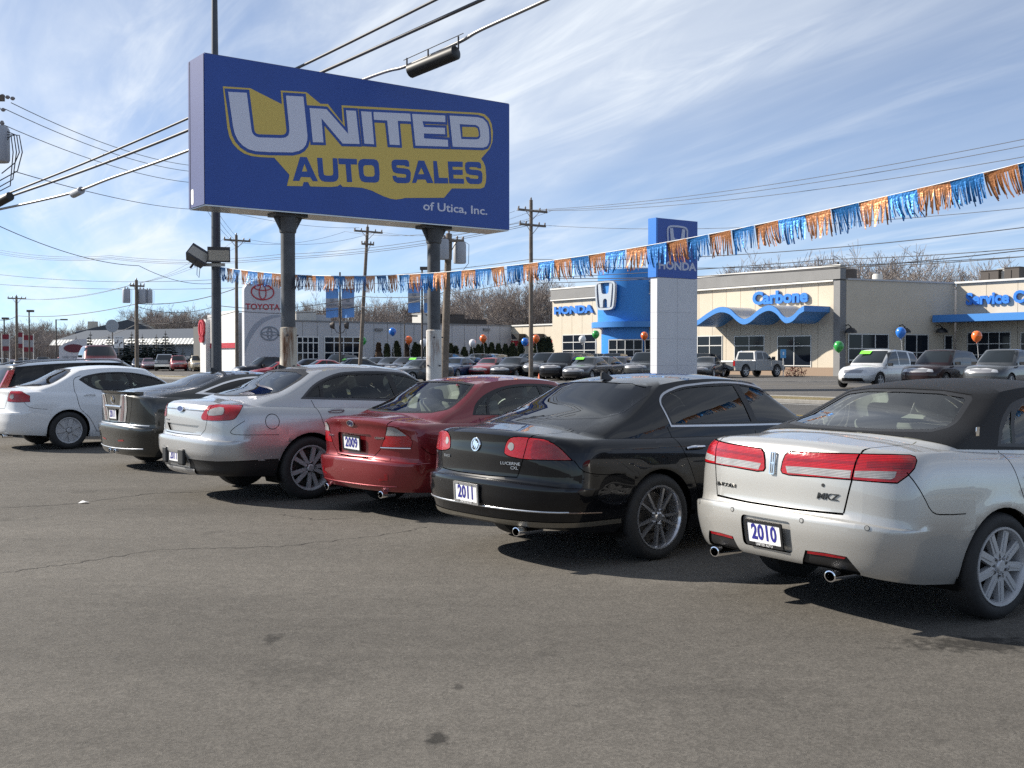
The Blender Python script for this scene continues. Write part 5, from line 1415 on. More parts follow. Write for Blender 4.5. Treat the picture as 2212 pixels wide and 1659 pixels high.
# thin lines
def thin(uvd, r, sag, label):
    P_ = [at(*q) for q in uvd]
    if uvd[-1][0] >= 2300: P_.append(P_[-1] + (P_[-1] - P_[-2]) * .9)       # runs on past the frame
    if uvd[0][0] <= -20: P_.insert(0, P_[0] + (P_[0] - P_[1]) * .5)
    wire('power_line', P_, r, label, sag=sag)
thin([(24, 222, 27), (410, 357, 44), (512, 512, 80)], .010, .25, 'upper thin power line running from the left edge pole to the slim pole')
thin([(12, 236, 27), (410, 370, 44), (505, 516, 80)], .010, .25, 'second thin power line running from the left edge pole')
thin([(-10, 262, 27), (410, 394, 44), (500, 519, 80)], .010, .25, 'third thin power line running from the left edge pole')
thin([(30, 370, 27), (470, 452, 60), (776, 492, 80)], .011, .3, 'thin line crossing under the billboard from the left')
thin([(-20, 480, 40), (300, 574, 60), (460, 612, 75)], .016, .35, 'sagging line crossing the sky left of the light pole')
for i, (v0, v1, v2) in enumerate(((536, 552, 556), (541, 556, 562), (545, 559, 566))): thin([(-20, v0, 105), (240, v1, 95), (600, v2 - 6, 82), (1147, v2 - 80, 68)], .016, .4, 'far line number %s from the top spanning left edge to tall pole' % ('one', 'two', 'three')[i])
thin([(-20, 591, 110), (500, 602, 95), (1147, 560, 68), (2300, 480, 45)], .020, .5, 'long low line crossing the whole view above the roofs')
thin([(-20, 613, 110), (600, 618, 95), (1147, 574, 68), (2300, 548, 60)], .020, .4, 'lower long line crossing the whole view above the roofs')
thin([(-20, 684, 110), (37, 682, 110), (296, 656, 84), (512, 622, 80)], .030, .4, 'thick communication line rising from the distant pole to the slim pole')
thin([(296, 662, 84), (470, 660, 82), (776, 640, 80), (1147, 600, 68), (2300, 530, 48)], .024, .5, 'communication line from the transformer pole over the showroom roofs')
thin([(180, 735, 130), (296, 700, 84), (512, 672, 80), (776, 662, 80), (958, 632, 50)], .024, .3, 'lowest communication line strung between the wooden poles')
for i, (a, b, c_) in enumerate(((445, 400, 295), (452, 418, 310), (458, 430, 335))): thin([(1115 + 35 * i, 455, 68), (2300, c_ - 12, 36)], .012, .5, '%s of three thin power lines right of the tall pole' % ('upper', 'middle', 'lower')[i])
thin([(1180, 487, 68), (2300, 440, 40)], .012, .5, 'single thin line from the lower crossarm to the right edge')
thin([(1160, 600, 68), (1800, 560, 55), (2300, 528, 45)], .020, .1, 'upper of two thick lines above the beige dealership roof')
thin([(1160, 612, 68), (1800, 578, 55), (2300, 546, 45)], .020, .1, 'lower of two thick lines above the beige dealership roof')
for i, (x0, x1) in enumerate(((483, 22), (512, 37), (541, 52))): thin([(x0, 516, 80), (296, 612, 84), (x1, 645, 110)], .010, .5, '%s thin line joining slim pole, transformer pole and distant pole' % ('left', 'middle', 'right')[i])
for i, (x0, x1) in enumerate(((746, 1112), (785, 1150), (815, 1190))): thin([(x0, 500, 80), (x1, 456, 68)], .010, .8, '%s thin line between leaning pole and tall pole' % ('left', 'middle', 'right')[i])
for i, (x0, x1) in enumerate(((483, 746), (541, 815))): thin([(x0, 518, 80), (x1, 500, 80)], .010, .6, '%s thin line between slim pole and leaning pole' % ('left', 'right')[i])

# lamp standards
LAMPM = pm('lamp_standard', (.10, .085, .075), .6, .3)
def lamp(u, d, vt, label, head='box', banners=None, r=.085):
    p = on_ground(u, d); root = empty('lamp_standard', p); tag(root, label, 'lamp post', 'car lot lamp posts'); top = at(u, vt, d).z - p.z
    m = MB(); m.tube([(0, 0, -.1), (0, 0, top)], [r, r * .8], 10); m.build('shaft', LAMPM, root, True)
    if head == 'box': m = MB(); m.box((.18, -.1, top), (.62, .45, .22)); m.build('lamp_head', LAMPM, root)
    elif head == 'arm': m = MB(); m.box((.5, 0, top - .05), (1.0, .06, .06)); m.box((.85, 0, top - .02), (.65, .4, .14)); m.build('lamp_head', LAMPM, root)
    elif head == 'twin':
        for s in (-1, 1):
            z = at(u, 703, d).z - p.z; e = empty('spotlight', (s * .55, -.1, z), 0, root); m = MB(); m.tube([(0, 0, 0), (-s * .3, 0, -.55), (-s * .55, .1, -.6)], .03, 6); m.build('arm', LAMPM, e)
            m = MB(); m.lathe([(.0, -.2), (.18, -.2), (.30, .05), (.30, .1)], 14, 'x', (0, 0, 0)); m.build('lamp_head', LAMPM, e, True)
    if banners:
        for s in (-1, 1):
            v0, v1, w = banners; z0, z1 = at(u, v0, d).z - p.z, at(u, v1, d).z - p.z
            e = empty('banner', (s * (w / 2 + .12), 0, 0), 0, root); rr = random.Random(u + s); vs = []; nx, nz = 6, 12
            for i in range(nz + 1):
                for j in range(nx + 1):
                    f = i / nz; vs.append((w * (j / nx - .5) * (1 - .04 * f) , .10 * math.sin(j * 1.2 + s) * f + .05 * math.sin(i * .8), z0 + (z1 - z0) * f - .03 * math.sin(j * .9) * f))
            cl_ = banners[2]
            def sect(name, i0, i1, mat):
                m = MB(); m.add(vs[i0*(nx+1):(i1+1)*(nx+1)], [(i*(nx+1)+j, i*(nx+1)+j+1, (i+1)*(nx+1)+j+1, (i+1)*(nx+1)+j) for i in range(i1-i0) for j in range(nx)]); return m.build(name, mat, e, True, None)
            BB = pm('banner_blue', (.16, .36, .74), .8); BG = pm('banner_grey', (.42, .42, .45), .8)
            sect('upper_cloth', 0, 4, BB); sect('middle_cloth', 4, 8, BG); sect('lower_cloth', 8, 12, BB)
            zc = z0 + (z1 - z0) * .45; o_, i_, H_ = h_mark(w * .13); G = lambda a, b, h: (a, -.12 - h, zc + .12 + b); m = MB(); plate_poly([o_, i_[::-1]], 0, .01, G, m); plate_poly([H_], 0, .011, G, m); m.build('emblem', TGREY, e)
            t = text_mesh('HONDA', w * .22, .005, w * .004); o = link('lettering', t, e, TGREY); o.matrix_local = frame((0, -.13, zc - w * .26), (1, 0, 0), (0, 0, 1))
            m = MB(); m.box((0, 0, z0), (w + .2, .04, .04)); m.build('banner_rod', LAMPM, e)
lamp(735, 86, 588, 'lamp post with a pair of pale blue banners and two spotlights', 'twin', (624, 686, .98))
lamp(912, 82, 580, 'lamp post with pale blue banners beside the right billboard leg', 'box', (612, 675, .92))
lamp(874, 100, 682, 'short lamp post before the grey showroom wall', 'arm', None, .06)
lamp(10, 120, 688, 'leftmost far lamp post with a box head', 'box', None, .09); lamp(64, 115, 672, 'far lamp post right of the distant pole', 'box', None, .09); lamp(122, 118, 690, 'far lamp post with bracket arm near the monument sign', 'arm', None, .09)
# red and white banners on stands far left
def stand(u, d, v0, v1, w, label):
    p = on_ground(u, d); rt = empty('banner_stand', p); tag(rt, label, 'banner', 'red and white lot banners'); z0, z1 = at(u, v0, d).z - p.z, at(u, v1, d).z - p.z
    m = MB(); m.tube([(-w/2, 0, 0), (-w/2, 0, z0 + .1)], .05, 6); m.tube([(w/2, 0, 0), (w/2, 0, z0 + .1)], .05, 6); m.build('post', CAPW, rt)
    hs = [z0, z0 + (z1 - z0) * .3, z0 + (z1 - z0) * .72, z1]
    for i, (nm, mt) in enumerate((('upper_cloth', pm('banner_red', (.22, .03, .045), .9)), ('middle_cloth', pm('banner_white', (.36, .36, .38), .9)), ('lower_cloth', pm('banner_red', (.22, .03, .045), .9)))):
        m = MB(); m.box((0, 0, (hs[i] + hs[i+1]) / 2), (w - .1, .04, abs(hs[i] - hs[i+1]) - .02)); m.build(nm, mt, rt)
stand(13, 118, 722, 758, .8, 'leftmost red and white lot banner'); stand(43, 124, 718, 752, .8, 'red and white lot banner behind the distant pole'); stand(62, 116, 724, 760, 1.05, 'red and white lot banner right of the distant pole')
# turn-lane sign
p = on_ground(257, 74); rt = empty('lane_sign', p); tag(rt, 'white centre turn lane only sign with two curved black arrows', 'traffic sign'); z = at(257, 739, 74).z - p.z
m = MB(); m.box((0, 0, z), (.62, .02, .80)); m.build('panel', WHITE, rt); m = MB(); m.tube([(0, .03, 0), (0, .03, z + .3)], .03, 6); m.build('post', LAMPM, rt)
for s in (-1, 1):
    m = MB(); pl = [(s * .05, -.22 * s), (s * .06, -.08 * s), (s * .11, .0), (s * .20, .01 * s)]
    for a, b in zip(pl[:-1], pl[1:]): m.tube([(a[0], -.016, z - .05 + a[1]), (b[0], -.016, z - .05 + b[1])], .025, 4)
    m.add([(s * .17, -.018, z - .05 + .07), (s * .29, -.018, z - .05 + .01 * s), (s * .17, -.018, z - .05 - .06)], [(0, 1, 2)]); m.build('arrow', BLACK, rt)
put_text('lettering', 'CENTER LANE', .1, frame((0, -.013, z + .28), (1, 0, 0), (0, 0, 1)), BLACK, rt, depth=.001, xs=.75); put_text('lettering', 'ONLY', .1, frame((0, -.013, z - .33), (1, 0, 0), (0, 0, 1)), BLACK, rt, depth=.001)
# round sign above it, seen from behind
p = on_ground(243, 100); rt = empty('round_sign', p); tag(rt, 'grey back of a round sign above the turn lane sign', 'traffic sign'); z = at(243, 704, 100).z - p.z
m = MB(); m.lathe([(0, -.03), (.58, -.03), (.58, .03), (0, .03)], 28, 'y', (0, 0, z)); m.build('disc', pm('sign_back', (.33, .36, .40), .5, .4), rt); m = MB(); m.tube([(0, .06, 0), (0, .06, z)], .05, 6); m.build('post', LAMPM, rt)
# parking sign, traffic cone, red-white marker
p = on_ground(1692, 79); rt = empty('parking_sign', p); tag(rt, 'small pale blue parking sign beside the silver pickup', 'traffic sign'); z = at(1692, 764, 79).z - p.z
m = MB(); m.box((0, 0, z), (.38, .02, .62)); m.build('panel', pm('parking_blue', (.10, .34, .62), .5), rt); m = MB(); m.tube([(0, .03, 0), (0, .03, z + .2)], .03, 6); m.build('post', CAPW, rt); m = MB(); m.box((0, -.012, z + .02), (.10, .006, .22)); m.build('symbol', WHITE, rt)
p = on_ground(1168, 71); rt = empty('traffic_cone', p); tag(rt, 'orange traffic cone standing among the parked cars', 'traffic cone'); m = MB(); m.lathe([(.20, .03), (.04, .72), (0, .72)], 14); m.build('cone', pm('cone_orange', (.75, .10, .015), .5), rt, True, 40); m = MB(); m.box((0, 0, .02), (.5, .5, .04)); m.build('base', BLACK, rt)
p = on_ground(177, 110); rt = empty('marker_post', p); tag(rt, 'red and white striped marker post near the monument sign', 'marker post'); z = at(177, 752, 110).z - p.z
for k in range(6): m = MB(); m.tube([(0, 0, z * k / 6), (0, 0, z * (k + 1) / 6)], .13, 8); m.build('band', TRED if k % 2 else WHITE, rt)
# ------------------------------------------------------------------ trees
BARK = pm('bare_bark', (.15, .125, .108), .95); TWIG = pm('bare_twigs', (.27, .235, .215), .95)
def bare_tree_meshes(seed, h, spread, dens):
    r = random.Random(seed); T = MB(); C = MB()
    def branch(p, d, ln, rad, lev):
        n = 3 if lev < 3 else 2; pts = [p]; q = p.copy(); dd = d.copy()
        for i in range(n):
            dd = (dd + Vector((r.gauss(0, .13), r.gauss(0, .13), r.gauss(.05, .08)))).normalized(); q = q + dd * (ln / n); pts.append(q.copy())
        (T if lev < 2 else C).tube(pts, [max(.014, rad * (1 - .55 * i / n)) for i in range(n + 1)], 6 if lev == 0 else (4 if lev < 3 else 3), cap=False)
        if lev >= 5 or rad < .008: return
        k = r.randint(2, 3) + (1 if lev < 2 else 0) + (dens if lev in (2, 3) else 0)
        for i in range(k):
            f = r.uniform(.35, 1.0) if lev > 0 else r.uniform(.45, 1.0); idx = min(n - 1, int(f * n)); b = pts[idx].lerp(pts[idx + 1], f * n - idx if f < 1 else 1.0)
            ax = Vector((r.gauss(0, 1), r.gauss(0, 1), r.gauss(0, .4))); ax = (ax - dd * ax.dot(dd)).normalized()
            nd_ = (dd * r.uniform(.65, 1.0) + ax * r.uniform(.4, .85) * spread).normalized()
            branch(b, nd_, ln * r.uniform(.55, .78), rad * r.uniform(.42, .62), lev + 1)
        if lev < 4: branch(pts[-1], dd, ln * .7, rad * .45, lev + 1)
    branch(Vector((0, 0, -.2)), Vector((0, 0, 1)), h * .36, h * .016, 0)
    top = sorted(v[2] for v in C.v)[int(len(C.v) * .995)]
    for M_ in (T, C): M_.v = [(x * h / top, y * h / top, z * h / top) for x, y, z in M_.v]
    t = T.build('trunk', BARK, None); c = C.build('crown', TWIG, None); res = (t.data, c.data)
    bpy.data.objects.remove(t); bpy.data.objects.remove(c); return res
TREES = [bare_tree_meshes(s, 10.0, sp, dn) for s, sp, dn in ((1, 1.0, 1), (2, .8, 1), (5, .9, 2), (8, .7, 1), (11, 1.1, 1), (14, .85, 2))]
def bare_tree(u, d, vt, label, k, group):
    p = on_ground(u, d); h = at(u, vt, d).z - p.z; o = empty('bare_tree', p, random.uniform(0, 6.28)); tag(o, label, 'tree', group)
    s = h / 10.0 * .98; o.scale = (s * random.uniform(.85, 1.1), s * random.uniform(.85, 1.1), s)
    link('trunk', TREES[k][0], o); link('crown', TREES[k][1], o)
rt_ = random.Random(4)
WOODS = 'bare grey-brown tree in the wood behind the showrooms'
for i in range(28):
    u = 640 + i * 19.6 + rt_.uniform(-5, 5); vt = 664 - 32 * rt_.random() - (22 if 980 < u < 1180 else 0); bare_tree(u, rt_.uniform(140, 185), vt, WOODS, i % 6, 'bare trees behind the showrooms')
for u, vt, k in ((1062, 612, 0), (1120, 600, 2), (1085, 622, 4), (1150, 606, 1), (1205, 595, 2)):
    bare_tree(u, 132, vt, 'taller bare tree with open limbs rising %s' % {1062: 'behind the leaning pole and banner', 1120: 'just left of the tall wooden pole', 1085: 'between leaning pole and tall pole', 1150: 'directly behind the tall wooden pole', 1205: 'beside the left corner of the beige dealership'}[u], k, None)
for i in range(20):
    u = 285 + i * 10 + rt_.uniform(-4, 4); bare_tree(u, rt_.uniform(185, 225), 668 + rt_.uniform(-4, 14), 'bare tree in the thicket behind the long shed', i % 6, 'bare trees behind the long shed')
for i in range(26):
    u = -30 + i * 12 + rt_.uniform(-4, 4); bare_tree(u, rt_.uniform(215, 270), 702 + rt_.uniform(-10, 12), 'distant bare tree in the low treeline at the far left', i % 6, 'bare trees in the far left treeline')
for i in range(15):
    u = 1530 + i * 48 + rt_.uniform(-10, 10); bare_tree(u, rt_.uniform(118, 135), 566 + rt_.uniform(-18, 16), 'bare tree top showing above the beige dealership roof', i % 6, 'bare trees behind the beige dealership')
for u, vt, k in ((1875, 540, 0), (1975, 545, 4)): bare_tree(u, 112, vt, 'larger bare tree above the %s of the beige side wing' % ('left end' if u < 1900 else 'middle'), k, None)
# evergreen columns along the grey wall
def cedar_mesh(seed, h, w, c):
    r = random.Random(seed); m = MB(); n = 900
    for i in range(n):
        f = r.random() ** .8; z = h * (.03 + .95 * f); rad = w * (1 - f) ** .62 * (.75 + .25 * math.sin(7 * f + seed)) * r.uniform(.62, 1.08); a = r.uniform(0, 6.283)
        x, y = rad * math.cos(a), rad * math.sin(a); s = .10 * r.uniform(.6, 1.3); d = Vector((math.cos(a) * .6, math.sin(a) * .6, 1)).normalized(); t = Vector((-math.sin(a), math.cos(a), r.uniform(-.4, .4)))
        p = Vector((x, y, z)); m.add([p - t * s, p + t * s, p + d * s * 2.4], [(0, 1, 2)])
    m.lathe([(w * .62, 0), (w * .58, h * .3), (w * .38, h * .65), (.03, h * .95)], 9)
    t = MB(); t.tube([(0, 0, -.1), (0, 0, h * .2)], .06, 6)
    o = m.build('crown', c, None); tt = t.build('trunk', BARK, None); res = (o.data, tt.data); bpy.data.objects.remove(o); bpy.data.objects.remove(tt); return res
CED = [cedar_mesh(s, 1.0 * 4, w, pm('cedar_green', (.040, .050, .022), .9, noise=(6, .35))) for s, w in ((1, .62), (2, .75), (3, .55))]
CEDB = cedar_mesh(6, 4, .7, pm('cedar_bronze', (.075, .045, .028), .9, noise=(6, .35)))
def evergreen(u, d, vt, label, k):
    p = on_ground(u, d); h = at(u, vt, d).z - p.z; o = empty('evergreen_shrub', p, random.uniform(0, 6)); tag(o, label, 'evergreen', 'evergreen columns along the grey wall'); s = h / 4.0; o.scale = (s * 1.75, s * 1.75, s); M = CEDB if k == 3 else CED[k]
    link('crown', M[0], o); link('trunk', M[1], o)
ord_ = ('first', 'second', 'third', 'fourth', 'fifth', 'sixth', 'seventh', 'eighth', 'ninth', 'tenth', 'eleventh', 'twelfth', 'thirteenth', 'fourteenth', 'fifteenth', 'sixteenth', 'seventeenth', 'eighteenth', 'nineteenth', 'twentieth', 'twenty-first', 'twenty-second')
ev = [(818, 741, 3), (836, 743, 0), (857, 737, 2), (880, 742, 3), (897, 740, 2), (905, 744, 1), (920, 742, 0), (963, 745, 1), (974, 742, 2), (985, 748, 0), (1003, 750, 1), (1021, 748, 0), (1033, 744, 2), (1046, 740, 1), (1062, 741, 0), (1077, 742, 2), (1092, 744, 0), (1107, 741, 1), (1124, 738, 2), (1160, 729, 0), (1174, 730, 1), (1185, 728, 2)]
for i, (u, v, k) in enumerate(ev): evergreen(u, 103 if u < 1110 else 106, v, '%s evergreen column from the left along the grey wall' % ord_[i], k)
# spruces before the long shed
def spruce_mesh(seed, h, w):
    r = random.Random(seed); m = MB(); c = pm('spruce_green', (.030, .045, .040), .9, noise=(3, .4))
    tiers = 13
    for t in range(tiers):
        f = t / tiers; z = h * (.06 + .92 * f); rad = w * (1 - f) ** .85
        for k in range(max(6, int(24 * (1 - f)))):
            a = r.uniform(0, 6.283); ln = rad * r.uniform(.65, 1.1); d = Vector((math.cos(a), math.sin(a), -.28)); p = Vector((0, 0, z)); tip = p + d * ln; sd = Vector((-math.sin(a), math.cos(a), 0)) * ln * .26
            m.add([p, p + d * ln * .55 + sd, tip, p + d * ln * .55 - sd], [(0, 1, 2, 3)]); m.add([p + Vector((0, 0, -.1)), p + d * ln * .5 + Vector((0, 0, -.28 * ln)), tip, p + d * ln * .5 + Vector((0, 0, .1))], [(0, 1, 2, 3)])
    t = MB(); t.tube([(0, 0, -.2), (0, 0, h)], [.14, .02], 6); o = m.build('crown', c, None); tt = t.build('trunk', BARK, None); res = (o.data, tt.data); bpy.data.objects.remove(o); bpy.data.objects.remove(tt); return res
SPR = [spruce_mesh(s, 5, w) for s, w in ((1, 1.7), (2, 1.5), (3, 1.9))]
sp = [(152, 740, 0), (165, 726, 1), (196, 716, 2), (222, 738, 0), (236, 722, 1), (268, 730, 2), (285, 716, 0), (308, 722, 1), (318, 735, 2), (338, 722, 0), (358, 714, 1), (372, 736, 2), (395, 752, 0), (414, 757, 1), (436, 748, 2)]
for i, (u, v, k) in enumerate(sp):
    p = on_ground(u, 138); h = at(u, v, 138).z - p.z; o = empty('spruce_tree', p, random.uniform(0, 6)); tag(o, '%s dark spruce from the left in front of the long shed' % ord_[i], 'tree', 'spruces before the long shed'); s = h / 5; o.scale = (s * 1.45, s * 1.45, s); link('crown', SPR[k][0], o); link('trunk', SPR[k][1], o)
# low brown undergrowth of the wood, one mass
def brush(name, u0, u1, d, vt, label, seed):
    r = random.Random(seed); m = MB(); n = int((u1 - u0) * 5)
    for i in range(n):
        u = r.uniform(u0, u1); dd = d + r.uniform(-6, 6); p = on_ground(u, dd); h = (at(u, vt + r.uniform(0, 26), dd).z - p.z) * r.uniform(.7, 1); a = r.gauss(0, .5); b = r.gauss(0, .5)
        q = p + Vector((a, b, h)); w = .05
        m.add([p - Vector((w, 0, 0)), p + Vector((w, 0, 0)), q], [(0, 1, 2)])
        for _ in range(4):
            f = r.uniform(.4, 1); s = p.lerp(q, f); e = s + Vector((r.gauss(0, .9), r.gauss(0, .6), r.uniform(.2, 1.3))); m.add([s - Vector((.03, 0, 0)), s + Vector((.03, 0, 0)), e], [(0, 1, 2)])
    o = m.build(name, TWIG, None); tag(o, label, 'undergrowth', kind='stuff')
brush('woodland_undergrowth', 620, 1230, 150, 664, 'brown tangle of undergrowth behind the showrooms', 1)
brush('woodland_undergrowth', -60, 460, 205, 712, 'brown tangle of undergrowth along the far left treeline', 2)
brush('woodland_undergrowth', 1500, 2260, 125, 606, 'brown tangle of undergrowth behind the beige dealership', 3)
# ------------------------------------------------------------------ the front row of cars
def lens(name, c, rough=.12, ribs=220):
    if name in MATS: return MATS[name]
    m = pm(name, c, rough, 0, .6)
    t = m.node_tree; b = t.nodes['Principled BSDF']
    tcn = nd(t, 'ShaderNodeTexCoord'); w = nd(t, 'ShaderNodeTexWave', Scale=ribs / 6.28, bands_direction='Z')
    t.links.new(tcn.outputs['Object'], w.inputs['Vector'])
    w2 = nd(t, 'ShaderNodeTexVoronoi', Scale=ribs / 5.0); t.links.new(tcn.outputs['Object'], w2.inputs['Vector'])
    a = nd(t, 'ShaderNodeMath', operation='ADD'); t.links.new(w.outputs['Fac'], a.inputs[0]); t.links.new(w2.outputs['Distance'], a.inputs[1])
    bp = nd(t, 'ShaderNodeBump', Strength=.2, Distance=.003); t.links.new(a.outputs[0], bp.inputs['Height'])
    t.links.new(bp.outputs[0], b.inputs['Normal'])
    cm = nd(t, 'ShaderNodeTexNoise', Scale=9.0, Detail=2.0); t.links.new(tcn.outputs['Object'], cm.inputs['Vector'])
    ca = nd(t, 'ShaderNodeMath', operation='MULTIPLY'); t.links.new(cm.outputs['Fac'], ca.inputs[0]); t.links.new(w.outputs['Fac'], ca.inputs[1])
    cr = nd(t, 'ShaderNodeMapRange'); cr.inputs['From Max'].default_value = .6; cr.inputs['To Min'].default_value = .45; cr.inputs['To Max'].default_value = 1.35; t.links.new(ca.outputs[0], cr.inputs['Value'])
    cs = nd(t, 'ShaderNodeVectorMath', operation='SCALE'); cs.inputs[0].default_value = c; t.links.new(cr.outputs[0], cs.inputs['Scale']); t.links.new(cs.outputs[0], b.inputs['Base Color'])
    b.inputs['Subsurface Weight'].default_value = .08; b.inputs['Subsurface Radius'].default_value = (.02, .004, .004)
    return m
REDL = lens('red_lens', (.42, .004, .008)); REDD = lens('deep_red_lens', (.28, .006, .012)); CLRL = lens('clear_lens', (.36, .35, .35), .16)
NAVY = pm('plate_ink', (.02, .02, .22), .5)
PLATE = pm('plate_white', (.82, .82, .83), .35)
FROST = pm('grey_cloth', (.30, .29, .27), .9); BEIGE = pm('beige_cloth', (.42, .36, .28), .9); DARKC = pm('black_cloth', (.03, .03, .032), .9)

def plate(root, S_bvh, z, year, y=0.0, below=None, tilt=0.0, frame_c=None):
    p, n = on_skin(S_bvh, (-3, y, z), (1, 0, 0))
    n = Vector((n.x, n.y, 0)).normalized() if abs(n.z) > .3 else n
    X = Vector((0, 0, 1)).cross(n).normalized(); Y = n.cross(X)
    if tilt: X = (X * math.cos(tilt) + Y * math.sin(tilt)).normalized()
    mt = frame(p + n * .014, X, Y)
    e = empty('licence_plate', parent=root); e.matrix_local = mt
    fm = MB(); o = rrect(-.16, -.083, .16, .083, .012); i = rrect(-.143, -.062, .143, .064, .006)
    plate_poly([o, i[::-1]], -.008, .004, lambda a, b, h: (a, b, h), fm); fm.build('plate_frame', frame_c or BLACK, e)
    pb = MB(); pb.prism(rrect(-.152, -.076, .152, .076, .01), -.010, -.001, lambda a, b, h: (a, b, h)); pb.build('plate_panel', PLATE, e)
    put_text('plate_year', year, .135, Matrix.Translation((0, .002, .0)), NAVY, e, depth=.0012, bold=.004, xs=.78, space=1.05)
    if below: put_text('frame_lettering', below, .022, Matrix.Translation((0, -.0725, .005)), WHITE, e, depth=.0006)
    sc = MB()
    for a in (-.09, .09):
        for b in (-.066, .068): sc.lathe([(0, .006), (.005, .006), (.006, .0)], 8, 'z', (a, b, 0))
    sc.build('plate_screw', BLACK, e)
    return e
def badge_text(root, bv, txt, y, z, size, mat=CHROME, xs=1.0, name='badge', shear=0):
    p, n = on_skin(bv, (-3, y, z), (1, 0, 0)); X = Vector((0, 0, 1)).cross(n).normalized(); Y = n.cross(X)
    return put_text(name, txt, size, frame(p + n * .003, X, Y), mat, root, depth=.003, bold=size * .008, xs=xs, shear=shear)
def skin_frame(bv, y, z, off=.0):
    p, n = on_skin(bv, (-3, y, z), (1, 0, 0)); X = Vector((0, 0, 1)).cross(n).normalized(); Y = n.cross(X)
    return frame(p + n * off, X, Y)
def exhaust(root, x, y, z, rx=.04, rz=.033, ln=.16, mat=CHROME):
    m = MB(); n = 20
    def ringp(r, xx): return [(xx, y + rx * r * math.cos(2*math.pi*k/n), z + rz * r * math.sin(2*math.pi*k/n)) for k in range(n)]
    rs = [ringp(.92, x + ln), ringp(1, x), ringp(.82, x - .002), ringp(.8, x + ln * .8)]
    vs = [p for r in rs for p in r]
    m.add(vs, [(i*n+k, i*n+(k+1) % n, (i+1)*n+(k+1) % n, (i+1)*n+k) for i in range(3) for k in range(n)])
    o = m.build('exhaust_tip', mat, root, True)
    i = MB(); i.add(rs[3], [tuple(range(n))]); i.build('exhaust_bore', LINER, o)
def door_handle(root, bv, x, z, mat, side=-1, ln=.2):
    p, n = on_skin(bv, (x, side * 3, z), (0, -side, 0))
    m = MB(); pts = [p + n * .004 + Vector((-ln/2, 0, 0)), p + n * .032 + Vector((-ln*.36, 0, 0)), p + n * .038, p + n * .032 + Vector((ln*.36, 0, 0)), p + n * .004 + Vector((ln/2, 0, 0))]
    m.tube(pts, [.012, .014, .015, .014, .012], 8); m.build('door_handle', mat, root, True)
def fin(root, bv, x, y=0.0, mat=BLACK, ln=.15, h=.055):
    p, n = on_skin(bv, (x, y, 3), (0, 0, -1))
    m = MB(); z = p.z - .004
    prof = [(-ln/2, 0), (-ln*.46, h*.85), (-ln*.3, h), (-ln*.05, h*.72), (ln*.25, h*.33), (ln/2, 0)]
    vs = []
    for i, (a, b) in enumerate(prof):
        w = .026 * (1 - abs(a) / ln) ; t = .007
        vs += [(p.x + a, y - w, z), (p.x + a, y - t, z + b), (p.x + a, y + t, z + b), (p.x + a, y + w, z)]
    fs = [(0, 1, 2, 3), (20, 23, 22, 21)]
    for i in range(5):
        for k in range(3): fs.append((i*4+k, (i+1)*4+k, (i+1)*4+k+1, i*4+k+1))
    m.add(vs, fs); m.build('antenna_fin', mat, root, True, 50)
def strip(root, bv, pts, mode, w, mat, name, off=.006, both=False):
    """Moulding laid along the skin. mode 'R': pts (right, z) from behind; 'S': (x, z) from the side; 'O': corner view."""
    for sg in ((1, -1) if both else (1,)):
        q = []
        for a, z in pts:
            if mode == 'R': p, n = on_skin(bv, (-3, -a * sg, z), (1, 0, 0))
            elif mode == 'S': p, n = on_skin(bv, (a, -3 * sg, z), (0, sg, 0))
            else:
                o = Vector((_s * a, -_c * a * sg, z)) + Vector((-_c, -_s * sg, 0)) * 4; p, n = on_skin(bv, o, (_c, _s * sg, 0))
            q.append(p + n * off)
        m = MB(); m.tube(q, w, 6); m.build(name, mat, root, True, 60)
def sub(line, k=4):
    """Denser copy of a line."""
    return [tuple(a + (b - a) * j / k for a, b in zip(p, q)) for p, q in zip(line[:-1], line[1:]) for j in range(k)] + [tuple(line[-1])]
def door_set(S, x0, xb, xf, belt_r, belt_f, sill=.30, w=.007):
    """Shut lines of the doors on both sides."""
    ra, rw = S['ra'], S['rw']
    rear_edge = spl([(x0, belt_r), (x0 + .05, belt_r - .14), (x0 + .14, rw + ra * .9 + .03), (ra * .98 + .09, rw + .12), (ra + .14, sill)], 4, False)
    return [dict(name='shut_line', view=SIDE, poly=rear_edge, seam=w, mirror=True),
            dict(name='shut_line', view=SIDE, poly=[(xb, belt_f + .03), (xb + .01, .62), (xb - .02, sill)], seam=w, mirror=True),
            dict(name='shut_line', view=SIDE, poly=[(xf, belt_f), (xf + .03, .7), (xf - .06, sill)], seam=w, mirror=True),
            dict(name='shut_line', view=SIDE, poly=[(ra + .10, sill), (xb, sill - .005), (xf - .03, sill)], seam=w, mirror=True)]
def rwin_panels(outer, inner, trim_mat, glass_mat, name='rear_window', cond=None):
    return [dict(name=name + '_surround', view=REAR, poly=outer, mat=trim_mat, mincos=.09, cond=cond, push=.001),
            dict(name=name, view=REAR, poly=inner, mat=glass_mat, mincos=.09, cond=cond, hole=True, push=-.003)]
def sym(right):
    """Closed outline from its right half (top centre -> bottom centre)."""
    return right + [(-a, b) for a, b in right[::-1] if abs(a) > 1e-6]
def windshield(S):
    g = S['gh']; z0 = float(Fn(S['zd'])(g['xf'])) + .04; z1 = float(Fn(S['zrc'])(g['xtf'])) - .05
    o = [(-(g['wb'] - .13), z0), (g['wb'] - .13, z0), (g['wt'] - .08, z1), (-(g['wt'] - .08), z1)]
    return [dict(name='windscreen', view=FRONT, poly=o, mat=GLASS, mincos=.2, cond=lambda c: c.x > 1.3, hole=True)]
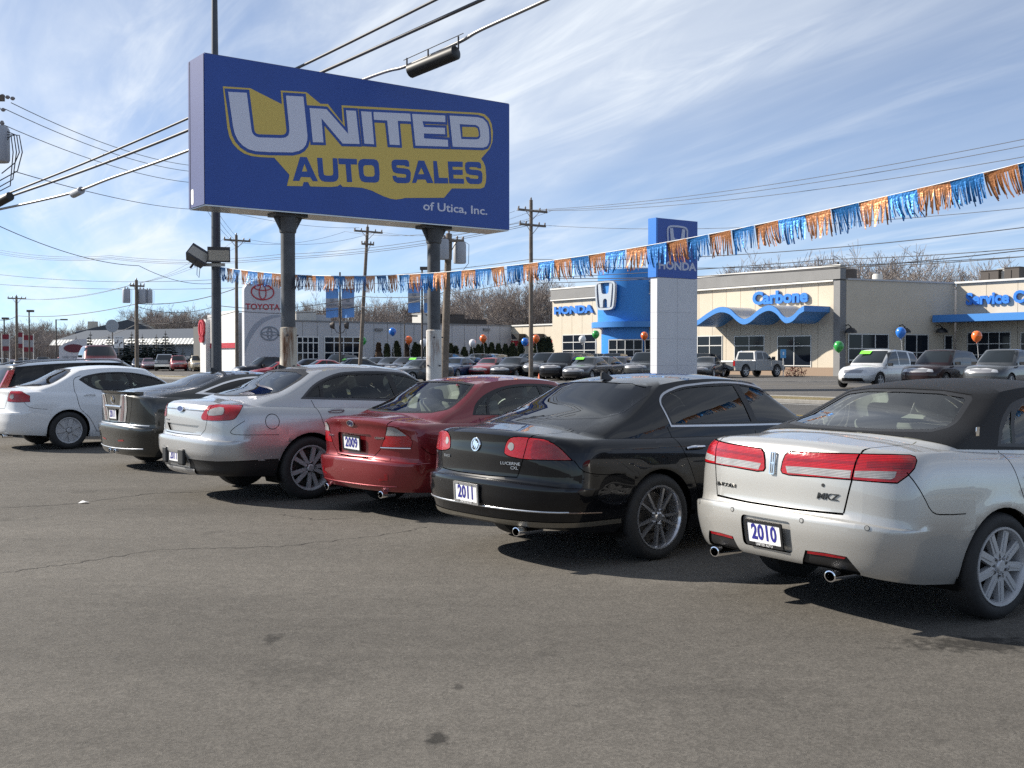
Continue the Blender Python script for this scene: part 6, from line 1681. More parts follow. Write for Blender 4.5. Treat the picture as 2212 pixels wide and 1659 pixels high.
def fronts(S, zc):
    """Headlamps and grille at the far end."""
    return [dict(name='headlamp', view=OBF, poly=spl([(S['front'][1][1] * _s - .62, zc + .05), (S['front'][1][1] * _s - .30, zc + .09), (S['front'][1][1] * _s - .12, zc + .07), (S['front'][1][1] * _s - .14, zc - .05), (S['front'][1][1] * _s - .55, zc - .06)], 4), mat=CLRL, gap=.006, mirror=True)]

# ---- silver sedan with the black vinyl roof
VINYL = pm('black_vinyl', (.006, .006, .0068), .55, spec=.25, bump=(420, .3, .0015))
def build_silver():
    S = MKZ; bv = skin_bvh(S); P = paint('silver_birch_paint', (.49, .485, .465), .55, .28)
    rg = []
    # joints
    lid = sub([(.60, 1.07), (.605, 1.045), (.585, .883), (.545, .688)], 2)
    rg.append(dict(name='joint', view=REAR, poly=lid, seam=.011, mirror=True, mincos=.05))
    rg.append(dict(name='joint', view=REAR, poly=sub([(-.545, .683), (-.2, .676), (.2, .676), (.545, .683)], 3), seam=.013, mincos=-.1))
    rg.append(dict(name='joint', view=TOP, poly=[(-.97, -.602), (-.72, -.615), (-.50, -.63), (-.44, -.62)], seam=.009, mirror=True, mincos=.4, cond=lambda c: c.z < 1.16))
    rg.append(dict(name='joint', view=SIDE, poly=spl([(-.81, .945), (-.80, .93), (-.735, .82), (-.665, .715), (-.55, .69), (-.36, .682)], 3, False), seam=.007, mirror=True))
    rg += door_set(S, .10, 1.17, 2.15, 1.03, .93)
    # roof covering
    rg.append(dict(name='vinyl_roof', view=SIDE, across=True, both=True, mincos=-1, poly=[(-.60, 1.135), (-.46, 1.128), (-.36, 1.085), (-.29, 1.055), (.10, 1.035), (1.2, .985), (2.25, .975), (2.1, 1.2), (1.66, 1.42), (1.66, 1.6), (-.6, 1.6)], mat=VINYL, push=.004))
    rg += rwin_panels(sym([(0, 1.395), (.30, 1.39), (.50, 1.365), (.535, 1.34), (.63, 1.17), (.60, 1.145), (.3, 1.138), (0, 1.138)]),
                      sym([(0, 1.375), (.30, 1.37), (.475, 1.348), (.505, 1.33), (.595, 1.18), (.57, 1.162), (.3, 1.155), (0, 1.155)]), BLACK, GLASS, cond=lambda c: c.x < .9)
    rg.append(dict(name='window_surround', view=SIDE, poly=spl([(.10, 1.055, 1), (.20, 1.17), (.34, 1.265), (.52, 1.335), (.85, 1.375), (1.2, 1.372), (1.55, 1.30), (2.02, 1.05, 1), (1.95, .985, 1), (1.2, .995), (.45, 1.035)], 4), mat=BLACK, mirror=True))
    rg.append(dict(name='rear_door_window', view=SIDE, poly=spl([(.30, 1.065, 1), (.36, 1.18), (.46, 1.265), (.62, 1.325), (.9, 1.355), (1.12, 1.355, 1), (1.16, 1.02, 1)], 4), mat=GLASS, hole=True, mirror=True, push=-.006))
    rg.append(dict(name='quarter_window', view=SIDE, poly=[(.15, 1.072), (.265, 1.068), (.33, 1.19), (.40, 1.265), (.34, 1.235), (.22, 1.15)], mat=GLASS, hole=True, mirror=True, push=-.006))
    rg.append(dict(name='front_door_window', view=SIDE, poly=spl([(1.23, 1.02, 1), (1.20, 1.355, 1), (1.40, 1.325), (1.62, 1.245), (1.94, 1.06, 1), (1.9, 1.0, 1)], 4), mat=GLASS, hole=True, mirror=True, push=-.006))
    rg += windshield(S)
    rg.append(dict(name='trunk_lid', flood=(-1.03, 0, .80), lim=lambda c: abs(c.y) < .66 and c.x < -.3 and c.z > .6))
    rg.append(dict(name='rear_bumper', flood=(-1.09, .1, .58), lim=lambda c: c.x < -.3 and c.z < .9))
    rg.append(dict(name='rear_door', flood=(.8, -.9, .6), mirror=True, lim=lambda c: .05 < c.x < 1.35 and .28 < c.z < 1.12)); rg.append(dict(name='front_door', flood=(1.6, -.9, .6), mirror=True, lim=lambda c: 1.1 < c.x < 2.5 and .28 < c.z < 1.1))
    # lamps
    lamp = [(-.682, .905), (-.672, .96), (-.655, 1.006), (-.628, 1.030), (-.56, 1.034), (-.4, 1.040), (-.215, 1.045), (-.05, 1.047), (.052, 1.044), (.082, 1.034), (.090, 1.01), (.072, .966), (.034, .926), (-.028, .880), (-.116, .881), (-.272, .885), (-.461, .883), (-.63, .876), (-.672, .884)]
    rg.append(dict(name='tail_lamp', view=OBL, poly=lamp, mat=REDL, gap=.008, mirror=True, push=.004, mincos=-.1))
    rg.append(dict(name='lamp_band', view=OBL, poly=[(-.64, .985), (-.45, .992), (-.24, .996), (-.24, .980), (-.45, .976), (-.642, .969)], mat=REDD, mirror=True, parent='tail_lamp', push=.005))
    rg.append(dict(name='lamp_band', view=OBL, poly=[(-.19, 1.0), (-.05, 1.003), (.06, 1.0), (.05, .962), (-.05, .968), (-.195, .966)], mat=REDD, mirror=True, parent='tail_lamp', push=.005))
    rg.append(dict(name='reversing_lens', view=OBL, poly=[(-.648, .935), (-.46, .942), (-.277, .944), (-.284, .897), (-.46, .898), (-.637, .893)], mat=CLRL, mirror=True, parent='tail_lamp', push=.005))
    rg.append(dict(name='reversing_lens', view=OBL, poly=[(-.257, .943), (-.15, .948), (-.032, .949), (-.043, .915), (-.067, .904), (-.262, .906)], mat=CLRL, mirror=True, parent='tail_lamp', push=.005))
    rg.append(dict(name='lower_valance', view=OBL, poly=[(-.535, .442), (-.43, .446), (-.305, .440), (-.225, .345), (-.22, .2), (-.548, .2), (-.548, .38)], mat=BLACK, mirror=True, push=-.012))
    rg.append(dict(name='reflector', view=OBL, poly=[(-.525, .441), (-.43, .444), (-.308, .439), (-.32, .420), (-.43, .425), (-.525, .422)], mat=REDD, mirror=True, push=-.004))
    rg.append(dict(name='plate_recess', view=REAR, poly=rrect(-.215, .405, .215, .602, .03), mat=P, push=-.02, gap=.0))
    rg += fronts(S, .66)
    root, made = detailed_car('parked_sedan', S, POSE['mkz'][:2], R(POSE['mkz'][2]), P, ('nine', .33, .238, ALLOY), cloth=FROST, res=1.12, regions=rg)
    plate(root, bv, .503, '2010', .0, 'UNITED AUTO')
    badge_text(root, bv, 'LINCOLN', .445, .765, .034, pm('dark_chrome', (.12, .12, .12), .25, 1.0), 1.5)
    badge_text(root, bv, 'MKZ', -.43, .775, .055, pm('dark_chrome', (.12, .12, .12), .25, 1.0), 1.3, shear=.2)
    # emblem: tall star in a slim frame
    mt = skin_frame(bv, .0, .945, .004); e = empty('emblem', parent=root); e.matrix_local = mt
    m = MB(); plate_poly([rrect(-.021, -.072, .021, .072, .006), rrect(-.014, -.065, .014, .065, .003)[::-1]], 0, .010, lambda a, b, h: (a, b, h), m); m.build('emblem_frame', CHROME, e)
    m = MB(); m.prism([(0, .068), (.004, .006), (.018, 0), (.004, -.006), (0, -.068), (-.004, -.006), (-.018, 0), (-.004, .006)], .001, .008, lambda a, b, h: (a, b, h)); m.build('emblem_star', CHROME, e)
    for y in (-.72, -.30, .30, .72):
        mt = skin_frame(bv, y, .622, .001); m = MB(); m.lathe([(0, .002), (.011, .002), (.012, -.003)], 16); o = m.build('parking_sensor', P, root); o.matrix_local = mt
        m = MB(); m.lathe([(.0135, .001), (.0165, .001)], 16); oo = m.build('sensor_ring', BLACK, o)
    mt = skin_frame(bv, -.40, .842, .002); m = MB(); m.lathe([(0, .003), (.010, .003), (.011, 0)], 14); m.build('boot_lock', BLACK, root).matrix_local = mt
    for y in (-.50, .50): exhaust(root, -1.06, y, .312, .044, .034, .22)
    for s in (-1, 1): door_handle(root, bv, .36, .865, CHROME, s); door_handle(root, bv, 1.35, .85, CHROME, s)
    m = MB(); p, n = on_skin(bv, (-.05, -3, 1.13), (0, 1, 0)); m.prism([(-.02, -.045), (.012, -.045), (.02, .045), (-.012, .045)], 0, .004, lambda a, b, h: p + n * (.006 + h) + Vector((a, 0, 0)) + Vector((0, 0, b))); m.build('pillar_badge', CHROME, root)
    return tag(root, 'silver sedan with black vinyl roof and plate reading 2010, nearest the camera', 'car', 'cars for sale in the front row')

# ---- black sedan, wide red corner lamps
def build_black():
    S = LUCERNE; bv = skin_bvh(S); P = paint('black_paint', (.0025, .003, .0045), 0, .2, .008)
    rg = []
    rg.append(dict(name='joint', view=REAR, poly=sub([(.56, 1.055), (.565, 1.0), (.535, .84), (.49, .705)], 2), seam=.007, mirror=True, mincos=.05))
    rg.append(dict(name='joint', view=REAR, poly=sub([(-.49, .70), (-.2, .692), (.2, .692), (.49, .70)], 3), seam=.008, mincos=.05))
    rg.append(dict(name='joint', view=TOP, poly=[(-1.08, -.565), (-.8, -.585), (-.62, -.60)], seam=.007, mirror=True, mincos=.4, cond=lambda c: c.z < 1.14))
    rg.append(dict(name='joint', view=SIDE, poly=spl([(-.86, .84), (-.79, .755), (-.60, .722), (-.38, .715)], 3, False), seam=.006, mirror=True))
    rg += door_set(S, .22, 1.32, 2.4, 1.05, .95)
    rg += rwin_panels(sym([(0, 1.415), (.4, 1.405), (.575, 1.375), (.64, 1.30), (.66, 1.17), (.6, 1.13), (.3, 1.115), (0, 1.112)]),
                      sym([(0, 1.405), (.4, 1.395), (.56, 1.365), (.62, 1.29), (.635, 1.175), (.58, 1.145), (.3, 1.13), (0, 1.127)]), P, TINT, cond=lambda c: c.x < .9)
    dlo = [(.265, 1.045, 1), (.24, 1.17), (.235, 1.24), (.285, 1.30), (.40, 1.345), (.63, 1.385), (1.1, 1.405), (1.5, 1.375), (1.85, 1.27), (2.22, 1.06, 1), (2.2, 1.0, 1), (1.2, 1.02), (.7, 1.035)]
    d2 = spl(dlo, 4)
    rg.append(dict(name='window_surround', view=SIDE, poly=d2, mat=SATIN, mirror=True, push=.003))
    rg.append(dict(name='window_seal', view=SIDE, poly=poly_off(d2, -.016), mat=BLACK, mirror=True))
    rg.append(dict(name='rear_door_window', view=SIDE, poly=spl([(.30, 1.075, 1), (.278, 1.235), (.33, 1.285), (.45, 1.325), (.7, 1.36), (1.24, 1.372, 1), (1.30, 1.055, 1)], 4), mat=TINT, hole=True, mirror=True, push=-.006))
    rg.append(dict(name='front_door_window', view=SIDE, poly=spl([(1.38, 1.055, 1), (1.33, 1.370, 1), (1.55, 1.335), (1.85, 1.235), (2.14, 1.06, 1), (2.12, 1.03, 1)], 4), mat=TINT, hole=True, mirror=True, push=-.006))
    rg += windshield(S)
    rg.append(dict(name='trunk_lid', flood=(-1.14, 0, .80), lim=lambda c: abs(c.y) < .66 and c.x < -.3 and c.z > .6))
    rg.append(dict(name='rear_bumper', flood=(-1.21, .0, .62), lim=lambda c: c.x < -.3 and c.z < .9))
    rg.append(dict(name='rear_door', flood=(.9, -.92, .6), mirror=True, lim=lambda c: .05 < c.x < 1.35 and .28 < c.z < 1.12)); rg.append(dict(name='front_door', flood=(1.8, -.92, .6), mirror=True, lim=lambda c: 1.1 < c.x < 2.5 and .28 < c.z < 1.1))
    lamp = spl([(-.546, .882), (-.533, .948), (-.509, .987), (-.469, 1.008), (-.39, 1.008), (-.316, 1.005), (-.228, .997), (-.15, .968), (-.085, .921), (-.002, .838, 1), (-.10, .838), (-.181, .838), (-.346, .835), (-.472, .846), (-.525, .860)], 2)
    rg.append(dict(name='tail_lamp', view=OBL, poly=lamp, mat=REDL, gap=.007, mirror=True, push=.004))
    rg.append(dict(name='side_lens', view=OBL, poly=spl([(-.30, .985), (-.225, .975), (-.15, .945), (-.09, .895), (-.05, .852), (-.2, .852), (-.325, .852)], 2), mat=REDD, mirror=True, parent='tail_lamp', push=.006))
    rg.append(dict(name='reversing_lens', view=OBL, poly=spl([(-.512, .925), (-.50, .955), (-.478, .962), (-.462, .945), (-.466, .912), (-.49, .900)], 3), mat=CLRL, mirror=True, parent='tail_lamp', push=.006))
    SG = pm('satin_bronze_trim', (.20, .185, .155), .3, .7)
    rg.append(dict(name='lower_valance', view=REAR, poly=[(-1.0, .372), (1.0, .372), (1.0, .335), (.50, .332), (.2, .345), (-.2, .345), (-.50, .332), (-1.0, .335)], mat=SG, mincos=.03, push=.006))
    rg += fronts(S, .70)
    root, made = detailed_car('parked_sedan', S, POSE['lucerne'][:2], R(POSE['lucerne'][2]), P, ('ten', .345, .25, pm('bright_alloy', (.60, .60, .62), .18, .8)), cloth=DARKC, res=1.05, regions=rg)
    plate(root, bv, .545, '2011', .0, 'UNITED AUTO', R(-1.5), pm('plate_chrome_frame', (.5, .5, .5), .3, .8))
    GC = SATIN
    badge_text(root, bv, 'LUCERNE', -.42, .800, .032, GC, 1.45); badge_text(root, bv, 'CXL', -.46, .768, .032, GC, 1.2); badge_text(root, bv, 'BUICK', .40, .808, .03, GC, 1.35)
    # round badge with three slanted shields
    e = empty('emblem', parent=root); e.matrix_local = skin_frame(bv, -.02, .925, .004)
    m = MB(); m.lathe([(.044, 0), (.046, .008), (.054, .008), (.057, 0)], 32); m.build('emblem_ring', CHROME, e, True)
    m = MB(); m.lathe([(0, .002), (.045, .002)], 32); m.build('emblem_disc', BLACK, e)
    for k in range(3):
        m = MB(); c0 = -.020 + k * .020
        m.prism([(a * .012 + b * .2 * .06 + c0, b * .034 + .012 - k * .012) for a, b in ((-1, .75), (1, .75), (1, -.2), (0, -1), (-1, -.2))], .002, .008, lambda a, b, h: (a, b, h)); m.build('shield', CHROME, e)
    strip(root, bv, sub([(-.86, .452), (-.6, .455), (0, .458), (.6, .455), (.86, .452)], 5), 'R', .007, SATIN, 'bumper_moulding', .003)
    strip(root, bv, sub([(-.93, .450), (-.62, .432)], 6), 'S', .006, pm('brown_moulding', (.2, .15, .12), .3, .8), 'side_moulding', .003, both=True)
    exhaust(root, -1.15, -.53, .292, .044, .034, .24)
    fin(root, bv, .30, -.02, BLACK, .17, .07)
    for s in (-1, 1): door_handle(root, bv, .44, .872, CHROME, s); door_handle(root, bv, 1.55, .86, CHROME, s)
    return tag(root, 'black sedan with chrome multi-spoke wheels and plate reading 2011, beside the silver sedan', 'car', 'cars for sale in the front row')

# ---- dark red sedan
def build_red():
    S = LEGACY; bv = skin_bvh(S); P = paint('garnet_paint', (.21, .010, .016), .45, .26, .03)
    rg = []
    rg.append(dict(name='joint', view=REAR, poly=sub([(.55, 1.005), (.545, .955), (.485, .811), (.42, .70), (.32, .615)], 2), seam=.008, mirror=True, mincos=.05))
    rg.append(dict(name='joint', view=REAR, poly=sub([(-.32, .612), (0, .606), (.32, .612)], 3), seam=.012, mincos=-.2))
    rg.append(dict(name='joint', view=TOP, poly=[(-.96, -.55), (-.7, -.57), (-.5, -.58)], seam=.007, mirror=True, mincos=.4, cond=lambda c: c.z < 1.1))
    rg.append(dict(name='joint', view=SIDE, poly=spl([(-.72, .735), (-.62, .66), (-.35, .64)], 3, False), seam=.006, mirror=True))
    rg += door_set(S, .10, 1.12, 2.1, .99, .92)
    rg += rwin_panels(sym([(0, 1.365), (.3, 1.36), (.50, 1.335), (.57, 1.22), (.63, 1.08), (.56, 1.05), (.3, 1.045), (0, 1.042)]),
                      sym([(0, 1.35), (.3, 1.345), (.48, 1.325), (.545, 1.215), (.60, 1.085), (.54, 1.066), (.3, 1.06), (0, 1.057)]), BLACK, GLASS, cond=lambda c: c.x < .9)
    rg.append(dict(name='window_surround', view=SIDE, poly=spl([(.02, 1.02, 1), (.12, 1.14), (.33, 1.245), (.64, 1.315), (1.06, 1.33), (1.45, 1.28), (1.95, 1.04, 1), (1.9, .97, 1), (1.0, .985)], 4), mat=BLACK, mirror=True))
    rg.append(dict(name='rear_door_window', view=SIDE, poly=spl([(.26, 1.02, 1), (.30, 1.15), (.46, 1.245), (.7, 1.295), (1.07, 1.305, 1), (1.10, 1.005, 1)], 4), mat=GLASS, hole=True, mirror=True, push=-.006))
    rg.append(dict(name='quarter_window', view=SIDE, poly=[(.06, 1.03), (.22, 1.03), (.26, 1.15), (.32, 1.21), (.16, 1.13)], mat=GLASS, hole=True, mirror=True, push=-.006))
    rg.append(dict(name='front_door_window', view=SIDE, poly=spl([(1.16, 1.005, 1), (1.13, 1.305, 1), (1.4, 1.26), (1.85, 1.04, 1), (1.84, 1.0, 1)], 4), mat=GLASS, hole=True, mirror=True, push=-.006))
    rg += windshield(S)
    rg.append(dict(name='trunk_lid', flood=(-.96, 0, .92), lim=lambda c: abs(c.y) < .66 and c.x < -.3 and c.z > .6))
    rg.append(dict(name='rear_bumper', flood=(-1.02, .0, .5), lim=lambda c: c.x < -.3 and c.z < .9))
    rg.append(dict(name='rear_door', flood=(.8, -.85, .6), mirror=True, lim=lambda c: .05 < c.x < 1.35 and .28 < c.z < 1.12)); rg.append(dict(name='front_door', flood=(1.6, -.85, .6), mirror=True, lim=lambda c: 1.1 < c.x < 2.5 and .28 < c.z < 1.1))
    lamp = spl([(-.275, .938, 1), (-.194, .934), (-.114, .890), (-.042, .839), (-.012, .787), (-.025, .729, 1), (-.19, .727), (-.349, .724, 1), (-.311, .805)], 3)
    rg.append(dict(name='tail_lamp', view=OBL, poly=lamp, mat=REDL, gap=.004, mirror=True, push=.003))
    rg.append(dict(name='indicator_lens', view=OBL, poly=spl([(-.268, .93, 1), (-.2, .926), (-.125, .886), (-.068, .842, 1), (-.17, .842), (-.289, .840, 1)], 2), mat=CLRL, mirror=True, parent='tail_lamp', push=.005))
    rg.append(dict(name='plate_recess', view=REAR, poly=rrect(-.30, .632, .30, .842, .03), mat=P, push=-.02))
    rg.append(dict(name='reflector', view=OBL, poly=[(-.30, .47), (-.262, .468), (-.262, .40), (-.36, .385), (-.36, .41), (-.30, .42)], mat=REDD, mirror=True, push=.002))
    rg += fronts(S, .66)
    root, made = detailed_car('parked_sedan', S, POSE['legacy'][:2], R(POSE['legacy'][2]), P, ('ten', .325, .225, ALLOY), cloth=FROST, res=1.0, regions=rg)
    plate(root, bv, .74, '2009', .03, None, R(-2))
    badge_text(root, bv, 'SUBARU', .46, .80, .026, CHROME, 1.3); badge_text(root, bv, 'LEGACY', -.42, .812, .028, CHROME, 1.3)
    e = empty('emblem', parent=root); e.matrix_local = skin_frame(bv, .02, .945, .003)
    m = MB(); ov = [(.062 * math.cos(2*math.pi*k/28), .034 * math.sin(2*math.pi*k/28)) for k in range(28)]; plate_poly([ov, [(a*.85, b*.8) for a, b in ov][::-1]], 0, .008, lambda a, b, h: (a, b, h), m); m.build('emblem_ring', CHROME, e)
    m = MB(); m.prism([(a*.85, b*.8) for a, b in ov], 0, .003, lambda a, b, h: (a, b, h)); m.build('emblem_disc', pm('emblem_blue', (.02, .03, .12), .3), e)
    for px_, py_, r_ in ((-.028, .006, .011), (.0, .014, .007), (.02, .010, .007), (.008, -.01, .007), (.03, -.008, .007), (-.012, -.012, .006)):
        m = MB(); m.prism([(px_ + (r_ if k % 2 == 0 else r_ * .35) * math.cos(math.pi*k/4), py_ + (r_ if k % 2 == 0 else r_ * .35) * math.sin(math.pi*k/4)) for k in range(8)], .003, .006, lambda a, b, h: (a, b, h)); m.build('star', CHROME, e)
    strip(root, bv, sub([(-.66, .34), (-.4, .335), (0, .333), (.4, .335), (.66, .34)], 5), 'R', .006, P, 'bumper_crease', .002)
    strip(root, bv, sub([(-.35, .716), (-.03, .72)], 6), 'O', .006, CHROME, 'lamp_moulding', .003)
    for y in (-.50, .47): exhaust(root, -.98, y, .255, .042, .036)
    fin(root, bv, .15, -.35, P, .05, .02)
    for s in (-1, 1): door_handle(root, bv, .33, .86, P, s); door_handle(root, bv, 1.3, .85, P, s)
    m = MB(); p, n = on_skin(bv, (-3, .0, 1.12), (1, 0, 0)); 
    return tag(root, 'dark red sedan with clear-topped tail lamps and plate reading 2009', 'car', 'cars for sale in the front row')

# ---- tall silver sedan with red reflections on its flank
def build_tall():
    S = TAURUS; bv = skin_bvh(S); P = paint('ingot_silver_paint', (.47, .475, .48), .6, .28)
    rg = []
    rg.append(dict(name='joint', view=REAR, poly=sub([(.60, 1.115), (.615, 1.08), (.60, .93), (.57, .82), (.50, .76)], 2), seam=.007, mirror=True, mincos=.05))
    rg.append(dict(name='joint', view=REAR, poly=sub([(-.50, .755), (0, .748), (.50, .755)], 3), seam=.008, mincos=.02))
    rg.append(dict(name='joint', view=TOP, poly=[(-1.08, -.61), (-.8, -.63), (-.66, -.63)], seam=.007, mirror=True, mincos=.4, cond=lambda c: c.z < 1.2))
    rg.append(dict(name='joint', view=SIDE, poly=spl([(-.80, .925), (-.90, .86), (-.945, .80), (-.90, .775), (-.6, .762), (-.40, .755)], 3, False), seam=.006, mirror=True))
    rg += door_set(S, .08, 1.28, 2.3, 1.13, 1.02)
    circ = [(-.476 + .088 * math.cos(2*math.pi*k/28), .905 + .088 * math.sin(2*math.pi*k/28)) for k in range(28)]
    rg += rwin_panels(sym([(0, 1.49), (.35, 1.48), (.56, 1.435), (.60, 1.36), (.64, 1.22), (.60, 1.185), (.3, 1.172), (0, 1.168)]),
                      sym([(0, 1.455), (.35, 1.448), (.53, 1.41), (.57, 1.34), (.605, 1.225), (.57, 1.20), (.3, 1.188), (0, 1.184)]), BLACK, GLASS, cond=lambda c: c.x < .9)
    dlo = spl([(-.05, 1.145, 1), (.17, 1.308), (.46, 1.42), (.70, 1.452), (1.2, 1.452), (1.6, 1.39), (2.1, 1.13, 1), (2.1, 1.07, 1), (1.2, 1.09), (.5, 1.12)], 4)
    rg.append(dict(name='window_surround', view=SIDE, poly=dlo, mat=pm('window_trim', (.09, .09, .095), .25, .9), mirror=True, push=.003))
    rg.append(dict(name='window_seal', view=SIDE, poly=poly_off(dlo, -.022), mat=BLACK, mirror=True))
    rg.append(dict(name='rear_door_window', view=SIDE, poly=spl([(.26, 1.155, 1), (.27, 1.30), (.44, 1.375), (.65, 1.41), (1.18, 1.415, 1), (1.24, 1.125, 1)], 4), mat=GLASS, hole=True, mirror=True, push=-.006))
    rg.append(dict(name='quarter_window', view=SIDE, poly=[(.08, 1.170), (.21, 1.162), (.225, 1.29), (.14, 1.24)], mat=TINT, hole=True, mirror=True, push=-.006))
    rg.append(dict(name='front_door_window', view=SIDE, poly=spl([(1.31, 1.125, 1), (1.27, 1.415, 1), (1.6, 1.35), (1.98, 1.16, 1), (2.0, 1.11, 1)], 4), mat=GLASS, hole=True, mirror=True, push=-.006))
    rg += windshield(S)
    rg.append(dict(name='trunk_lid', flood=(-1.14, 0, .9), lim=lambda c: abs(c.y) < .66 and c.x < -.3 and c.z > .6))
    rg.append(dict(name='rear_bumper', flood=(-1.22, .0, .66), lim=lambda c: c.x < -.3 and c.z < .9))
    rg.append(dict(name='rear_door', flood=(.8, -.95, .7), mirror=True, lim=lambda c: .05 < c.x < 1.35 and .28 < c.z < 1.12)); rg.append(dict(name='front_door', flood=(1.6, -.95, .7), mirror=True, lim=lambda c: 1.1 < c.x < 2.5 and .28 < c.z < 1.1))
    rg.append(dict(name='fuel_door', view=SIDE, poly=circ, gap=.008))
    lamp = spl([(-.437, .965), (-.401, 1.018), (-.36, 1.072), (-.325, 1.092), (-.233, 1.098), (-.01, 1.092), (.04, 1.075), (.04, 1.023), (.02, .98), (-.014, .938), (-.13, .925), (-.414, .924)], 2)
    rg.append(dict(name='tail_lamp', view=OBL, poly=lamp, mat=REDL, gap=.004, mirror=True, push=.006))
    rg.append(dict(name='reversing_lens', view=OBL, poly=spl([(-.344, 1.02), (-.25, 1.062), (-.145, 1.062), (-.132, 1.01), (-.153, .989), (-.321, .978)], 2), mat=CLRL, mirror=True, parent='tail_lamp', push=.008))
    rg.append(dict(name='plate_recess', view=REAR, poly=spl([(-.46, .86, 1), (.46, .86, 1), (.34, .775, 1), (-.34, .775, 1)], 1), mat=P, push=-.022))
    rg.append(dict(name='lower_valance', view=REAR, poly=[(-1, .49), (-.62, .475), (-.50, .43), (-.42, .36), (.42, .36), (.50, .43), (.62, .475), (1, .49), (1, .1), (-1, .1)], mat=BLACK, mincos=.02, push=-.008))
    rg.append(dict(name='lower_flank', view=SIDE, poly=[(-1.2, .485), (-.36, .462), (-.3, .1), (-1.2, .1)], mat=BLACK, mirror=True, push=-.004, mincos=.02))
    rg.append(dict(name='bumper_lip', view=REAR, poly=[(-.40, .375), (.40, .375), (.36, .30), (-.36, .30)], mat=P, mincos=.02, push=.012))
    rg += fronts(S, .76)
    root, made = detailed_car('parked_sedan', S, POSE['taurus'][:2], R(POSE['taurus'][2]), P, ('twin', .36, .255, ALLOY), cloth=DARKC, res=1.0, regions=rg)
    plate(root, bv, .50, '2011', .06)
    m = MB(); p, n = on_skin(bv, (-3, -.18, .50), (1, 0, 0)); m.box(p + Vector((-.02, 0, 0)), (.05, .16, .19)); o = m.build('bumper_bracket', BLACK, root); b = o.modifiers.new('round', 'BEVEL'); b.width = .02; b.segments = 2
    m = MB(); p, n = on_skin(bv, (-3, .30, .50), (1, 0, 0)); m.box(p + Vector((-.02, 0, 0)), (.05, .12, .19)); o = m.build('bumper_bracket', BLACK, root); b = o.modifiers.new('round', 'BEVEL'); b.width = .02; b.segments = 2
    strip(root, bv, sub([(-.52, 1.03), (-.2, 1.033), (.2, 1.033), (.52, 1.03)], 5), 'R', .008, CHROME, 'boot_moulding', .004)
    e = empty('emblem', parent=root); e.matrix_local = skin_frame(bv, .0, 1.032, .012)
    ov = [(.085 * math.cos(2*math.pi*k/28), .034 * math.sin(2*math.pi*k/28)) for k in range(28)]
    m = MB(); plate_poly([ov, [(a*.9, b*.82) for a, b in ov][::-1]], 0, .008, lambda a, b, h: (a, b, h), m); m.build('emblem_ring', CHROME, e)
    m = MB(); m.prism([(a*.9, b*.82) for a, b in ov], 0, .004, lambda a, b, h: (a, b, h)); m.build('emblem_disc', pm('emblem_blue', (.02, .03, .12), .3), e)
    badge_text(root, bv, 'TAURUS', .42, .895, .026, SATIN, 1.3)
    fin(root, bv, .28, .25, BLACK, .15, .05)
    for s in (-1, 1): door_handle(root, bv, .36, .995, P, s); door_handle(root, bv, 1.45, .98, P, s)
    return tag(root, 'tall silver sedan with round fuel door, parked between dark red sedan and black coupe', 'car', 'cars for sale in the front row')

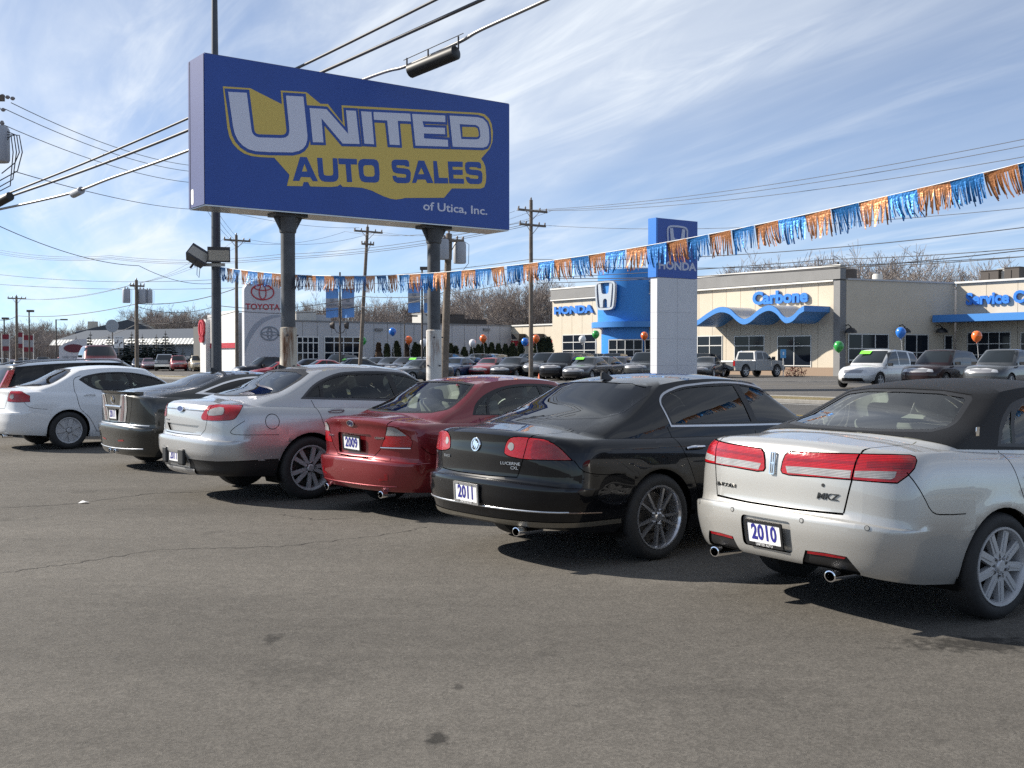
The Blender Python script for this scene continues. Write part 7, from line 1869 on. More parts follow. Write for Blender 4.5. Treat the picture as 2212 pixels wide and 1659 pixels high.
# ---- black coupe with tall upright lamps
def build_coupe():
    S = CTS; bv = skin_bvh(S); P = paint('graphite_metallic_paint', (.050, .052, .050), .85, .30, .02)
    rg = []
    rg.append(dict(name='joint', view=REAR, poly=sub([(.60, 1.115), (.60, 1.05), (.56, .87), (.50, .70)], 2), seam=.007, mirror=True, mincos=.05))
    rg.append(dict(name='joint', view=REAR, poly=sub([(-.50, .69), (0, .682), (.50, .69)], 3), seam=.008, mincos=-.1))
    rg += door_set(S, .55, 1.72, 2.25, 1.02, .97)[1:]
    rg += rwin_panels(sym([(0, 1.395), (.3, 1.39), (.50, 1.37), (.58, 1.28), (.64, 1.185), (.56, 1.150), (.3, 1.147), (0, 1.145)]),
                      sym([(0, 1.385), (.3, 1.38), (.485, 1.36), (.56, 1.275), (.61, 1.195), (.55, 1.165), (.3, 1.162), (0, 1.16)]), P, TINT, cond=lambda c: c.x < 1.0)
    rg.append(dict(name='window_surround', view=SIDE, poly=spl([(.04, 1.10, 1), (.30, 1.18), (.60, 1.27), (.95, 1.33), (1.3, 1.33), (1.65, 1.25), (2.05, 1.06, 1), (2.0, 1.0, 1), (1.0, 1.02)], 4), mat=CHROME, mirror=True))
    rg.append(dict(name='door_window', view=SIDE, poly=spl([(.18, 1.115, 1), (.40, 1.19), (.66, 1.26), (.95, 1.305), (1.3, 1.305), (1.62, 1.23), (1.95, 1.07, 1), (1.92, 1.025, 1), (1.0, 1.045)], 4), mat=TINT, hole=True, mirror=True, push=-.006))
    rg += windshield(S)
    rg.append(dict(name='trunk_lid', flood=(-.86, 0, .85), lim=lambda c: abs(c.y) < .66 and c.x < -.3 and c.z > .6))
    rg.append(dict(name='tail_lamp', view=OBL, poly=[(-.50, .69), (-.455, .86), (-.40, 1.085), (-.375, 1.108), (-.28, 1.112), (-.262, 1.075), (-.262, .88), (-.305, .695)], mat=CLRL, gap=.004, mirror=True, push=.006))
    rg.append(dict(name='lamp_column', view=OBL, poly=[(-.43, .71), (-.40, .86), (-.345, 1.075), (-.315, 1.085), (-.325, .88), (-.36, .71)], mat=lens('pale_red_lens', (.20, .13, .135)), mirror=True, parent='tail_lamp', push=.010))
    rg.append(dict(name='reflector', view=OBL, poly=[(-.46, .44), (-.33, .45), (-.33, .425), (-.46, .415)], mat=REDD, mirror=True, push=.003))
    rg += fronts(S, .72)
    root, made = detailed_car('parked_coupe', S, POSE['cts'][:2], R(POSE['cts'][2]), P, ('five', .345, .24, ALLOY), cloth=DARKC, res=.95, regions=rg)
    plate(root, bv, .80, '2011', .0)
    # spoiler blade on the lid, chrome bars and wreath
    m = MB(); prof = [(-.60, 1.122), (-.2, 1.130), (.2, 1.130), (.60, 1.122)]
    vs = []
    for a, z in sub(prof, 4):
        p, n = on_skin(bv, (-3, -a, 1.095), (1, 0, 0)); vs += [(p.x - .035, -a, z + .012), (p.x + .10, -a, z + .012), (p.x + .10, -a, z - .03), (p.x - .02, -a, z - .02)]
    k = len(vs) // 4
    m.add(vs, [(i*4+j, (i+1)*4+j, (i+1)*4+(j+1) % 4, i*4+(j+1) % 4) for i in range(k-1) for j in range(4)] + [(0, 1, 2, 3), tuple(4*(k-1)+j for j in (3, 2, 1, 0))])
    m.build('spoiler', P, root, True, 40)
    strip(root, bv, sub([(-.30, .915), (0, .918), (.30, .915)], 4), 'R', .018, CHROME, 'boot_handle', .004)
    strip(root, bv, sub([(-.88, .655), (-.5, .662), (0, .664), (.5, .662), (.88, .655)], 5), 'R', .012, SATIN, 'bumper_moulding', .0)
    strip(root, bv, sub([(-.80, .33), (-.4, .315), (0, .31), (.4, .315), (.80, .33)], 5), 'R', .009, SATIN, 'lower_moulding', .0)
    e = empty('emblem', parent=root); e.matrix_local = skin_frame(bv, .0, 1.015, .006)
    m = MB(); wr = [(.055 * math.cos(a), .055 * math.sin(a), 0) for a in [math.pi * (.62 + 1.76 * k / 20) for k in range(21)]]; m.tube(wr, .006, 6); m.build('wreath', CHROME, e, True)
    m = MB(); m.prism([(-.03, .034), (.03, .034), (.03, -.005), (0, -.036), (-.03, -.005)], 0, .008, lambda a, b, h: (a, b, h)); m.build('crest', pm('crest_enamel', (.35, .3, .2), .3, .6), e)
    fin(root, bv, .72, .0, BLACK, .17, .07)
    m = MB(); pts = [(-.905 + .01, -.1, .27), (-.905 + .01, .1, .27)]
    exhaust(root, -.89, -.10, .265, .05, .034, .1); exhaust(root, -.89, .10, .265, .05, .034, .1)
    return tag(root, 'black two-door coupe with tall upright tail lamps and small spoiler', 'car', 'cars for sale in the front row')

# ---- white sedan seen side on
def build_white():
    S = AVENGER; bv = skin_bvh(S); P = paint('white_paint', (.74, .75, .76), 0, .35, .05)
    rg = []
    rg.append(dict(name='joint', view=REAR, poly=sub([(.60, 1.065), (.61, 1.0), (.58, .86), (.53, .74)], 2), seam=.008, mirror=True, mincos=.05))
    rg.append(dict(name='joint', view=REAR, poly=sub([(-.53, .735), (0, .728), (.53, .735)], 3), seam=.008, mincos=-.1))
    rg.append(dict(name='joint', view=SIDE, poly=spl([(-.75, .85), (-.66, .76), (-.37, .72)], 3, False), seam=.006, mirror=True))
    rg.append(dict(name='shut_line', view=SIDE, poly=spl([(.30, 1.30), (.18, 1.255), (.14, 1.15), (.145, .97), (.20, .72), (.36, .55), (.50, .30)], 3, False), seam=.009, mirror=True))
    rg += [d for d in door_set(S, .14, 1.22, 2.2, 1.02, .98, w=.009)[1:]]
    rg += rwin_panels(sym([(0, 1.43), (.3, 1.42), (.48, 1.385), (.56, 1.30), (.645, 1.15), (.58, 1.12), (.3, 1.113), (0, 1.11)]),
                      sym([(0, 1.41), (.3, 1.40), (.46, 1.368), (.535, 1.29), (.61, 1.155), (.56, 1.135), (.3, 1.128), (0, 1.125)]), BLACK, GLASS, cond=lambda c: c.x < .9)
    dlo = spl([(.245, 1.232, 1), (.348, 1.290), (.522, 1.332), (.739, 1.360), (1.064, 1.365), (1.39, 1.33), (1.729, 1.245), (1.97, 1.135, 1), (1.93, 1.055, 1), (1.556, 1.030), (1.066, 1.012), (.60, 1.038), (.42, 1.10)], 4)
    rg.append(dict(name='window_surround', view=SIDE, poly=dlo, mat=BLACK, mirror=True))
    rg.append(dict(name='rear_door_window', view=SIDE, poly=spl([(.50, 1.11), (.46, 1.20), (.50, 1.29, 1), (.74, 1.335), (1.13, 1.342, 1), (1.17, 1.04, 1), (.66, 1.052)], 3), mat=GLASS, hole=True, mirror=True, push=-.006))
    rg.append(dict(name='quarter_window', view=SIDE, poly=[(.33, 1.235), (.41, 1.16), (.42, 1.27), (.37, 1.268)], mat=GLASS, hole=True, mirror=True, push=-.006))
    rg.append(dict(name='front_door_window', view=SIDE, poly=spl([(1.24, 1.042, 1), (1.21, 1.342, 1), (1.39, 1.305), (1.70, 1.225), (1.90, 1.13, 1), (1.87, 1.075, 1), (1.55, 1.053)], 3), mat=GLASS, hole=True, mirror=True, push=-.006))
    rg += windshield(S)
    rg.append(dict(name='trunk_lid', flood=(-1.0, 0, .9), lim=lambda c: abs(c.y) < .66 and c.x < -.3 and c.z > .6)); rg.append(dict(name='rear_bumper', flood=(-1.07, .0, .6), lim=lambda c: c.x < -.3 and c.z < .9))
    rg.append(dict(name='rear_door', flood=(.8, -.9, .7), mirror=True, lim=lambda c: .05 < c.x < 1.35 and .28 < c.z < 1.12)); rg.append(dict(name='front_door', flood=(1.6, -.9, .7), mirror=True, lim=lambda c: 1.1 < c.x < 2.5 and .28 < c.z < 1.1))
    rg.append(dict(name='tail_lamp', view=OBL, poly=spl([(-.245, .862, 1), (-.225, .96), (-.19, 1.045, 1), (-.08, 1.045), (.022, 1.034), (.164, .964, 1), (.177, .854, 1), (-.022, .849)], 2), mat=REDL, gap=.005, mirror=True, push=.006))
    rg.append(dict(name='lamp_lens', view=OBL, poly=[(-.19, .93), (-.16, .985), (-.10, .985), (-.09, .93), (-.13, .90)], mat=CLRL, mirror=True, parent='tail_lamp', push=.010))
    rg += fronts(S, .74)
    root, made = detailed_car('parked_sedan', S, POSE['avenger'][:2], R(POSE['avenger'][2]), P, ('cover', .335, .228, ALLOY), cloth=DARKC, res=.95, regions=rg)
    plate(root, bv, .56, '2011', .0)
    for s in (-1, 1): door_handle(root, bv, .38, .945, P, s); door_handle(root, bv, 1.42, .93, P, s)
    for s in (-1, 1):
        p, n = on_skin(bv, (1.86, s * 3, .99), (0, -s, 0)); m = MB(); m.box(p + Vector((.02, s * .11, .08)), (.10, .20, .13)); o = m.build('door_mirror', P, root); b = o.modifiers.new('round', 'BEVEL'); b.width = .035; b.segments = 2
    exhaust(root, -1.0, -.5, .25, .04, .036)
    return tag(root, 'white sedan seen side on with silver wheel covers, left of the black coupe', 'car', 'cars for sale in the front row')
build_silver(); build_black(); build_red(); build_tall(); build_coupe(); build_white()
# ------------------------------------------------------------------ cars on the lots across the road
FARTYRE = RUBBER; LAMPC = pm('far_headlamp', (.55, .56, .58), .15, .3); LAMPR = pm('far_tail_lamp', (.35, .01, .015), .3); GRILLE = pm('far_grille', (.34, .34, .35), .25, .6); GREENST = pm('green_sticker', (.20, .85, .06), .6)
def far_spec(**k): return spec(**k)
SEDAN = far_spec(W=.90, wb=2.75, rw=.325, ra=.37, rear=[(.24, -.95), (.45, -1.04), (.66, -1.05), (.70, -1.02), (.95, -.98), (1.0, -.93)], front=[(.22, 3.5), (.4, 3.68), (.6, 3.68), (.72, 3.6), (.78, 3.4)], roof=(1.455, .95, .95, .11),
    zs=[(-1.1, .95), (0, .94), (1, .92), (2, .90), (2.8, .86), (3.4, .76), (3.7, .68)], zd=[(-1.1, 1.0), (-.5, 1.03), (2.2, .99), (3, .90), (3.7, .74)],
    gh=dict(xr=-.58, xf=2.35, wb=.79, wt=.57, xtr=.16, xtf=1.55, cr=.26, ctr=.24, nr=3.5, ntr=3.5, cf=.3, nf=2.6, br=.04, bf=.05, bw=.03))
SUVS = far_spec(W=.93, wb=2.65, rw=.36, ra=.41, rear=[(.30, -.80), (.5, -.90), (.7, -.90), (.74, -.86), (1.0, -.84), (1.08, -.82)], front=[(.28, 3.3), (.5, 3.55), (.75, 3.55), (.9, 3.48), (.98, 3.3)], roof=(1.72, .95, 1.5, .10), nr=4, cr=.3,
    zs=[(-1.0, 1.05), (0, 1.05), (1, 1.04), (2, 1.03), (2.8, 1.0), (3.3, .93), (3.6, .85)], zd=[(-1.0, 1.08), (-.5, 1.09), (2.2, 1.11), (3, 1.05), (3.6, .90)],
    gh=dict(xr=-.80, xf=2.25, wb=.83, wt=.66, xtr=-.55, xtf=1.55, cr=.2, ctr=.2, nr=4, ntr=4, cf=.3, nf=2.8, br=.03, bf=.04, bw=.03))
VANS = far_spec(W=.98, wb=3.0, rw=.35, ra=.40, rear=[(.28, -.95), (.5, -1.05), (.7, -1.05), (.74, -1.01), (.95, -.99), (1.02, -.97)], front=[(.25, 3.6), (.45, 3.85), (.65, 3.85), (.82, 3.7), (.90, 3.5)], roof=(1.75, 1.0, 1.9, .14), nr=4, cr=.3,
    zs=[(-1.1, 1.0), (0, 1.0), (1, .98), (2, .97), (2.8, .95), (3.4, .88), (3.8, .76)], zd=[(-1.0, 1.03), (-.5, 1.04), (2.4, 1.10), (3, 1.03), (3.8, .84)],
    gh=dict(xr=-.95, xf=2.75, wb=.88, wt=.70, xtr=-.70, xtf=1.75, cr=.2, ctr=.2, nr=4, ntr=4, cf=.35, nf=2.6, br=.03, bf=.07, bw=.03))
COUPES = far_spec(W=.88, wb=2.62, rw=.32, ra=.36, rear=[(.24, -.85), (.45, -.93), (.66, -.93), (.70, -.90), (.95, -.86), (1.0, -.8)], front=[(.22, 3.35), (.4, 3.55), (.58, 3.55), (.68, 3.45), (.74, 3.25)], roof=(1.40, 1.0, .85, .10),
    zs=[(-1, .95), (0, .93), (1, .89), (2, .87), (2.7, .82), (3.3, .70), (3.55, .64)], zd=[(-1, .99), (-.5, 1.02), (2.2, .97), (3, .84), (3.55, .70)],
    gh=dict(xr=-.58, xf=2.30, wb=.77, wt=.55, xtr=.30, xtf=1.50, cr=.26, ctr=.24, nr=3.5, ntr=3.5, cf=.3, nf=2.6, br=.04, bf=.05, bw=.03))
def far_proto(S, kind, glassm=FARGLASS):
    bm = rings_bm(car_rings(S, (12, 26, 14), 12, 6, 7, 4)[0]); lay = bm.faces.layers.int.new('tag'); g = S['gh']; zs_, zre = Fn(S['zs']), Fn(S['zre']); zd = Fn(S['zd'])
    for xa in (0.0, S['wb']):
        circ = [(xa + S['ra'] * math.cos(2*math.pi*k/20), S['rw'] + S['ra'] * math.sin(2*math.pi*k/20)) for k in range(20)]
        bmesh.ops.delete(bm, geom=carve(bm, circ, SIDE, mincos=.05, both=True, cond=lambda c: abs(c.y) > .5), context='FACES')
    names = {0: ('body', None)}
    def reg(nm, mat, poly, view, mirror=False, **kw):
        for side in ((-1, 1) if mirror else (-1,)):
            v = view; k2 = dict(kw); pl = poly
            if side == 1: v = {id(OBL): OBL_L, id(OBF): OBF_L}.get(id(view), view)
            if v is SIDE: k2['cond'] = lambda c, s=side: c.y * s > .3; k2['both'] = True
            tid = len(names); names[tid] = (nm, mat)
            for f in carve(bm, pl, v, **k2): f[lay] = tid
    xb = g['xf']; xr = g['xr']
    z_b = lambda x: float(zs_(x)) + .055; z_t = lambda x: float(zre(x)) - .055
    if kind in ('suv', 'van'):
        xs = [xr + .18, (g['xtf'] + xr) / 2 - .35, g['xtf'] - .62, g['xtf'] + .10]; cuts = [(xs[0], xs[1] - .06), (xs[1], xs[2] - .06)]
        for a, b in cuts: reg('side_window', glassm, [(a + .03, z_b(a)), (b, z_b(b)), (b, z_t(b)), (a + .12, z_t(a + .12))], SIDE, True)
        reg('side_window', glassm, [(xs[2], z_b(xs[2])), (xb - .42, z_b(xb - .4) + .02), (xs[3] - .02, z_t(xs[3] - .1) - .03), (xs[2], z_t(xs[2]))], SIDE, True)
    else:
        xm = (g['xtr'] + g['xtf']) / 2 + .12
        reg('side_window', glassm, spl([(xr + .62, z_b(xr + .6), 1), (g['xtr'] + .18, z_t(g['xtr'] + .3) - .07), (g['xtr'] + .42, z_t(g['xtr'] + .42) - .015), (xm - .05, z_t(xm), 1), (xm - .02, z_b(xm), 1)], 3), SIDE, True)
        reg('side_window', glassm, spl([(xm + .04, z_b(xm), 1), (xm + .02, z_t(xm), 1), (g['xtf'] - .12, z_t(g['xtf'] - .12) - .01), (xb - .40, z_b(xb) + .04, 1), (xb - .45, z_b(xb - .4), 1)], 3), SIDE, True)
    z0 = float(zd(g['xf'])) + .05; z1 = float(Fn(S['zrc'])(g['xtf'])) - .055
    reg('windscreen', glassm, [(-(g['wb'] - .13), z0), (g['wb'] - .13, z0), (g['wt'] - .08, z1), (-(g['wt'] - .08), z1)], FRONT, mincos=.2, cond=lambda c: c.x > 1.2)
    z0 = float(zd(g['xr'])) + .05; z1 = float(Fn(S['zrc'])(g['xtr'])) - .06
    reg('rear_window', glassm, [(-(g['wb'] - .18), z0), (g['wb'] - .18, z0), (g['wt'] - .10, z1), (-(g['wt'] - .10), z1)], REAR, mincos=.2, cond=lambda c: c.x < .6)
    xf = S['front'][1][1]; zc = S['front'][-2][0] - .05; h0 = xf * _s
    reg('headlamp', LAMPC, [(h0 - .62, zc - .09), (h0 - .60, zc + .02), (h0 - .28, zc + .09), (h0 - .10, zc + .07), (h0 - .12, zc - .06)], OBF, True)
    reg('grille', GRILLE, [(-.42, zc - .10), (.42, zc - .10), (.46, zc + .04), (-.46, zc + .04)], FRONT)
    reg('air_intake', BLACK, [(-.55, .30), (.55, .30), (.50, .46), (-.50, .46)], FRONT)
    zr = S['rear'][-2][0]; reg('tail_lamp', LAMPR, [(-.42, zr - .26), (-.42, zr - .03), (-.10, zr - .03), (.02, zr - .08), (-.06, zr - .24)], OBL, True)
    bm.normal_update()
    for i, v in enumerate(bm.verts): v.index = i
    parts = []
    for tid, (nm, mat) in names.items():
        me = split_tag(bm, lay, tid)
        if me.polygons: me.materials.append(mat or CAPW); me.shade_smooth(); me.set_sharp_from_angle(angle=R(38)); parts.append((nm, me))
    bm.free(); m = MB(); m.box((S['wb'] / 2, 0, .45), (S['wb'] + .9, S['W'] * 1.7, .4)); m.box((S['wb'] / 2 - .2, 0, .85), (S['wb'] * .95, S['W'] * 1.5, .06)); o = m.build('underbody', LINER, None); parts.append(('underbody', o.data)); bpy.data.objects.remove(o)
    m = MB(); 
    for s in (-1, 1): m.box((g['xf'] - .55, s * (S['W'] + .06), float(zs_(g['xf'])) + .10), (.14, .20, .13))
    return S, parts
FAR = {'sedan': far_proto(SEDAN, 'sedan'), 'suv': far_proto(SUVS, 'suv'), 'van': far_proto(VANS, 'van'), 'coupe': far_proto(COUPES, 'coupe')}
NAMEOF = dict(sedan='parked_sedan', suv='parked_suv', van='parked_minivan', coupe='parked_coupe')
_nfar = 0
def far_car(kind, u, d, head, c, label, group, metal=.2, sticker=None, dz=0.0):
    """head: compass of the bonnet, degrees clockwise from the view axis."""
    global _nfar
    S, parts = FAR[kind]; p = on_ground(u, d); p.z += dz; root = empty(NAMEOF[kind], p, math.pi / 2 - R(head)); tag(root, label, 'car', group)
    off = Vector((math.sin(R(head)), math.cos(R(head)), 0)) * (S['wb'] / 2); root.location = p - off
    P = paint('far_paint_%d_%d_%d' % tuple(int(x * 400) for x in c), c, metal, .3, .03)
    for nm, me in parts:
        o = link(nm, me, root)
        if nm == 'body': o.material_slots[0].link = 'OBJECT'; o.material_slots[0].material = P
    ms = make_wheel('five', S['rw'], S['rw'] * .70, .2, ALLOY, True)
    for xa in (0.0, S['wb']):
        for s in (-1, 1):
            w = link('wheel', ms[0], root); w.location = (xa, s * (S['W'] - .11), S['rw']); w.rotation_euler = (0, 0, math.pi if s > 0 else 0); link('rim', ms[1], w); link('brake_disc', ms[2], w)
    g = S['gh']
    for s in (-1, 1):
        m = MB(); m.box((g['xf'] - .50, s * (S['W'] + .05), float(Fn(S['zs'])(g['xf'])) + .10), (.13, .20, .13)); m.build('door_mirror', BLACK, root)
    if sticker:
        f = .78; x = g['xf'] + (g['xtf'] - g['xf']) * f + .075; z = float(Fn(S['zd'])(g['xf'])) * (1 - f) + float(Fn(S['zrc'])(g['xtf'])) * f + .02; sl = math.atan2(float(Fn(S['zrc'])(g['xtf'])) - float(Fn(S['zd'])(g['xf'])), g['xf'] - g['xtf'])
        m = MB(); y = -.28 if sticker != 'left' else .25; rot = Matrix.Rotation(sl, 3, 'Y'); m.box((x, y, z), (.26, .52, .012), rot); m.build('windscreen_sticker', GREENST if sticker is not True else GREENST, root)
    _nfar += 1
    return root
DK = (.012, .014, .020); GR = (.05, .055, .06); NV = (.012, .025, .06); RD_ = (.30, .012, .02); SV = (.35, .36, .37); WH = (.66, .66, .65); MR = (.10, .012, .02); TN = (.42, .36, .26); BL = (.02, .06, .14)
HG = 'new cars on the beige dealership lot'; TG = 'cars on the far left lot'; FG = 'small cars far off at the left'
# beige dealership lot: noses towards the road
for a in (
    ('coupe', 1058, 77, 202, RD_, 'bright red coupe facing the road on the beige dealership lot', None), ('sedan', 1010, 86, 204, NV, 'dark blue sedan behind the bright red coupe on its left', None), ('suv', 1150, 84, 204, DK, 'dark crossover right behind the bright red coupe', None),
    ('suv', 1178, 74, 206, GR, 'grey crossover with bright grille beside the tall pole', None), ('suv', 1240, 74, 206, GR, 'second grey crossover, behind the green-stickered sedan', None), ('sedan', 1268, 67, 206, (.02, .022, .03), 'dark sedan with a green windscreen sticker near the blue-headed pylon', 'right'),
    ('sedan', 1328, 81, 204, SV, 'silver sedan left of the blue-headed pylon in the back row', None), ('sedan', 1352, 74, 204, DK, 'black sedan just left of the blue-headed pylon', None), ('suv', 1395, 69, 204, GR, 'grey crossover partly behind the blue-headed pylon', None), ('sedan', 985, 81, 204, DK, 'black sedan right of the right billboard leg', None),
    ('sedan', 812, 92, 204, NV, 'first in the run of dark sedans before the evergreens', None), ('sedan', 842, 89, 204, DK, 'second in the run of dark sedans before the evergreens', None), ('sedan', 875, 86, 204, (.025, .02, .024), 'third in the run of dark sedans before the evergreens', None), ('sedan', 905, 81, 204, DK, 'dark sedan with green sticker left of the right billboard leg', 'right'),
    ('sedan', 905, 69, 222, GR, 'dark grey sedan in front of the run of dark sedans', None), ('sedan', 758, 84, 240, GR, 'grey sedan with green sticker under the banner lamp post', 'right'), ('suv', 731, 93, 204, DK, 'dark crossover seen behind the banner lamp post', None), ('coupe', 692, 81, 245, RD_, 'bright red car right of the left billboard leg', None),
    ('sedan', 1086, 92, 204, DK, 'dark sedan far behind the bright red coupe', None), ('van', 1060, 99, 204, SV, 'silver van roof behind the front rows of dark cars', None), ('sedan', 945, 93, 204, NV, 'dark blue sedan behind the right billboard leg', None), ('sedan', 785, 99, 204, SV, 'silver car behind the run of dark sedans', None),
    ('sedan', 1108, 81, 204, DK, 'black sedan between bright red coupe and tall pole', None), ('suv', 1212, 84, 204, NV, 'navy crossover in the back row right of the tall pole', None), ('suv', 1292, 88, 204, DK, 'black crossover in the back row before the left showroom window', None), ('sedan', 1300, 70, 206, GR, 'grey sedan right of the green-stickered sedan', None), 
    ('sedan', 862, 95, 204, GR, 'grey sedan in the second line before the evergreens', None), ('sedan', 925, 88, 204, NV, 'navy sedan peeping left of the right billboard leg', None), ('suv', 1180, 93, 204, WH, 'white crossover in the last row behind the tall pole', None), ('sedan', 660, 84, 240, DK, 'black car just right of the left billboard leg', None), ('suv', 1515, 84, 204, DK, 'black crossover before the first showroom window', None),
    ('sedan', 1525, 76, 204, GR, 'grey car just right of the blue-headed pylon', None), ('suv', 570, 77, 235, DK, 'black crossover just right of the white pylon', None), ('coupe', 604, 74, 245, RD_, 'red car half behind the left billboard leg', None)):
    far_car(*a[:6], HG, sticker=a[6])
for u, d, k, c, lab in ((984, 76, 'sedan', BL, 'blue sedan right of the right billboard leg in the front line'), (1108, 74, 'sedan', DK, 'black sedan between bright red coupe and tall pole in the front line'), (1335, 73, 'sedan', NV, 'navy sedan left of the blue-headed pylon in the front line'), (1215, 70, 'suv', DK, 'black crossover nearest the road right of the tall pole')): far_car(k, u, d, 204, c, lab, HG)
BACKROW = 'dark car parked in the dense back row of the beige dealership lot'
for i in range(13): far_car(('suv', 'sedan', 'suv', 'sedan', 'sedan')[i % 5], 962 + i * 36, 89 - i * .5, 203, (DK, GR, NV, (.03, .025, .028), DK)[(i * 3) % 5], BACKROW, 'dark cars in the dense back row')
SECROW = 'dark sedan parked in the dense line before the evergreens'
for i in range(6): far_car('sedan', 800 + i * 27, 97 - i * 1.2, 203, (DK, NV, GR)[i % 3], SECROW, 'dark sedans in the dense line before the evergreens')
# right-hand group behind the silver sedan
far_car('van', 1895, 51, 226, WH, 'white minivan with green sticker behind the black sedan roof', HG, 0.0, 'right'); far_car('suv', 2030, 48, 226, (.022, .010, .012), 'dark maroon SUV right of the white minivan', HG, .2); far_car('suv', 2165, 46, 226, GR, 'grey SUV at the right edge of the view', HG, .2)
# display ramp with the dark red off-roader on it
p = on_ground(214, 58); m = MB(); m.box((0, 0, .31), (5.2, 2.3, .62)); rp = m.build('display_ramp', CONC, None); rp.location = p; rp.rotation_euler = (0, 0, .75); tag(rp, 'low concrete display ramp under the dark red off-road SUV', 'ramp')
far_car('suv', 214, 58, 152, (.16, .02, .025), 'dark red off-road SUV raised before the monument sign', 'cars on the far left lot', dz=.62)
# far left lot
for a in (('suv', 385, 122, 160, (.25, .02, .03), 'red SUV between grey pickup and tan SUV on the far lot', 0), ('suv', 428, 119, 160, TN, 'tan SUV nearest the light pole on the far lot', 0),
          ('sedan', 322, 128, 160, MR, 'maroon car left of the grey pickup on the far lot', 0), ('sedan', 300, 134, 160, NV, 'dark blue car behind the transformer pole', 0), ('suv', 515, 122, 200, WH, 'white SUV left of the white pylon', 0)):
    far_car(*a[:6], TG, dz=a[6])
for i in range(16):
    u = -15 + i * 15 + (i % 3) * 3; c = (DK, SV, NV, RD_, GR, WH, BL)[i % 7]
    far_car(('sedan', 'suv', 'sedan')[i % 3], u, 118 + (i * 7) % 26, 160, c, '%s small car from the left in the far left lot' % ord_[i], FG)

# pickups
def pickup(u, d, head, c, label, group):
    p = on_ground(u, d); wb = 3.55; root = empty('parked_pickup', p, math.pi/2 - R(head)); off = Vector((math.sin(R(head)), math.cos(R(head)), 0)) * (wb / 2); root.location = p - off; tag(root, label, 'pickup truck', group)
    P = paint('far_paint_%d_%d_%d' % tuple(int(x * 400) for x in c), c, .3, .3, .03); W = .98
    def solid(name, prof, w0, w1, mat, bev=.05):
        m = MB(); n = len(prof); zmax = max(z for x, z in prof); zmin = min(z for x, z in prof)
        vs = []
        for s in (1, -1):
            for x, z in prof: vs.append((x, s * (w0 + (w1 - w0) * (z - zmin) / (zmax - zmin)), z))
        m.add(vs, [tuple(range(n))[::-1], tuple(range(n, 2*n))] + [(i, (i+1) % n, n + (i+1) % n, n + i) for i in range(n)]); o = m.build(name, mat, root)
        if bev: b = o.modifiers.new('round', 'BEVEL'); b.width = bev; b.segments = 2; b.limit_method = 'ANGLE'
        return o
    arch = lambda xa: [(xa + .50 * math.cos(a), .42 + .50 * math.sin(a)) for a in [math.pi * (1 - k / 10) for k in range(11)]]
    solid('bed', [(-1.15, .48)] + arch(0) + [(1.05, .48), (1.05, 1.16), (-1.15, 1.16)], W, W - .03, P)
    m = MB(); m.box((-.05, 0, 1.17), (1.9, 1.6, .03)); m.build('bed_floor', LINER, root)
    solid('cab_base', [(1.10, .46), (3.0, .46)] + arch(wb) + [(4.3, .50), (4.42, .9), (4.35, 1.12), (3.2, 1.22), (1.10, 1.20)], W, W - .05, P)
    cab = solid('cab', [(1.12, 1.19), (3.20, 1.21), (2.45, 1.80), (2.2, 1.86), (1.5, 1.86), (1.25, 1.80)], W - .06, W - .24, P)
    G = lambda s: [(1.32, 1.27), (2.0, 1.27), (2.0, 1.74), (1.42, 1.74)]
    for s in (-1, 1):
        for pl in ([(1.30, 1.27), (2.02, 1.27), (2.02, 1.74), (1.42, 1.74)], [(2.10, 1.27), (2.95, 1.27), (2.42, 1.72), (2.10, 1.74)]):
            m = MB(); m.add([(x, s * (W - .055 - .18 * (z - 1.19) / .67), z) for x, z in pl], [tuple(range(4))]); m.build('side_window', FARGLASS, root)
        m = MB(); m.box((-1.16, s * .86, .98), (.06, .16, .34)); m.build('tail_lamp', LAMPR, root); m = MB(); m.box((4.40, s * .75, .98), (.10, .30, .22)); m.build('headlamp', LAMPC, root)
        m = MB(); m.box((2.95, s * (W + .10), 1.33), (.12, .22, .24)); m.build('door_mirror', BLACK, root)
    m = MB(); m.add([(1.105, -.70, 1.27), (1.105, .70, 1.27), (1.235, .62, 1.76), (1.235, -.62, 1.76)], [(0, 1, 2, 3)]); m.build('rear_window', FARGLASS, root)
    m = MB(); m.add([(3.17, -.78, 1.26), (3.17, .78, 1.26), (2.50, .66, 1.78), (2.50, -.66, 1.78)], [(0, 1, 2, 3)]); m.build('windscreen', FARGLASS, root)
    m = MB(); m.box((-1.22, 0, .58), (.14, 1.9, .18)); m.build('rear_bumper', CHROME, root); m = MB(); m.box((4.44, 0, .62), (.14, 1.9, .24)); m.build('front_bumper', CHROME, root); m = MB(); m.box((4.42, 0, .98), (.08, 1.1, .30)); m.build('grille', GRILLE, root)
    m = MB(); m.box((-1.162, 0, .84), (.03, 1.5, .56)); m.build('tailgate', P, root); m = MB(); m.box((-1.185, 0, 1.0), (.02, .2, .07)); m.build('tailgate_handle', BLACK, root)
    ms = make_wheel('five', .42, .27, .24, ALLOY, True)
    for xa in (0.0, wb):
        for s in (-1, 1):
            w = link('wheel', ms[0], root); w.location = (xa, s * (W - .13), .42); w.rotation_euler = (0, 0, math.pi if s > 0 else 0); link('rim', ms[1], w); link('brake_disc', ms[2], w)
pickup(1622, 79, 50, (.30, .305, .31), 'silver crew cab pickup parked before the showroom windows', 'pickup trucks'); pickup(356, 124, 165, (.16, .19, .22), 'grey pickup left of the red SUV on the far lot', 'pickup trucks'); pickup(497, 118, 200, WH, 'white pickup between light pole and white pylon', 'pickup trucks')

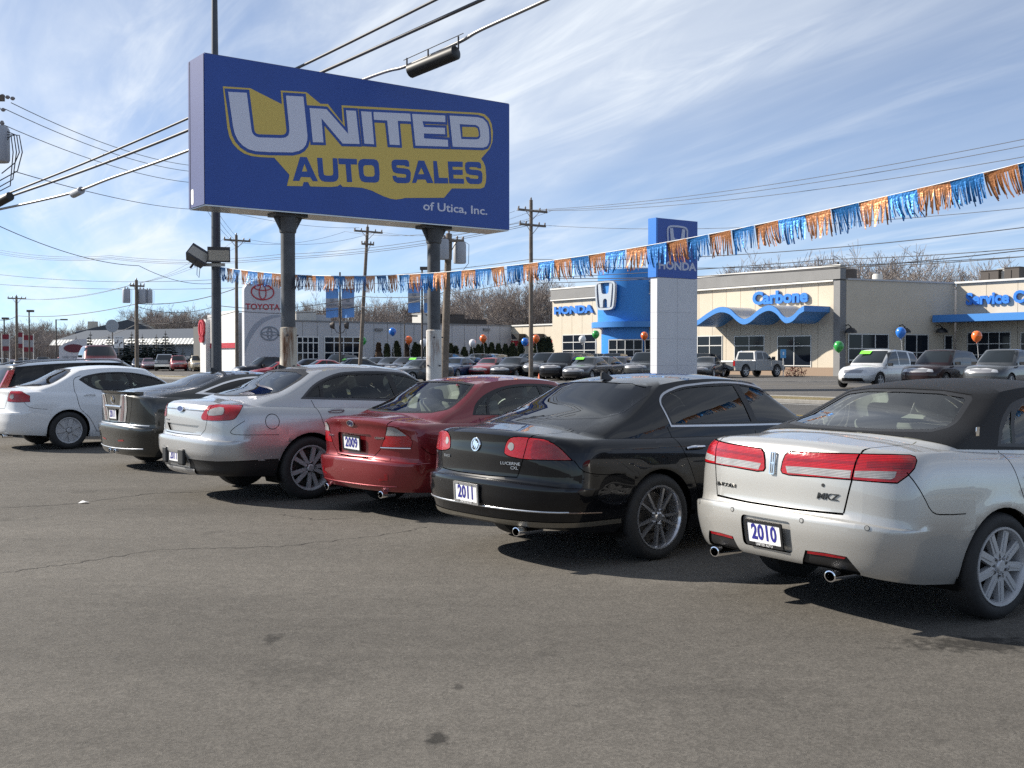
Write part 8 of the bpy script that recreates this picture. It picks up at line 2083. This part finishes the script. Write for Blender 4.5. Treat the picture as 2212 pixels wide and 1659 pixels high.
# dark estate at the left edge of the front row
def build_estate():
    S = SUVS; x, y, ps = -10.25, 23.9, R(50); root = empty('parked_suv', (x, y, -.02), math.pi/2 - ps); tag(root, 'black estate with pale roof rails and tall red lamps behind the white sedan', 'car', 'cars for sale in the front row'); root.scale = (1.16, 1.0, .925)
    P = paint('black_metallic_paint', (.004, .0045, .006), .1, .2, .01)
    for nm, me in FAR['suv'][1]:
        o = link(nm, me, root)
        if nm == 'body': o.material_slots[0].link = 'OBJECT'; o.material_slots[0].material = P
        elif 'window' in nm or nm == 'windscreen': o.material_slots[0].link = 'OBJECT'; o.material_slots[0].material = TINT
    add_wheels(root, S, 'five', .36, .25, ALLOY)
    for s in (-1, 1):
        m = MB(); zr = Fn(S['zre']); m.tube([(xx, s * .60, float(zr(xx)) + (.075 if 0 < i < 8 else .03)) for i, xx in enumerate([-.55 + .25 * k for k in range(9)])], .022, 6); m.build('roof_rail', pm('pale_roof_rail', (.42, .44, .47), .35, .6), root, True)
        m = MB(); m.prism([(-.86, 1.0), (-.70, 1.05), (-.56, 1.52), (-.66, 1.50)], s * .80, s * .70, lambda a, b, h: (a, h, b)); m.build('tall_lamp', REDL, root)
    m = MB(); m.box((-.3, 0, .9), (.1, 1.3, .4)); m.build('rear_seat', DARKC, root)
    m = MB(); m.box((.9, -.38, 1.1), (.14, .5, .7)); m.box((.9, .38, 1.1), (.14, .5, .7)); m.build('front_seat', DARKC, root)
build_estate()

# ------------------------------------------------------------------ balloons on strings
def balloon(u, v, d, c, label, ru=8.0):
    q = at(u, v, d); r = ru / FOC * d; rt = empty('balloon', q); tag(rt, label, 'balloon', 'balloons tied to the cars')
    m = MB(); m.lathe([(0, r * 1.05), (r * .45, r * .97), (r * .8, r * .66), (r, r * .15), (r * .93, -r * .35), (r * .65, -r * .85), (r * .25, -r * 1.18), (r * .07, -r * 1.28), (r * .10, -r * 1.38), (0, -r * 1.38)], 20)
    m.build('skin', pm('balloon_' + c[0], c[1], .25, 0, .5), rt, True, 60)
    g = gz(q.x, q.y); m = MB(); m.tube([(0, 0, -r * 1.3), (.05, 0, -r * 2.2), (.12, .05, -(q.z - g - 1.35))], .012, 5); m.build('string', pm('balloon_string', (.6, .6, .6), .8), rt)
OR, BU, GN, WT = ('orange', (.85, .16, .025)), ('blue', (.015, .17, .62)), ('green', (.03, .33, .06)), ('white', (.75, .75, .75))
for u, v, d, c, lab in ((784, 736, 88, GN, 'green balloon right of the leaning pole foot'), (848, 716, 92, BU, 'blue balloon floating highest before the grey wall'), (883, 734, 92, OR, 'orange balloon left of the right billboard leg'), (915, 740, 88, WT, 'white balloon touching the right billboard leg'), (1021, 741, 88, WT, 'white balloon above the dark cars left of the red coupe'), (1044, 731, 88, OR, 'orange balloon above the bright red coupe'), (1134, 738, 84, BU, 'blue balloon touching the tall pole'), (1158, 731, 84, OR, 'orange balloon just right of the tall pole'), (1258, 733, 80, WT, 'white balloon in front of the left showroom window'), (1287, 722, 78, GN, 'green balloon beside the blue entrance drum'), (1392, 725, 74, OR, 'orange balloon in front of the blue entrance drum')): balloon(u, v, d, c, lab)
for u, v, d, c, lab in ((1812, 748, 62, GN, 'green balloon above the white minivan'), (1946, 718, 60, BU, 'blue balloon left of the maroon SUV'), (2110, 726, 55, OR, 'orange balloon above the maroon SUV')): balloon(u, v, d, c, lab, 11.0)
# autumn-tinted lamps of far lots and bushes by the windows
for u, lab in ((1550, 'left'), (1718, 'right')):
    p = on_ground(u, 81.0); r = random.Random(u); m = MB()
    for i in range(260):
        a, f = r.uniform(0, 6.28), r.random(); rad = .8 * math.sqrt(r.random()); z = .9 * f * (1 - rad * .6); c = Vector((rad * math.cos(a), rad * math.sin(a) * .7, z)); t = Vector((r.gauss(0, 1), r.gauss(0, 1), r.gauss(0, 1))).normalized() * .12; s_ = t.cross(Vector((0, 0, 1))) ; m.add([c - t, c + s_, c + t], [(0, 1, 2)])
    rt = empty('shrub', p); tag(rt, 'low reddish shrub at the foot of the %s showroom windows' % lab, 'shrub'); m.build('foliage', pm('red_shrub', (.13, .035, .025), .9), rt); m = MB(); m.tube([(0, 0, 0), (0, 0, .5)], .03, 5); m.build('stem', BARK, rt)
